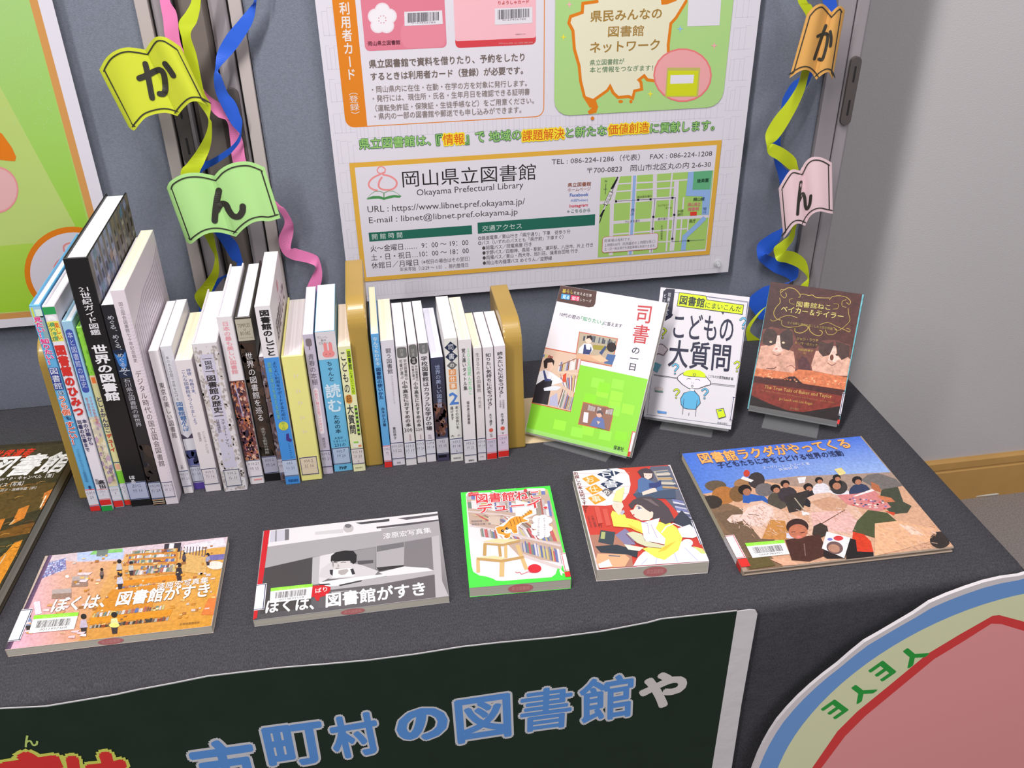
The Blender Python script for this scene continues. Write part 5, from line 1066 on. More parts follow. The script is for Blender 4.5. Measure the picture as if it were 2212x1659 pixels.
# ---- orange library interior photo book (front left)
root, P = flat_book([(104, 1200.8), (494.4, 1158.6), (455, 1353), (3, 1404)], .0105, (190, 168, 160), 'wide photo book showing an orange wooden library interior, lying at the front left corner', 'L')
P.view(0, 940, 3.317)
P.grad([(345, 865), (900, 800), (700, 1500), (10, 1540)], [(214, 170, 170), (212, 160, 110), (206, 146, 70), (222, 170, 200)]); P.up()
P.grad([(860, 805), (1640, 725), (1510, 1375), (560, 1490)], [(214, 166, 110), (206, 158, 76), (206, 144, 50), (200, 140, 70)]); P.up()
P.poly([(345, 865), (1640, 725), (1625, 800), (1290, 830), (900, 850), (880, 900), (560, 910), (480, 900), (340, 935)], (206, 186, 196)); P.up()
P.poly([(555, 840), (890, 812), (880, 885), (553, 905)], (176, 190, 226)); P.poly([(670, 828), (880, 812), (878, 838), (640, 858)], (130, 190, 110)); P.poly([(700, 815), (780, 808), (770, 865), (690, 870)], (112, 120, 118)); P.up()
P.poly([(325, 920), (470, 880), (475, 960), (280, 1035)], (130, 136, 190)); P.up()
for k in range(6): P.strip(((325-k*8, 922+k*20), (472, 884+k*14), (472, 893+k*14), (322-k*8, 934+k*20)), 22, [(200, 200, 230), (96, 100, 160), (150, 110, 150), (180, 170, 200)])
P.grad([(345, 865), (375, 862), (75, 1535), (10, 1540)], [(80, 58, 90), (120, 90, 130), (110, 80, 110), (66, 50, 76)]); P.up()
P.poly([(1180, 780), (1300, 770), (1290, 835), (1170, 845)], (60, 56, 62)); P.poly([(1215, 778), (1250, 776), (1240, 830), (1205, 832)], (220, 220, 226)); P.poly([(1320, 790), (1600, 740), (1620, 790), (1320, 850)], (216, 210, 218)); P.poly([(1410, 870), (1620, 850), (1610, 890), (1400, 910)], (110, 104, 160)); P.up()
for k in range(9): P.line([(1300+k*22, 800), (1290+k*22, 890)], 6, (90, 78, 84))
P.up()
for y_, x_, n in ((815, 935, 22), (850, 925, 24), (885, 915, 24), (925, 1010, 24), (960, 900, 26)):   # tiered book islands
    P.poly([(x_, y_+18), (1275, y_-4), (1268, y_+34), (x_-10, y_+52)], (196, 130, 60)); P.up(); P.strip(((x_+4, y_+14), (1262, y_-4), (1258, y_+20), (x_-2, y_+38)), n, SHELFPAL)
P.up(); P.poly([(850, 1050), (1270, 1000), (1262, 1040), (820, 1090)], (214, 136, 44)); P.up(); P.strip(((840, 1085), (1120, 1050), (1112, 1100), (815, 1130)), 16, SHELFPAL, .2); P.strip(((950, 970), (1260, 930), (1250, 975), (930, 1010)), 20, SHELFPAL, .1); P.up()
P.poly([(800, 1110), (1130, 1070), (1090, 1240), (660, 1290)], (202, 132, 48)); P.poly([(650, 1310), (1240, 1250), (1215, 1300), (640, 1360)], (210, 138, 40)); P.up(); P.strip(((680, 1270), (1190, 1215), (1180, 1250), (660, 1310)), 22, SHELFPAL, .25); P.strip(((650, 1362), (1215, 1298), (1205, 1330), (640, 1388)), 40, [(110, 90, 80), (60, 56, 60), (150, 70, 50), (170, 160, 150)], .1); P.up()
for a, b in (((520, 1015), (630, 1090)), ((378, 1110), (512, 1175))): P.poly([a, (b[0], a[1]-10), (b[0], b[1]-5), (a[0]-8, b[1])], (176, 160, 160)); P.poly([(a[0], a[1]+30), (b[0], a[1]+22), (b[0], b[1]-5), (a[0]-8, b[1])], (150, 120, 110))
P.poly([(242, 1200), (285, 1190), (300, 1280), (255, 1290)], (222, 210, 230)); P.poly([(1320, 850), (1500, 880), (1470, 1000), (1300, 980)], (206, 164, 100)); P.ell(1545, 935, 62, 30, (224, 212, 204)); P.poly([(1540, 1140), (1580, 1160), (1540, 1290), (1440, 1290), (1490, 1180)], (214, 120, 60)); P.up()
P.ell(482, 1015, 14, 10, (240, 236, 226)); P.up()
for x_, y_, c_, s_ in ((855, 920, (186, 180, 190), 1), (940, 930, (190, 186, 180), .9), (860, 1015, (190, 190, 210), 1.1), (1283, 950, (50, 46, 54), 1.15), (205, 1310, (120, 140, 180), 1.2), (600, 1320, (186, 170, 190), 1.3), (820, 1310, (206, 206, 150), 1.4), (1490, 870, (150, 150, 180), .8), (730, 975, (110, 90, 90), .7), (1320, 860, (80, 70, 80), .7)):
    P.poly([(x_-22*s_, y_+50*s_), (x_-16*s_, y_+5*s_), (x_+14*s_, y_+2*s_), (x_+24*s_, y_+46*s_)], c_); P.ell(x_, y_-14*s_, 16*s_, 15*s_, (40, 34, 40), n=12); P.poly([(x_-16*s_, y_+50*s_), (x_-10*s_, y_+84*s_), (x_+14*s_, y_+82*s_), (x_+18*s_, y_+46*s_)], (58, 46, 52))
P.ell(820, 1365, 38, 17, (222, 214, 120)); P.up()
for k in range(150):
    P.rain(k)
    t_ = rnd.random(); x_ = 520+t_*1000; y_ = rnd.uniform(880, 1380)-(x_-520)*.09; a_ = rnd.uniform(8, 34); b_ = rnd.uniform(5, 16)
    if not (1000 < x_ < 1500 and 1060 < y_ < 1180): P.poly([(x_, y_), (x_+a_, y_-a_*.12), (x_+a_-3, y_+b_), (x_-3, y_+b_+2)], rnd.choice([(222, 176, 110), (190, 128, 50), (230, 200, 150), (170, 110, 60), (206, 190, 186), (214, 150, 60), (150, 100, 60)]))
for k in range(40):
    P.rain(k)
    x_ = rnd.uniform(150, 600); y_ = rnd.uniform(950, 1450); P.poly([(x_, y_), (x_+rnd.uniform(20, 70), y_-6), (x_+40, y_+14), (x_-6, y_+12)], rnd.choice([(226, 190, 200), (214, 166, 140), (206, 150, 100), (232, 206, 214)])) if y_ > 950+(600-x_)*.9 else None
P.up()
P.text('漆原宏写真集', (1122, 1112), (1492, 1062), 44, (230, 224, 224), .015); P.text('ぼくは、図書館がすき', (360, 1278), (1490, 1160), 100, (240, 238, 242), .03, (150, 110, 70), .045); P.text('日本図書館協会', (1288, 1368), (1430, 1352), 16, (110, 80, 50))
P.build('cover_print', INK_PHOTO2, root)
library_sticker(root, P, [(245, 1292), (565, 1268), (530, 1390), (205, 1420)], 30, '0011997368'); stamp(root, P, P.w*.50); spine_label(root, P, 'L', .010, .056, .012, NAVY)

# ---- black and white photo book
root, P = flat_book([(571, 1145.7), (946.4, 1105.6), (969.2, 1286.8), (542.8, 1342)], .0098, (150, 146, 150), 'black and white photo book with a red spine edge, lying flat', 'L')
P.view(520, 1060, 4.608)
P.grad([(235, 395), (1965, 210), (2070, 1045), (105, 1300)], [(120, 116, 120), (170, 166, 170), (110, 106, 110), (74, 72, 76)]); P.up()
P.poly([(280, 385), (1965, 208), (1975, 300), (1900, 320), (1100, 415), (275, 530)], (216, 212, 216)); P.poly([(300, 400), (480, 382), (480, 490), (285, 515)], (190, 188, 200)); P.up()
P.poly([(440, 385), (482, 382), (480, 490), (440, 495)], (110, 108, 114)); P.poly([(345, 395), (360, 393), (358, 505), (340, 508)], (140, 138, 144)); P.ell(1072, 375, 52, 44, (180, 174, 176)); P.ell(1068, 350, 34, 20, (110, 106, 110)); P.poly([(1140, 320), (1480, 280), (1480, 305), (1200, 335)], (70, 68, 74)); P.poly([(1560, 275), (1975, 225), (1975, 245), (1650, 290)], (90, 86, 92)); P.poly([(1350, 360), (1975, 285), (1975, 310), (1355, 378)], (80, 76, 82)); P.poly([(740, 410), (1020, 380), (1020, 420), (740, 440)], (196, 192, 196)); P.up()
P.poly([(265, 545), (1100, 425), (1975, 300), (1985, 445), (1330, 560), (720, 660), (240, 770)], (160, 156, 160)); P.poly([(265, 530), (1100, 412), (1400, 372), (1400, 400), (1100, 440), (262, 560)], (216, 212, 216)); P.up()
P.poly([(240, 772), (715, 665), (700, 1160), (190, 1230)], (70, 66, 68)); P.poly([(715, 665), (790, 650), (775, 930), (705, 940)], (176, 172, 176)); P.poly([(790, 650), (930, 620), (900, 860), (775, 925)], (206, 202, 206)); P.poly([(1130, 600), (1345, 565), (1340, 790), (1150, 770)], (140, 136, 140)); P.up()
P.poly([(1350, 550), (1630, 510), (1625, 745), (1350, 780)], (164, 160, 164)); P.poly([(1630, 512), (1900, 465), (1925, 790), (1625, 740)], (120, 116, 120)); P.poly([(1350, 765), (1625, 740), (1625, 760), (1380, 800)], (50, 48, 52)); P.poly([(1355, 552), (1625, 512), (1625, 560), (1355, 610)], (110, 108, 112)); P.up()
P.poly([(1375, 815), (1625, 755), (1860, 770), (1920, 795), (1500, 870)], (216, 212, 216)); P.poly([(790, 945), (1430, 855), (1920, 795), (1930, 835), (1400, 930), (760, 1050)], (170, 166, 170)); P.poly([(1900, 460), (1975, 445), (2005, 900), (2070, 1050), (1940, 1065), (1920, 800)], (176, 172, 176)); P.up()
P.poly([(790, 1000), (1400, 930), (1930, 835), (1940, 1060), (1100, 1190), (770, 1170)], (96, 92, 96)); P.poly([(1160, 700), (1320, 690), (1320, 720), (1170, 740)], (84, 80, 86)); P.poly([(800, 780), (930, 690), (1200, 740), (1370, 800), (1330, 850), (900, 880), (780, 860)], (196, 192, 196)); P.up()
P.poly([(905, 700), (1090, 700), (1092, 760), (1060, 800), (1000, 830), (945, 800), (912, 750)], (200, 194, 194)); P.poly([(900, 790), (1110, 770), (1130, 850), (915, 870)], (226, 222, 226)); P.up()
P.poly([(895, 700), (900, 650), (950, 612), (1040, 596), (1120, 600), (1155, 640), (1152, 710), (1120, 735), (1090, 700), (1000, 702), (905, 715)], (36, 34, 38)); P.poly([(885, 790), (920, 788), (915, 850), (890, 830)], (50, 48, 54)); P.poly([(1090, 780), (1120, 775), (1140, 830), (1110, 838)], (50, 48, 54)); P.line([(918, 722), (935, 715), (962, 720)], 8, (60, 56, 58)); P.line([(998, 718), (1020, 711), (1046, 716)], 8, (60, 56, 58)); P.poly([(968, 725), (960, 758), (985, 757)], (160, 152, 152)); P.line([(945, 775), (980, 772)], 7, (104, 90, 92)); P.poly([(975, 795), (1060, 780), (1075, 800), (1040, 835), (1000, 842), (970, 825)], (168, 160, 160)); P.poly([(905, 700), (930, 702), (925, 770), (912, 750)], (150, 144, 146)); P.up()
P.poly([(780, 915), (1000, 880), (1440, 830), (1450, 850), (1150, 900), (980, 945), (800, 965)], (226, 222, 226)); P.poly([(780, 930), (880, 925), (900, 935), (790, 950)], (60, 58, 62)); P.poly([(980, 938), (1210, 890), (1200, 905), (985, 952)], (60, 58, 62)); P.poly([(1180, 985), (900, 1010), (905, 1020)], (180, 176, 180)); P.up()
P.poly([(235, 395), (290, 390), (235, 800), (160, 1270), (105, 1290)], (196, 34, 42)); P.poly([(700, 950), (820, 942), (895, 960), (893, 1000), (850, 1045), (790, 1062), (780, 1098), (752, 1095), (735, 1060), (700, 1060)], (196, 36, 44)); P.up()
P.text('漆原宏写真集', (1422, 485), (1898, 420), 58, (228, 224, 228), .012); P.text('ぱり', (745, 1022), (862, 1002), 46, (230, 220, 222), .02); P.text('ぼくは、', (245, 1222), (725, 1182), 128, (238, 236, 240), .035); P.text('図書館がすき', (850, 1165), (1840, 1040), 138, (240, 238, 242), .035); P.text('日本図書館協会', (1720, 280), (1885, 262), 18, (110, 108, 112))
P.build('cover_print', INK_GLOSS, root)
library_sticker(root, P, [(300, 970), (718, 925), (700, 1072), (288, 1118)], 30, '0013899158'); stamp(root, P, P.w*.50); spine_label(root, P, 'L', .014, .054, .011, NAVY)

# ---- bright green children's book with a leaping cat
root, P = flat_book([(995, 1063), (1184, 1050), (1238.5, 1249.6), (1014.2, 1270.4)], .0145, (72, 232, 72), 'small bright green book with a leaping orange cat above a wooden stool', 'R')
P.view(960, 1020, 5.531)
inner = [(255, 260), (285, 225), (420, 245), (540, 240), (580, 250), (920, 215), (1000, 195), (1190, 190), (1225, 215), (1280, 450), (1425, 1000), (1440, 1105), (1350, 1150), (1330, 1215), (1280, 1255), (1000, 1275), (700, 1300), (620, 1295), (540, 1250), (420, 1235), (345, 1190), (325, 1120), (290, 800)]
P.poly(inner, (222, 214, 218)); P.up()
P.poly([(262, 290), (1240, 230), (1420, 950), (1430, 1090), (900, 1010), (600, 700), (300, 620)], (186, 160, 146)); P.poly([(300, 780), (900, 1010), (1340, 1180), (1310, 1230), (640, 1290), (430, 1225), (340, 1150)], (226, 218, 222)); P.up()
for (a, b, c, d, n) in (((270, 255), (1235, 205), (1245, 265), (275, 330), 26), ((275, 330), (1255, 320), (1290, 530), (285, 430), 30), ((300, 490), (1100, 560), (1380, 820), (620, 640), 34), ((650, 660), (1300, 620), (1380, 830), (760, 790), 26), ((420, 650), (620, 690), (640, 800), (440, 770), 10), ((920, 810), (1400, 920), (1430, 1100), (940, 950), 26)):
    P.strip((a, b, c, d), n, SHELFPAL+[(110, 120, 180), (190, 90, 96)], .05, .3)
P.up()
for a, b, w_ in (((285, 470), (700, 510), 30), ((700, 510), (1110, 575), 22), ((300, 640), (640, 690), 26), ((780, 740), (1390, 880), 40), ((900, 980), (1400, 1150), 46)): P.line([a, b], w_, (206, 190, 190))
P.poly([(520, 500), (670, 505), (660, 640), (530, 620)], (200, 180, 166)); P.up()
P.poly([(850, 330), (1090, 390), (1100, 500), (960, 560), (850, 520)], (226, 222, 224)); P.up()
OW = (208, 176, 120); OW2 = (186, 148, 92)
P.line([(485, 860), (480, 1000)], 40, OW2); P.line([(655, 880), (670, 1010)], 34, OW2); P.line([(870, 870), (980, 1165)], 46, OW); P.line([(400, 1040), (405, 1200)], 42, OW); P.line([(730, 870), (735, 1030)], 36, OW); P.line([(690, 1060), (685, 1250)], 56, OW); P.up()
P.poly([(455, 830), (620, 795), (905, 808), (700, 855)], (226, 206, 160)); P.poly([(470, 845), (700, 860), (905, 812), (900, 835), (700, 885), (470, 868)], OW2); P.poly([(370, 1020), (600, 1000), (740, 1030), (680, 1048), (375, 1022)], (226, 206, 160)); P.poly([(385, 1025), (680, 1048), (950, 1000), (950, 1030), (690, 1080), (390, 1052)], OW2); P.up()
OC = (226, 150, 50); OS = (140, 80, 34)
P.poly([(606, 660), (660, 640), (720, 600), (790, 540), (900, 510), (1030, 442), (1068, 470), (1050, 510), (960, 550), (1015, 570), (1005, 600), (930, 610), (880, 660), (885, 740), (830, 745), (800, 720), (785, 790), (740, 808), (700, 800), (690, 770), (625, 740)], (232, 226, 222)); P.up()
P.poly([(615, 668), (660, 650), (705, 650), (790, 560), (850, 530), (930, 530), (1020, 455), (1050, 458), (1052, 495), (960, 535), (935, 560), (990, 575), (995, 590), (920, 600), (860, 640), (872, 728), (830, 735), (800, 700), (780, 780), (740, 795), (712, 780), (720, 755), (640, 735)], OC); P.ell(760, 708, 48, 26, (236, 226, 216), -12); P.up()
for a in ((780, 580), (820, 560), (860, 545), (895, 535)): P.line([(a[0], a[1]), (a[0]+25, a[1]+70)], 8, OS)
for a in ((935, 520), (965, 500), (995, 478), (1020, 462)): P.line([(a[0]-6, a[1]-10), (a[0]+20, a[1]+20)], 8, OS)
for a in ((720, 770), (725, 785), (830, 700), (835, 715)): P.line([a, (a[0]+40, a[1]-8)], 6, OS)
P.ell(696, 703, 19, 15, (36, 28, 28)); P.ell(747, 676, 19, 15, (36, 28, 28)); P.up(); P.ell(700, 700, 6, 5, (236, 236, 236), n=10); P.ell(750, 673, 6, 5, (236, 236, 236), n=10); P.ell(742, 712, 6, 4, (60, 30, 30), n=8)
P.ell(1078, 1155, 80, 52, (208, 36, 52)); P.curve([(1060, 1205), (1000, 1195), (960, 1210), (920, 1222), (900, 1200), (870, 1205), (850, 1195)], 7, (208, 60, 70)); P.up()
for x_, y_, r_ in ((1110, 570, 60), (1180, 560, 60), (1240, 580, 50), (1250, 680, 44), (1220, 750, 44), (1150, 765, 46), (1085, 730, 44), (1080, 650, 46)): P.ell(x_, y_, r_, r_*.8, (234, 230, 238), n=18)
P.poly([(1090, 560), (1240, 560), (1260, 740), (1100, 760)], (234, 230, 238)); P.up(); P.vtext('町をしあわせにした', (1195, 548), (1200, 785), 30, (90, 80, 90)); P.vtext('はたらくねこの物語', (1128, 548), (1122, 770), 30, (90, 80, 90)); RR_ = (208, 58, 66)
P.text('図書館ねこ', (385, 378), (1145, 325), 108, RR_, .03, (240, 226, 228), .075, res=3); P.text('デューイ', (405, 495), (1150, 430), 100, RR_, .035, (240, 226, 228), .08, res=3); P.ell(1207, 430, 32, 20, (232, 226, 226)); P.up(); P.ell(1207, 430, 26, 15, RR_)
P.poly([(285, 258), (330, 242), (345, 252), (400, 236), (412, 280), (350, 290), (340, 282), (290, 296)], (214, 66, 80)); P.up(); P.text('ジュニア文庫', (300, 282), (402, 264), 16, (236, 220, 220)); P.text('岡田好惠・作', (322, 604), (520, 596), 22, (110, 104, 120)); P.text('霜田あゆ美・絵', (325, 640), (555, 630), 22, (110, 104, 120)); P.text('角川つばさ文庫', (620, 240), (860, 215), 20, (150, 240, 140)); P.text('－はたらくねこの物語', (330, 540), (700, 530), 12, (160, 140, 140))
P.ell(968, 228, 20, 24, (200, 70, 76)); P.ell(582, 238, 20, 8, (220, 250, 216)); P.poly([(1372, 1180), (1392, 1165), (1400, 1180), (1440, 1220), (1410, 1215), (1408, 1248), (1388, 1230)], (226, 246, 222))
P.build('cover_print', INK_GLOSS, root); stamp(root, P, P.w*.50, .028); spine_label(root, P, 'R', .012, .042, .006, (216, 100, 106), red=(.003, .011))

# ---- illustrated novel with a girl in yellow
root, P = flat_book([(1233.5, 1018), (1441.5, 1004.5), (1539.5, 1212.5), (1293.9, 1230.9)], .0175, (222, 210, 212), 'thick red paperback with a cartoon girl in a yellow top reaching up', 'R')
P.view(1210, 980, 5.719)
P.poly([(137, 216), (1330, 136), (1888, 1326), (478, 1428)], (198, 64, 56)); P.up()
P.poly([(1120, 160), (1350, 150), (1640, 800), (1830, 1250), (1750, 1000), (1300, 560), (900, 520)], (96, 98, 118)); P.up(); P.poly([(1150, 215), (1330, 200), (1420, 420), (1250, 420)], (170, 160, 150)); P.up()
for k in range(9): P.poly([(1180+k*8, 225+k*26), (1340+k*16, 210+k*30), (1350+k*16, 226+k*30), (1188+k*8, 240+k*26)], [(96, 110, 130), (206, 200, 190), (70, 84, 110), (190, 150, 96)][k % 4])
for k in range(8): P.poly([(1380+k*12, 560+k*28), (1520+k*14, 590+k*28), (1528+k*14, 610+k*28), (1386+k*12, 584+k*28)], [(120, 126, 180), (206, 204, 220), (90, 96, 130), (176, 176, 206)][k % 4])
P.poly([(1500, 700), (1640, 830), (1660, 900), (1500, 900), (1380, 840)], (58, 62, 78)); P.up()
P.poly([(135, 220), (700, 180), (790, 200), (850, 270), (870, 380), (850, 480), (800, 560), (720, 620), (560, 645), (245, 640)], (234, 228, 234)); P.up()
for y_ in (245, 410, 500): P.line([(165, y_), (860, y_-8)], 7, (222, 150, 150))
P.up()
P.poly([(455, 260), (590, 185), (740, 235), (600, 315)], (34, 46, 84)); P.poly([(495, 380), (610, 310), (782, 372), (640, 468)], (34, 46, 84)); P.poly([(510, 460), (560, 430), (660, 470), (590, 535)], (116, 110, 114)); P.poly([(268, 310), (400, 262), (498, 330), (370, 388)], (224, 154, 46)); P.poly([(305, 430), (440, 380), (530, 450), (400, 510)], (224, 154, 46)); P.poly([(340, 545), (470, 500), (570, 570), (430, 632)], (224, 154, 46)); P.up()
P.text('司', (520, 300), (690, 285), 88, (226, 228, 238), .015, res=3); P.text('書', (560, 428), (725, 412), 92, (226, 228, 238), .01, res=3); P.text('の', (545, 510), (618, 505), 50, (230, 226, 226), .02); P.text('お', (330, 360), (430, 348), 66, (244, 230, 206), .01); P.text('仕', (370, 482), (480, 470), 74, (244, 230, 206), .01); P.text('事', (400, 604), (515, 592), 78, (244, 230, 206), .01)
P.vtext('お探しの本は何ですか？', (188, 225), (335, 735), 62, (110, 50, 44), .03); P.vtext('大橋崇行', (460, 755), (500, 915), 48, (92, 50, 58), .01); P.vtext('小曽川真貴', (392, 765), (440, 912), 36, (110, 60, 66)); P.vtext('こもりみつき', (345, 765), (385, 915), 34, (110, 60, 66))
for a in ((420, 660), (520, 690), (900, 640)): P.poly([a, (a[0]+60, a[1]-4), (a[0]+110, a[1]+200), (a[0]+50, a[1]+210)], (206, 86, 76))
P.up()
# second reader in blue, upper right
P.poly([(960, 330), (1010, 295), (1100, 330), (1190, 370), (1260, 400), (1270, 460), (1040, 520), (960, 480)], (84, 112, 160)); P.poly([(900, 500), (1420, 440), (1430, 560), (950, 560)], (70, 84, 110)); P.up()
P.poly([(955, 225), (1000, 195), (1060, 182), (1120, 200), (1150, 240), (1150, 300), (1120, 320), (1000, 290)], (74, 64, 74)); P.up(); P.poly([(1030, 245), (1140, 250), (1130, 300), (1085, 325), (1040, 300)], (232, 206, 196)); P.poly([(1010, 480), (1170, 420), (1200, 470), (1020, 520)], (232, 206, 196)); P.poly([(1095, 370), (1180, 365), (1245, 330), (1250, 400), (1190, 430), (1100, 425)], (56, 66, 120)); P.up(); P.line([(1045, 275), (1060, 276)], 7, (60, 60, 80)); P.line([(1100, 278), (1116, 278)], 7, (60, 60, 80)); P.up()
# desk, books
P.poly([(370, 1010), (640, 1000), (860, 1010), (900, 1400), (480, 1420)], (170, 120, 104)); P.poly([(500, 950), (680, 975), (655, 1140), (470, 1100)], (60, 70, 80)); P.poly([(430, 1150), (700, 1130), (960, 1200), (950, 1290), (820, 1250), (500, 1230)], (50, 56, 68)); P.up()
P.poly([(460, 1240), (800, 1250), (860, 1300), (800, 1400), (480, 1420), (440, 1330)], (216, 168, 132)); P.poly([(680, 1010), (800, 930), (900, 1010), (930, 1130), (800, 1130)], (130, 124, 160)); P.poly([(510, 970), (560, 975), (550, 1060), (498, 1055)], (170, 176, 120)); P.poly([(470, 1370), (600, 1310), (645, 1395), (490, 1420)], (232, 230, 236)); P.up()
P.line([(600, 1265), (740, 1275)], 18, (86, 96, 120)); P.poly([(790, 1125), (1030, 1165), (980, 1210), (840, 1190)], (226, 224, 206)); P.up()
# white skirt and bow
P.poly([(1030, 1220), (1480, 1080), (1640, 1160), (1830, 1240), (1885, 1330), (1400, 1360), (900, 1395), (960, 1290)], (226, 224, 240)); P.poly([(1450, 930), (1600, 880), (1700, 960), (1710, 1020), (1640, 1050), (1500, 1040)], (222, 222, 234)); P.ell(1570, 1110, 70, 50, (232, 232, 240)); P.poly([(1640, 1150), (1760, 1180), (1820, 1240), (1740, 1240)], (206, 214, 130)); P.up()
for a, b in (((1200, 1260), (1180, 1370)), ((1400, 1200), (1450, 1350)), ((1540, 1170), (1700, 1330)), ((1080, 1300), (1000, 1380))): P.line([a, b], 14, (196, 196, 226))
# yellow cardigan
YL = (236, 220, 96); YD = (222, 190, 70)
P.poly([(645, 710), (700, 735), (800, 760), (815, 800), (950, 830), (1020, 860), (1180, 850), (1340, 850), (1440, 920), (1510, 1050), (1460, 1200), (1290, 1320), (1180, 1290), (1010, 1180), (1150, 1150), (1290, 1150), (1290, 1060), (1040, 1000), (940, 960), (860, 920), (660, 905), (640, 820), (625, 760)], YL); P.up()
P.poly([(830, 870), (1000, 960), (1010, 985), (880, 930)], YD); P.poly([(1290, 1150), (1440, 1080), (1300, 1200), (1200, 1230)], YD); P.line([(1250, 985), (1310, 910), (1400, 870), (1500, 910)], 18, (234, 232, 236)); P.poly([(1000, 860), (1120, 830), (1230, 800), (1210, 870), (1180, 930), (1300, 1060), (1290, 1130), (1150, 1100), (1060, 1090), (1030, 1040)], (230, 228, 240)); P.up(); P.line([(1080, 880), (1100, 1000)], 7, (180, 150, 190)); P.line([(1120, 880), (1200, 1050)], 7, (180, 150, 190)); P.line([(1000, 850), (1080, 870)], 12, (160, 160, 210))
P.poly([(820, 990), (900, 970), (1010, 1000), (1050, 1085), (1280, 1140), (1250, 1170), (1100, 1170), (950, 1110)], (206, 206, 176)); P.line([(815, 1000), (900, 1090), (1000, 1150), (1250, 1178)], 8, (130, 50, 56)); P.up()
# arm, hand and card
SK = (236, 208, 194)
P.poly([(665, 700), (640, 650), (660, 610), (720, 600), (770, 615), (785, 660), (760, 700), (760, 740), (720, 765)], SK); P.poly([(650, 590), (690, 470), (790, 415), (790, 470), (760, 610), (730, 600)], (226, 222, 150)); P.poly([(740, 735), (780, 700), (800, 730), (760, 770)], (180, 176, 200)); P.up(); P.line([(680, 640), (715, 640)], 6, (200, 160, 150)); P.line([(690, 665), (725, 668)], 6, (200, 160, 150))
# head
P.poly([(860, 710), (905, 700), (940, 640), (1050, 620), (1160, 700), (1160, 780), (1100, 830), (1010, 835), (930, 800), (900, 775)], SK); P.up()
P.poly([(845, 640), (900, 580), (1000, 540), (1120, 540), (1250, 590), (1340, 680), (1390, 780), (1420, 840), (1300, 880), (1240, 850), (1230, 800), (1140, 820), (1150, 740), (1110, 730), (1060, 700), (1000, 650), (930, 630), (900, 680), (880, 690)], (78, 68, 76)); P.up()
P.poly([(1010, 560), (1120, 570), (1230, 660), (1180, 650), (1080, 590)], (112, 98, 104)); P.ell(978, 682, 34, 20, (240, 240, 244), 30); P.up(); P.ell(975, 680, 18, 17, (120, 112, 140)); P.line([(940, 668), (965, 655), (1010, 690)], 8, (60, 50, 60)); P.ell(907, 765, 12, 10, (206, 70, 80)); P.ell(1130, 750, 20, 28, SK)
P.build('cover_print', INK_GLOSS, root); stamp(root, P, P.w*.52, .027); spine_label(root, P, 'R', .028, .070, .003, NAVY)

# ---- large picture book with camels under a blue sky
root, P = flat_book([(1467.9, 980.5), (1857.3, 942), (2066, 1182), (1611, 1233.5)], .0078, (160, 140, 124), 'large thin picture book with camels under a blue sky, nearest the right table corner', 'L', hard=True)
P.view(1440, 920, 3.403)
P.grad([(95, 205), (1420, 75), (1650, 345), (255, 500)], [(64, 108, 206), (70, 112, 214), (150, 176, 226), (84, 124, 206)]); P.up()
P.poly([(250, 505), (330, 490), (690, 400), (960, 370), (1390, 355), (1650, 340), (2140, 880), (600, 1060)], (206, 160, 132)); P.up()
P.poly([(250, 505), (530, 600), (640, 800), (700, 900), (860, 1040), (600, 1062), (440, 830)], (124, 98, 76)); P.poly([(690, 400), (960, 372), (1390, 352), (1650, 340), (1740, 440), (1300, 480), (900, 440)], (164, 140, 128)); P.poly([(330, 640), (700, 590), (900, 650), (760, 900), (600, 960)], (112, 90, 72)); P.up()
for x_, y_, rx, ry, c_ in ((360, 440, 80, 40, (96, 80, 64)), (420, 510, 90, 66, (170, 110, 56)), (560, 430, 66, 44, (156, 116, 80)), (330, 560, 80, 50, (52, 44, 40)), (520, 500, 60, 60, (120, 88, 56)), (660, 400, 62, 60, (60, 54, 56)), (720, 470, 70, 50, (110, 104, 106))): P.ell(x_, y_, rx, ry, c_, n=14)
P.up(); P.ell(588, 350, 24, 26, (190, 66, 50), n=12); P.poly([(560, 370), (640, 400), (620, 415), (545, 390)], (226, 222, 222)); P.poly([(560, 470), (620, 500), (720, 520), (790, 590), (560, 565)], (50, 92, 170)); P.ell(575, 470, 50, 38, (34, 28, 28)); P.ell(590, 487, 30, 26, (166, 110, 86)); P.up()
# children behind
for x_, y_, r_, body, sk in ((800, 460, 1.0, (80, 74, 66), 1), (870, 425, .9, (60, 54, 60), 1), (1040, 450, .95, (40, 40, 46), 1), (1120, 400, .8, (216, 212, 220), 1), (1240, 425, 1.3, (220, 216, 224), 1), (1250, 380, .8, (60, 56, 56), 1), (1400, 400, 1.0, (50, 60, 90), 1)):
    P.ell(x_+20*r_, y_+90*r_, 80*r_, 66*r_, body, n=14)
P.up()
for x_, y_, r_ in ((800, 460, 1.0), (870, 425, .9), (1040, 450, .95), (1120, 400, .8), (1240, 425, 1.3), (1250, 380, .8), (1400, 400, 1.0)):
    P.ell(x_, y_, 38*r_, 30*r_, (32, 28, 30), n=12); P.ell(x_+8*r_, y_+14*r_, 24*r_, 20*r_, (176, 120, 96), n=12)
P.poly([(960, 380), (1025, 375), (1015, 420), (975, 425)], (222, 218, 222)); P.poly([(1232, 320), (1285, 308), (1320, 350), (1270, 365)], (222, 206, 140)); P.poly([(1050, 470), (1000, 620), (900, 640), (860, 520)], (54, 50, 50)); P.up()
P.line([(940, 530), (1010, 620)], 10, (170, 160, 140)); P.poly([(990, 625), (1050, 640), (1060, 655), (1000, 660)], (226, 222, 224))
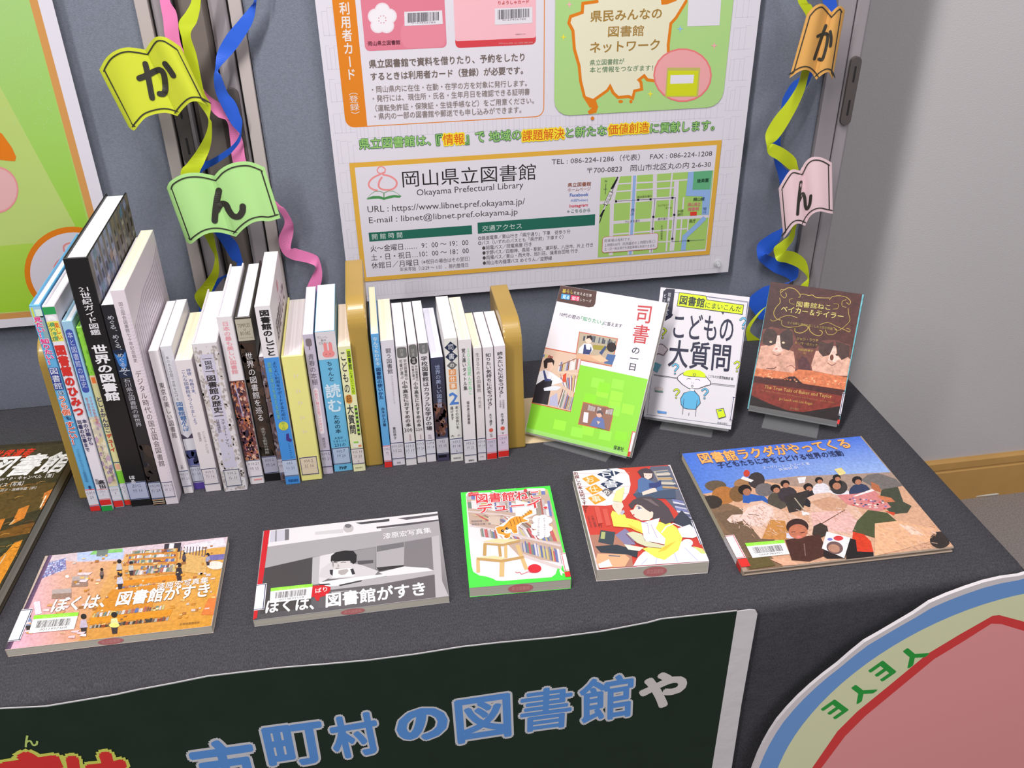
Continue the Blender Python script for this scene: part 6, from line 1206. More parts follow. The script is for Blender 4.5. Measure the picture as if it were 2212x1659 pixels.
# foreground camels
CM = (214, 176, 156)
P.poly([(560, 600), (620, 560), (700, 550), (780, 590), (900, 640), (990, 680), (1040, 700), (1060, 560), (1030, 530), (1100, 500), (1200, 490), (1330, 540), (1400, 600), (1440, 660), (1420, 740), (1380, 800), (1360, 830), (1100, 800), (860, 840), (690, 830), (640, 770), (560, 720)], CM); P.poly([(700, 830), (860, 840), (900, 830), (870, 700), (760, 690)], (190, 132, 72)); P.up()
P.poly([(442, 690), (480, 655), (560, 650), (600, 600), (700, 570), (780, 600), (790, 660), (700, 740), (600, 740), (560, 700), (470, 715)], (224, 196, 188)); P.poly([(1050, 560), (1200, 520), (1340, 560), (1300, 640), (1150, 620)], (196, 150, 124)); P.poly([(1060, 640), (1330, 620), (1400, 700), (1360, 790), (1080, 760)], (222, 176, 172)); P.up()
for a, b in (((480, 700), (600, 730)), ((600, 650), (680, 660)), ((560, 690), (640, 770)), ((1140, 720), (1310, 620))): P.line([a, b], 8, (110, 80, 60))
for k in range(170): P.rain(k); x_ = rnd.uniform(620, 1400); y_ = rnd.uniform(600, 800); P.line([(x_, y_), (x_+rnd.uniform(10, 40), y_+rnd.uniform(4, 26))], 4, rnd.choice([(196, 150, 120), (232, 204, 196), (206, 160, 140)]))
P.up()
P.poly([(1430, 400), (1480, 360), (1560, 350), (1680, 390), (1740, 440), (1640, 460), (1560, 470)], (112, 106, 104)); P.poly([(1500, 410), (1560, 440), (1580, 490), (1510, 470)], (176, 104, 70)); P.poly([(1580, 470), (1700, 450), (1740, 560), (1800, 590), (1770, 640), (1660, 650), (1560, 560)], (66, 70, 56)); P.poly([(1480, 620), (1620, 640), (1690, 700), (1650, 800), (1590, 845), (1450, 800), (1365, 780), (1400, 700)], (74, 80, 52)); P.up()
P.poly([(1250, 510), (1400, 500), (1520, 470), (1600, 540), (1650, 600), (1550, 630), (1420, 600), (1330, 580)], (206, 130, 130)); P.poly([(1365, 520), (1510, 465), (1530, 478), (1390, 520)], (232, 220, 222)); P.poly([(1540, 510), (1650, 530), (1680, 560), (1600, 565)], (196, 116, 80)); P.poly([(1600, 625), (1680, 640), (1670, 660)], (206, 70, 40)); P.up()
for k in range(40): P.rain(k); x_ = rnd.uniform(1340, 1610); y_ = 530+rnd.uniform(0, 60)+(x_-1340)*.08; P.ell(x_, y_, 10, 6, rnd.choice([(226, 190, 190), (130, 110, 160), (196, 80, 80), (90, 80, 100), (230, 214, 200)]), n=6)
P.poly([(1370, 780), (1450, 800), (1500, 850), (1520, 930), (1400, 930), (1360, 870)], (206, 60, 34)); P.poly([(1400, 925), (1520, 930), (1525, 965), (1320, 985), (1320, 820), (1390, 840)], (34, 28, 30)); P.poly([(1080, 740), (1130, 715), (1180, 740), (1190, 800), (1120, 830), (1070, 800)], (60, 50, 44)); P.ell(2010, 840, 76, 62, (50, 42, 40), n=16); P.up()
P.poly([(1530, 720), (1700, 700), (1990, 760), (1940, 850), (1700, 920), (1530, 960)], (222, 172, 136)); P.poly([(1700, 720), (1790, 740), (1900, 810), (1800, 800)], (232, 196, 178)); P.ell(2010, 840, 76, 62, (50, 42, 40), n=16); P.up()
for k in range(90):
    P.rain(k)
    x_ = rnd.uniform(1550, 1960); y_ = rnd.uniform(720, 900); P.line([(x_, y_), (x_+rnd.uniform(10, 50), y_+rnd.uniform(4, 22))], 5, rnd.choice([(206, 156, 120), (232, 196, 176), (214, 170, 150)]))
for k in range(60):
    P.rain(k)
    x_ = rnd.uniform(470, 780); y_ = rnd.uniform(580, 740); P.line([(x_, y_), (x_+rnd.uniform(-20, 30), y_+rnd.uniform(8, 26))], 4, rnd.choice([(206, 170, 156), (236, 216, 210), (190, 150, 130)]))
P.up()
# boy in front
P.poly([(870, 840), (940, 830), (1120, 800), (1150, 860), (1160, 960), (1050, 1000), (920, 990)], (74, 44, 38)); P.poly([(880, 790), (930, 800), (950, 830), (880, 830)], (206, 206, 226)); P.up(); P.ell(960, 745, 82, 60, (58, 40, 38)); P.up(); P.ell(965, 780, 70, 54, (186, 112, 86)); P.up(); P.line([(915, 785), (945, 782)], 7, (60, 30, 30)); P.line([(985, 790), (1015, 785)], 7, (60, 30, 30)); P.ell(972, 820, 22, 9, (216, 120, 110)); P.line([(1010, 870), (1020, 960)], 7, (130, 100, 96)); P.up()
P.poly([(1150, 960), (1170, 800), (1190, 785), (1350, 825), (1310, 978), (1180, 980)], (40, 32, 34)); P.poly([(1175, 780), (1350, 826), (1305, 976), (1140, 905)], (230, 224, 228)); P.up(); P.ell(1262, 830, 36, 18, (206, 60, 66)); P.ell(1235, 900, 62, 46, (110, 84, 84), 14); P.up(); P.ell(1230, 905, 44, 30, (176, 130, 110), 14); P.ell(1200, 838, 20, 10, (120, 120, 190))
P.poly([(600, 970), (740, 960), (800, 1030), (610, 1058)], (96, 84, 50)); P.poly([(760, 985), (860, 975), (960, 1010), (960, 1030), (860, 1030)], (220, 168, 140)); P.up()
P.text('図書館ラクダがやってくる', (262, 282), (1362, 165), 78, (230, 176, 96), .022, (206, 110, 60), .045, res=3); P.text('子どもたちに本をとどける世界の活動', (385, 315), (1308, 222), 44, (34, 44, 84), .02); P.text('マーグリート・ルアーズ 著', (712, 325), (1055, 292), 24, (214, 220, 240)); P.text('斉藤規 訳', (830, 338), (975, 318), 22, (214, 220, 240))
P.build('cover_print', INK_PHOTO2, root)
library_sticker(root, P, [(575, 862), (860, 838), (905, 942), (632, 970)], 30, '0007780491')
spine_label(root, P, 'L', .020, .060, .011, (206, 96, 100), red=(.006, .019))
sp = Print(P.O-P.U*.0002, P.V, P.N, 1.0); sp.L = 1; sp.flat(.06, P.h-.002, -P.t, 0, (206, 196, 168)); sp.up()
for k in range(40): a = .065+k*.0045; sp.flat(a, a+.002, -P.t+rnd.uniform(0, .002), -rnd.uniform(.001, .005), rnd.choice([(90, 100, 70), (140, 130, 100), (70, 76, 60)]))
sp.build('spine_print', INK, root)

# ---- thick heritage volume at the left edge
O_ = Vector((-.431, 1.092, 0)); d_ = Vector((-.0125, -.23, 0)).normalized(); u_ = Vector((-d_.y, d_.x, 0)); V_ = -d_
c = O_+d_*.165-u_*.125; c.z = TZ+.0225
root, P = lay_book('book', c, u_, V_, .25, .33, .022, (52, 44, 34), 'thick dark book with a gold-lit interior and large white characters at the left edge', 'L', hard=True)
P.view(0, 920, 3.4545)
P.grad([(-200, 180), (500, 130), (500, 330), (-200, 1000)], [(62, 52, 38), (66, 58, 42), (60, 48, 34), (50, 38, 26)]); P.up()
P.poly([(-300, 560), (100, 440), (430, 420), (430, 480), (300, 620), (-300, 800)], (84, 62, 34)); P.poly([(330, 500), (400, 470), (370, 590), (300, 630)], (190, 110, 50)); P.poly([(140, 620), (220, 590), (180, 690), (80, 740)], (196, 116, 44)); P.poly([(-100, 720), (40, 690), (0, 780), (-100, 800)], (190, 110, 40)); P.poly([(-100, 820), (150, 740), (290, 720), (240, 800), (0, 840), (-100, 900)], (110, 70, 30)); P.up()
P.poly([(-100, 1300), (-100, 1050), (30, 960), (110, 870), (170, 850), (120, 960), (0, 1180)], (206, 130, 40)); P.poly([(0, 1230), (60, 1130), (160, 960), (215, 880), (180, 960), (100, 1090), (20, 1220)], (206, 124, 34)); P.poly([(-60, 900), (60, 850), (100, 880), (20, 940), (-60, 1000)], (60, 56, 40)); P.up()
for k in range(60): P.rain(k); x_ = rnd.uniform(-60, 330); y_ = rnd.uniform(430, 1100); P.curve([(x_, y_), (x_+30, y_-14), (x_+70, y_-18)], 4, rnd.choice([(206, 150, 70), (120, 70, 36), (70, 40, 24), (176, 120, 60), (60, 66, 46)]), rnd=False)
P.line([(300, 610), (345, 520)], 10, (230, 206, 180)); P.line([(70, 740), (110, 700)], 10, (220, 190, 150)); P.ell(8, 1220, 12, 14, (222, 180, 140)); P.line([(0, 1030), (45, 960)], 8, (200, 180, 150)); P.up()
P.text('美しき世界遺産', (-330, 270), (212, 232), 62, (206, 52, 34), .03, shear=.25); P.text('世界の図書館', (-880, 450), (452, 345), 150, (226, 222, 226), .035, shear=.3, res=3); P.text('ジェームズ・W・P・キャンベル［著］', (-230, 432), (392, 385), 28, (220, 214, 216), .01); P.text('ウィル・プライス［写真］', (-230, 480), (165, 445), 30, (214, 206, 206), .01); P.text('桂英史・野中邦子・高橋早苗［訳］', (-180, 510), (265, 472), 20, (206, 200, 200))
P.build('cover_print', INK_PHOTO, root)

# ------------------------------------------------------------------ books shown upright on clear easels
def quad_pose(px, low):
    D = [np.array(px_ray(*p)) for p in px]; A = np.array([D[0], -D[1], D[2], -D[3]]).T; t = np.linalg.svd(A)[2][-1]; t = t*np.sign(t[0])
    k = (CAM.z-low)/(-(D[2]*t[2])[2] if -(D[2]*t[2])[2] > 0 else 1)
    q = [CAM+Vector(D[i]*t[i]*k) for i in range(4)]; return frame_from(*q)
def easel(root_label, P, depth):
    M = P.M; U = M.col[0].to_3d(); V = M.col[1].to_3d(); N = M.col[2].to_3d(); O = M.to_translation()
    t = thing('easel', root_label, 'easel', tuple(O+U*P.w/2-N*P.t), 'clear book easels')
    g = .0004
    MB().box(P.w*.15, P.w*.85, .0, P.h*.72, -P.t-.0028, -P.t-g).build('back_plate', CLR, t, M, bevel=.0004, seg=1)
    MB().box(P.w*.02, P.w*.98, -.0025, -.0004, -P.t-.0028, .004).build('ledge', CLR, t, M, bevel=.0004, seg=1)
    MB().box(P.w*.02, P.w*.98, -.0025, .006, .0042, .0062).build('front_lip', CLR, t, M, bevel=.0004, seg=1)
    b = M @ Vector((P.w*.2, 0, 0)); e = M @ Vector((P.w*.8, 0, 0)); h2 = Vector((N.x, N.y, 0)).normalized()
    m4 = [b-h2*(P.t+.004), e-h2*(P.t+.004), e+h2*depth, b+h2*depth]
    mb = MB(); mb.v = [(p.x, p.y, TZ+.0004) for p in m4]+[(p.x, p.y, TZ+.0024) for p in m4]; mb.f = [(0, 1, 2, 3), (7, 6, 5, 4), (0, 4, 5, 1), (1, 5, 6, 2), (2, 6, 7, 3), (3, 7, 4, 0)]; mb.build('foot_plate', CLR, t, bevel=.0003, seg=1)
    a = M @ Vector((P.w*.5, P.h*.55, -P.t-.003)); f = a-h2*.045; f.z = TZ+.002
    sd = U*P.w*.12; mb = MB(); q = [a-sd, a+sd, f+sd, f-sd]; mb.v = [tuple(p) for p in q]+[tuple(p-h2*.002) for p in q]; mb.f = [(0, 1, 2, 3), (7, 6, 5, 4), (0, 4, 5, 1), (1, 5, 6, 2), (2, 6, 7, 3), (3, 7, 4, 0)]; mb.build('rear_strut', CLR, t)
    for s_ in (.22, .78):
        x_ = P.w*s_; mb = MB().prism([(0, -.0025), (-P.t-.002, -.0025), (-P.t-.002, -.0045)], 0, x_-.001, x_+.001) if False else None
    return t
c, U, V, w_, h = quad_pose([(1207.3, 615.4), (1436.5, 653.4), (1364.3, 988.9), (1136.5, 933)], .7155)
root, P = lay_book('book', c, U, V, w_, h, .010, (220, 214, 222), 'tall white and lime green paperback with red title, leaning on the left clear easel', 'L')
P.view(1120, 580, 3.95)
P.poly([(340, 130), (672, 180), (655, 300), (640, 325), (600, 332), (305, 275)], (84, 60, 56)); P.up()
P.text('暮らし', (372, 207), (465, 216), 34, (206, 180, 70), .01); P.text('を支える仕事', (470, 218), (622, 244), 26, (216, 208, 206), .0)
P.poly([(368, 215), (440, 225), (435, 268), (362, 258)], (70, 150, 206)); P.poly([(450, 228), (522, 238), (516, 280), (444, 270)], (214, 60, 100)); P.up(); P.text('見る', (372, 256), (432, 264), 32, (226, 236, 244), .01); P.text('知る', (454, 268), (514, 276), 32, (240, 226, 232), .01); P.text('シリーズ', (522, 278), (620, 290), 24, (220, 212, 210), 0)
P.text('10代の君の', (350, 405), (520, 440), 34, (60, 58, 84), .015); P.text('「知りたい」', (530, 442), (718, 480), 38, (70, 160, 110), .02); P.text('に答えます', (724, 482), (880, 508), 34, (60, 58, 84), .015)
P.vtext('司書', (1085, 305), (1030, 650), 150, (184, 66, 70), .012, res=3); P.vtext('の一日', (1008, 665), (966, 875), 78, (54, 52, 70), .015)
LIME = (134, 206, 56)
P.poly([(100, 1145), (450, 1220), (520, 820), (1105, 945), (1010, 1400), (965, 1615), (60, 1395)], LIME); P.up()
for k in range(34): P.rain(k); x_ = rnd.uniform(120, 980); y_ = rnd.uniform(900, 1500); P.poly([(x_, y_), (x_+100, y_+20), (x_+84, y_+100), (x_-16, y_+80)], rnd.choice([(150, 224, 62), (134, 214, 44), (146, 222, 70)])) if (x_ > 540 or y_ > 1250) and y_ < 1400 and x_ < 1040-(y_-900)*.2 else None
P.up()
FR = (190, 96, 66)
for q4 in ([(218, 672), (545, 735), (446, 1225), (112, 1150)], [(518, 538), (850, 598), (796, 838), (482, 775)], [(552, 1138), (822, 1192), (778, 1390), (508, 1330)]): P.poly(q4, FR)
P.up()
P.poly([(222, 682), (540, 742), (442, 1216), (118, 1143)], (206, 178, 160)); P.poly([(524, 546), (842, 603), (790, 829), (490, 768)], (176, 160, 140)); P.poly([(556, 1146), (815, 1197), (773, 1380), (514, 1323)], (140, 100, 84)); P.up()
P.strip(((350, 800), (535, 745), (520, 860), (335, 880)), 14, SHELFPAL, .1); P.strip(((330, 900), (505, 900), (480, 1060), (380, 1000)), 16, SHELFPAL, .1); P.strip(((380, 1020), (480, 1070), (442, 1210), (330, 1180)), 16, SHELFPAL, .1); P.strip(((215, 730), (300, 745), (290, 770), (205, 755)), 6, SHELFPAL); P.line([(335, 882), (510, 900)], 10, (214, 190, 170)); P.line([(345, 830), (540, 748)], 8, (150, 110, 90)); P.poly([(380, 910), (410, 890), (405, 970), (375, 970)], (206, 76, 46)); P.up()
P.poly([(180, 880), (240, 860), (300, 900), (370, 950), (380, 970), (270, 1000), (240, 1000), (150, 990), (160, 920)], (224, 222, 230)); P.poly([(150, 990), (215, 950), (290, 955), (250, 1165), (118, 1143), (130, 1060)], (34, 32, 42)); P.poly([(210, 870), (225, 870), (245, 940), (280, 945), (285, 905), (275, 960), (225, 965)], (60, 70, 120)); P.ell(262, 835, 36, 42, (226, 190, 172)); P.up(); P.poly([(218, 840), (215, 790), (240, 765), (285, 765), (308, 790), (300, 830), (290, 800), (250, 805), (245, 850), (225, 855)], (44, 32, 36)); P.poly([(215, 1020), (300, 1000), (370, 1010), (330, 1040), (220, 1045)], (210, 214, 226)); P.poly([(270, 1100), (330, 1060), (340, 1180), (260, 1165)], (170, 170, 200)); P.up()
P.strip(((560, 560), (835, 610), (825, 660), (550, 615)), 20, [(110, 116, 116), (90, 100, 110), (160, 160, 150), (70, 76, 90)], .1); P.poly([(640, 650), (760, 665), (750, 700), (630, 690)], (150, 140, 60)); P.poly([(500, 730), (560, 730), (640, 740), (760, 780), (750, 812), (490, 768)], (206, 160, 130)); P.poly([(690, 720), (740, 660), (755, 670), (710, 740)], (60, 76, 120)); P.up()
P.poly([(520, 680), (560, 640), (620, 645), (640, 690), (600, 740), (510, 720)], (222, 222, 230)); P.poly([(560, 650), (575, 648), (580, 690), (610, 695), (620, 660), (625, 700), (605, 735), (550, 730)], (52, 62, 110)); P.ell(600, 612, 28, 30, (230, 196, 180)); P.poly([(760, 730), (830, 740), (800, 822), (730, 808)], (70, 100, 150)); P.poly([(610, 750), (700, 740), (770, 790), (700, 800)], (222, 180, 150)); P.up(); P.poly([(578, 605), (590, 575), (620, 570), (634, 595), (625, 620), (610, 595), (590, 598)], (46, 32, 36)); P.ell(795, 672, 40, 42, (40, 28, 32))
P.strip(((600, 1160), (812, 1200), (800, 1250), (590, 1210)), 12, [(170, 160, 160), (130, 90, 80), (190, 180, 180)], .1); P.poly([(560, 1225), (600, 1230), (590, 1320), (550, 1310)], (216, 214, 222)); P.up(); P.poly([(640, 1280), (690, 1250), (730, 1290), (740, 1372), (610, 1340)], (96, 110, 160)); P.ell(692, 1242, 26, 30, (214, 170, 150)); P.up(); P.poly([(668, 1240), (672, 1215), (700, 1208), (722, 1230), (718, 1260), (700, 1235)], (90, 78, 84)); P.poly([(670, 1300), (700, 1310), (680, 1330)], (220, 180, 160))
P.text('保育社', (808, 1545), (895, 1565), 40, (30, 50, 26), .02); P.poly([(975, 1395), (1012, 1403), (968, 1608), (930, 1600)], (224, 216, 220)); P.up(); P.line([(1010, 1400), (975, 1393), (940, 1555)], 8, (210, 80, 90)); P.poly([(938, 1560), (978, 1568), (968, 1612), (928, 1602)], (200, 40, 36))
P.vtext('写真でわかる', (330, 165), (312, 262), 14, (170, 150, 146))
P.build('cover_print', INK_GLOSS, root); easel('clear plastic easel holding the white and lime green paperback', P, .005)

c, U, V, w_, h = quad_pose([(1427.6, 620.5), (1620, 642), (1578, 928), (1389.6, 899.5)], .7175)
root, P = lay_book('book', c, U, V, w_, h, .014, (214, 210, 216), 'white book with big navy characters and cartoon boy, leaning on the middle clear easel', 'R')
P.view(1120, 580, 3.95)
NV = (42, 42, 66); YGN = (206, 226, 30); SKY = (110, 190, 226)
P.line([(1235, 190), (1960, 285), (1830, 1345), (1090, 1245)], 5, (90, 90, 120)); P.line([(1340, 205), (1955, 292), (1822, 1325)], 3, (110, 110, 140)); P.line([(1175, 600), (1100, 1235)], 3, (110, 110, 140))
P.poly([(1262, 170), (1335, 178), (1310, 385), (1320, 395), (1300, 420), (1225, 462), (1215, 400), (1235, 200)], (34, 34, 54)); P.up(); P.vtext('司書さんも', (1290, 205), (1262, 405), 28, (216, 216, 226)); P.vtext('ビックリ！', (1252, 215), (1228, 400), 24, (216, 216, 226))
P.poly([(1370, 202), (1600, 232), (1612, 265), (1925, 310), (1912, 395), (1755, 375), (1745, 395), (1730, 372), (1350, 322)], (56, 60, 60)); P.up(); P.poly([(1374, 208), (1597, 237), (1608, 270), (1919, 315), (1907, 388), (1356, 316)], YGN); P.up()
P.text('図書館', (1372, 305), (1580, 335), 80, (40, 44, 50), .03); P.text('にまいこんだ', (1592, 335), (1898, 372), 48, (40, 44, 50), .01)
P.text('こどもの', (1318, 592), (1825, 625), 210, NV, .015, res=3); P.text('大質問', (1275, 835), (1795, 880), 228, NV, .018, res=3)
P.line([(1155, 905), (1370, 935)], 4, NV); P.line([(1155, 912), (1370, 942)], 3, NV); P.line([(1640, 978), (1848, 1002)], 4, NV); P.line([(1640, 988), (1846, 1012)], 3, NV); P.text('こどもの大質問編集部 編', (1618, 930), (1830, 955), 26, (60, 60, 76), .01)
# boy: big wide head, closed eyes, blue shirt
P.poly([(1355, 925), (1375, 905), (1400, 890), (1450, 872), (1530, 872), (1580, 892), (1610, 930), (1642, 965), (1640, 995), (1600, 1005), (1530, 1030), (1450, 1025), (1395, 990), (1355, 950)], (60, 58, 66)); P.up(); P.poly([(1360, 925), (1380, 910), (1402, 896), (1450, 878), (1530, 878), (1576, 897), (1606, 934), (1636, 968), (1634, 990), (1598, 998), (1530, 1024), (1450, 1019), (1400, 986), (1361, 946)], (224, 220, 226)); P.up()
P.poly([(1402, 896), (1430, 872), (1490, 862), (1550, 870), (1590, 895), (1600, 932), (1540, 925), (1460, 922), (1410, 912)], YGN); P.line([(1402, 896), (1410, 912), (1460, 922), (1540, 925), (1600, 932)], 4, (60, 58, 66)); P.up(); P.curve([(1500, 918), (1490, 905), (1502, 895), (1512, 905), (1504, 918)], 4, (60, 58, 66)); P.curve([(1435, 945), (1450, 938), (1470, 942)], 4, (60, 58, 66)); P.curve([(1510, 950), (1530, 945), (1548, 955)], 4, (60, 58, 66)); P.ell(1478, 975, 3, 3, NV, n=6); P.ell(1494, 978, 3, 3, NV, n=6); P.ell(1483, 1004, 9, 11, NV); P.up(); P.ell(1483, 1004, 5, 7, (224, 220, 226), n=10)
P.poly([(1462, 1030), (1505, 1035), (1505, 1045), (1545, 1090), (1555, 1150), (1530, 1180), (1510, 1205), (1440, 1200), (1405, 1190), (1385, 1160), (1380, 1110), (1410, 1060), (1465, 1045)], (60, 70, 90)); P.up(); P.poly([(1465, 1045), (1500, 1050), (1540, 1092), (1549, 1148), (1526, 1176), (1508, 1200), (1440, 1195), (1408, 1186), (1390, 1158), (1386, 1112), (1413, 1066)], (92, 172, 214)); P.poly([(1465, 1022), (1502, 1028), (1500, 1048), (1466, 1044)], (224, 220, 226)); P.up()
for a, b in (((1412, 1110), (1400, 1245)), ((1525, 1120), (1510, 1262)), ((1455, 1230), (1453, 1255))): P.line([a, b], 4, (60, 60, 76))
def qm(x_, y_, s_, col, flip=1): P.curve([(x_-22*s_*flip, y_-18*s_), (x_, y_-32*s_), (x_+22*s_*flip, y_-14*s_), (x_+8*s_*flip, y_+6*s_), (x_-4*s_*flip, y_+20*s_)], 15*s_, NV); P.up(); P.curve([(x_-22*s_*flip, y_-18*s_), (x_, y_-32*s_), (x_+22*s_*flip, y_-14*s_), (x_+8*s_*flip, y_+6*s_), (x_-4*s_*flip, y_+20*s_)], 9*s_, col); P.ell(x_-4*s_, y_+42*s_, 8*s_, 8*s_, NV); P.up(); P.ell(x_-4*s_, y_+42*s_, 5*s_, 5*s_, col, n=10)
qm(1920, 460, 1.2, SKY); qm(1235, 545, 1.1, YGN); qm(1868, 830, 1.1, YGN); qm(1340, 850, 1.1, SKY); qm(1350, 1060, 1.0, YGN); qm(1592, 1060, 1.1, SKY)
P.poly([(1178, 660), (1215, 640), (1240, 650), (1280, 690), (1240, 745), (1200, 730), (1165, 740)], (120, 100, 104)); P.up(); P.poly([(1184, 665), (1214, 647), (1238, 657), (1270, 690), (1236, 735), (1200, 722), (1172, 730)], (206, 196, 200)); P.poly([(1145, 790), (1220, 820), (1185, 890), (1140, 860)], (92, 150, 166)); P.ell(1200, 1025, 36, 18, (200, 190, 190)); P.line([(1165, 1045), (1235, 1052)], 12, (110, 140, 130)); P.poly([(1185, 1210), (1265, 1222), (1262, 1240), (1190, 1232)], (90, 140, 200)); P.poly([(1685, 1200), (1750, 1190), (1772, 1265), (1708, 1285)], (60, 64, 60)); P.up(); P.poly([(1690, 1204), (1746, 1196), (1766, 1260), (1708, 1276)], YGN); P.line([(1705, 1215), (1735, 1210)], 10, (90, 140, 110)); P.text('青春出版社', (1695, 1325), (1782, 1335), 20, (110, 110, 120))
P.build('cover_print', INK_GLOSS, root); spine_label(root, P, 'R', .012, .046, .0035, NAVY); easel('clear plastic easel holding the white cartoon-covered book', P, .002)
s2 = Print(P.M @ Vector((P.w+.0002, 0, 0)), -P.V, P.N, 1.0)
for ch, a, b in (('図書館にまいこんだこどもの大質問', .06, .165),):
    for k, g_ in enumerate(ch): vs, fs = glyphs(g_, 0, 1); v0 = b-(b-a)*(k+1)/len(ch); s2.tri([(-(v0+v[1]*.0055), -.0115+v[0]*.008) for v in vs], fs, (60, 60, 80))
s2.build('spine_print', INK, root)

c, U, V, w_, h = quad_pose([(1663.8, 608), (1866, 636), (1813, 919.5), (1614.4, 882.8)], .7155)
root, P = lay_book('book', c, U, V, w_, h, .012, (64, 34, 34), 'dark brown book with two resting cats and gold scrollwork, leaning on a clear easel', 'R')
P.view(1560, 560, 3.95)
P.grad([(410, 190), (1205, 300), (1120, 760), (330, 640)], [(66, 34, 34), (78, 42, 40), (84, 48, 44), (62, 36, 36)]); P.up()
P.poly([(345, 600), (420, 575), (480, 590), (600, 600), (640, 700), (700, 760), (800, 760), (850, 690), (960, 690), (1090, 730), (1130, 800), (1060, 1115), (270, 1000)], (110, 64, 56)); P.up()
# rough light fur of two cats
P.poly([(330, 740), (400, 730), (460, 700), (540, 760), (610, 790), (625, 900), (620, 980), (270, 985), (300, 860)], (206, 156, 136)); P.poly([(800, 780), (880, 790), (960, 740), (1040, 800), (1100, 860), (1085, 1000), (960, 990), (770, 950), (760, 900)], (212, 164, 144)); P.up()
P.poly([(350, 640), (380, 590), (440, 600), (470, 640), (460, 720), (400, 740), (345, 720)], (66, 48, 46)); P.poly([(490, 640), (560, 590), (600, 620), (605, 720), (570, 780), (510, 760), (480, 700)], (66, 48, 46)); P.poly([(470, 650), (492, 650), (500, 740), (520, 780), (470, 800), (430, 780), (455, 730)], (222, 196, 184)); P.poly([(820, 720), (850, 700), (900, 720), (950, 700), (950, 770), (910, 820), (860, 830), (825, 790)], (74, 52, 48)); P.poly([(970, 700), (1040, 720), (1090, 740), (1080, 830), (1020, 860), (980, 810)], (74, 52, 48)); P.poly([(950, 740), (968, 740), (975, 820), (1000, 850), (960, 880), (900, 860), (920, 810)], (222, 190, 176)); P.up()
for x_, y_, a_ in ((415, 705, (196, 180, 150)), (522, 712, (196, 180, 150)), (905, 805, (60, 34, 30)), (980, 815, (60, 34, 30))): P.ell(x_, y_, 13, 9, a_, 8, n=12)
P.ell(462, 765, 12, 8, (206, 130, 120)); P.ell(935, 838, 16, 26, (110, 62, 46)); P.up(); P.curve([(440, 810), (470, 820), (500, 808)], 6, (130, 80, 70)); P.curve([(900, 885), (935, 905), (970, 890)], 6, (130, 80, 70)); P.curve([(380, 930), (430, 935), (460, 920)], 7, (110, 60, 50)); P.curve([(550, 920), (590, 905), (620, 930)], 6, (150, 96, 84))
P.poly([(650, 940), (645, 870), (680, 830), (720, 840), (745, 890), (755, 950)], (84, 48, 52)); P.up()
P.poly([(275, 985), (290, 930), (450, 950), (600, 970), (650, 940), (760, 950), (930, 985), (1090, 1010), (1060, 1118), (680, 1060), (610, 1000), (520, 1022), (270, 995)], (206, 118, 78)); P.poly([(500, 1030), (570, 1000), (620, 1000), (690, 1062)], (52, 30, 32)); P.up()
for k in range(60): P.rain(k); x_ = rnd.uniform(300, 1060); y_ = 960+(x_-300)*.11+rnd.uniform(0, 50); P.ell(x_, y_, 9, 5, rnd.choice([(222, 150, 110), (190, 96, 60), (230, 170, 130)]), n=6)
P.poly([(262, 1000), (520, 1030), (680, 1060), (1060, 1118), (1045, 1170), (700, 1110), (262, 1050)], (74, 34, 32)); P.poly([(262, 1050), (700, 1110), (1045, 1170), (1030, 1250), (690, 1305), (560, 1290), (400, 1230), (250, 1160)], (126, 46, 36)); P.poly([(245, 1165), (400, 1235), (560, 1292), (690, 1305), (1030, 1252), (1000, 1420), (216, 1278)], (34, 22, 24)); P.up()
GD = (176, 150, 76)
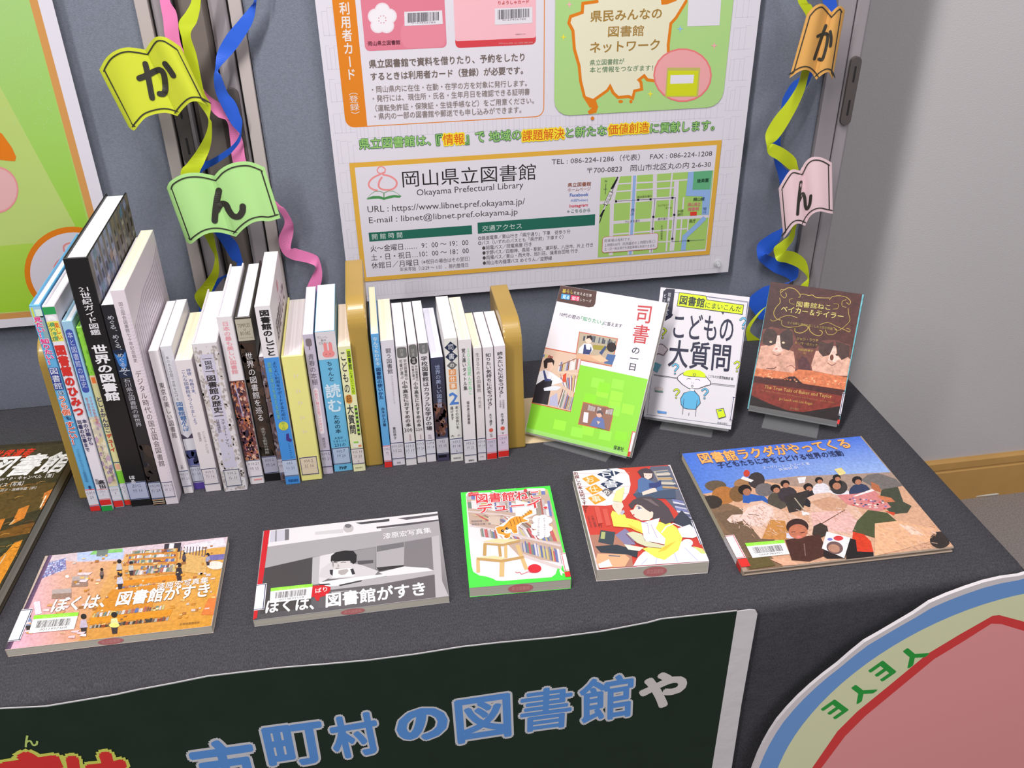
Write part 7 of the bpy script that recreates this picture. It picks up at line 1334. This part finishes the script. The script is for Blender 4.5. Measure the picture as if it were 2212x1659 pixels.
for cv_, w2 in (([(545, 260), (500, 262), (500, 300), (530, 330), (550, 310), (540, 285)], 5), ([(500, 285), (560, 245), (620, 255), (660, 295), (665, 320), (650, 325)], 6), ([(665, 300), (700, 298), (740, 310), (770, 305), (800, 325), (860, 330), (915, 330)], 6), ([(915, 345), (940, 320), (1000, 312), (1060, 325), (1095, 360), (1085, 385), (1060, 370)], 6), ([(1060, 345), (1025, 360), (1025, 400), (1060, 410)], 5), ([(490, 330), (495, 370), (460, 410), (440, 460), (460, 505), (500, 520)], 6), ([(415, 510), (420, 525), (450, 525), (520, 490), (580, 480), (640, 500)], 5), ([(510, 520), (510, 560), (560, 580), (640, 575), (700, 560), (740, 590)], 5), ([(620, 590), (625, 620), (670, 630), (720, 605), (740, 575), (748, 610), (790, 645), (840, 650), (855, 620), (830, 605)], 6), ([(830, 560), (900, 540), (970, 570), (1040, 600), (1085, 620), (1090, 600), (1060, 590)], 5), ([(1075, 420), (1080, 470), (1090, 520), (1060, 560), (1000, 605), (960, 600)], 5), ([(880, 600), (900, 640), (950, 640), (980, 610), (950, 580)], 5), ([(605, 335), (575, 345), (580, 375), (620, 385)], 4), ([(950, 380), (990, 385), (985, 420), (945, 425)], 4)):
    P.curve(cv_, w2, GD, k=4, rnd=False)
P.up(); P.text('図書館ねこ', (632, 405), (920, 435), 48, (206, 190, 110), .01); P.text('ベイカー＆テイラー', (500, 445), (1030, 515), 50, (206, 190, 110), .015); P.text('小さな町に奇跡を起こした２匹の物語', (555, 550), (940, 605), 22, (170, 150, 80)); P.text('ジャン・ラウチ', (635, 690), (818, 708), 26, GD, .01); P.text('＆ リサ・ロガック', (622, 722), (810, 745), 22, GD); P.text('羽田詩津子', (645, 778), (775, 795), 20, GD, .01); P.text('訳', (692, 808), (710, 812), 16, GD)
P.text('The True Tails of Baker and Taylor', (358, 1110), (932, 1195), 38, (190, 150, 80), .01); P.text('The Library Cats Who Left Their Pawprints on a Small Town... and the World', (325, 1125), (955, 1235), 16, (160, 110, 70)); P.text('Jan Louch with Lisa Rogak', (482, 1205), (770, 1250), 28, (190, 150, 80)); P.text('早川書房', (578, 1278), (655, 1290), 18, (160, 120, 80))
P.poly([(404, 188), (414, 190), (225, 1278), (214, 1276)], (100, 170, 180)); P.poly([(1196, 298), (1212, 300), (1008, 1422), (992, 1420)], (104, 172, 182))
P.build('cover_print', INK_PHOTO, root); spine_label(root, P, 'R', .014, .046, .003, NAVY, red=(.002, .008)); easel('clear plastic easel holding the dark brown cat book', P, .020)
s2 = Print(P.M @ Vector((P.w+.00015, 0, 0)), -P.V, P.N, 1.0); s2.L = 0; s2.flat(-P.h+.001, -.001, -P.t, 0, (106, 172, 180)); s2.build('spine_print', INK, root)
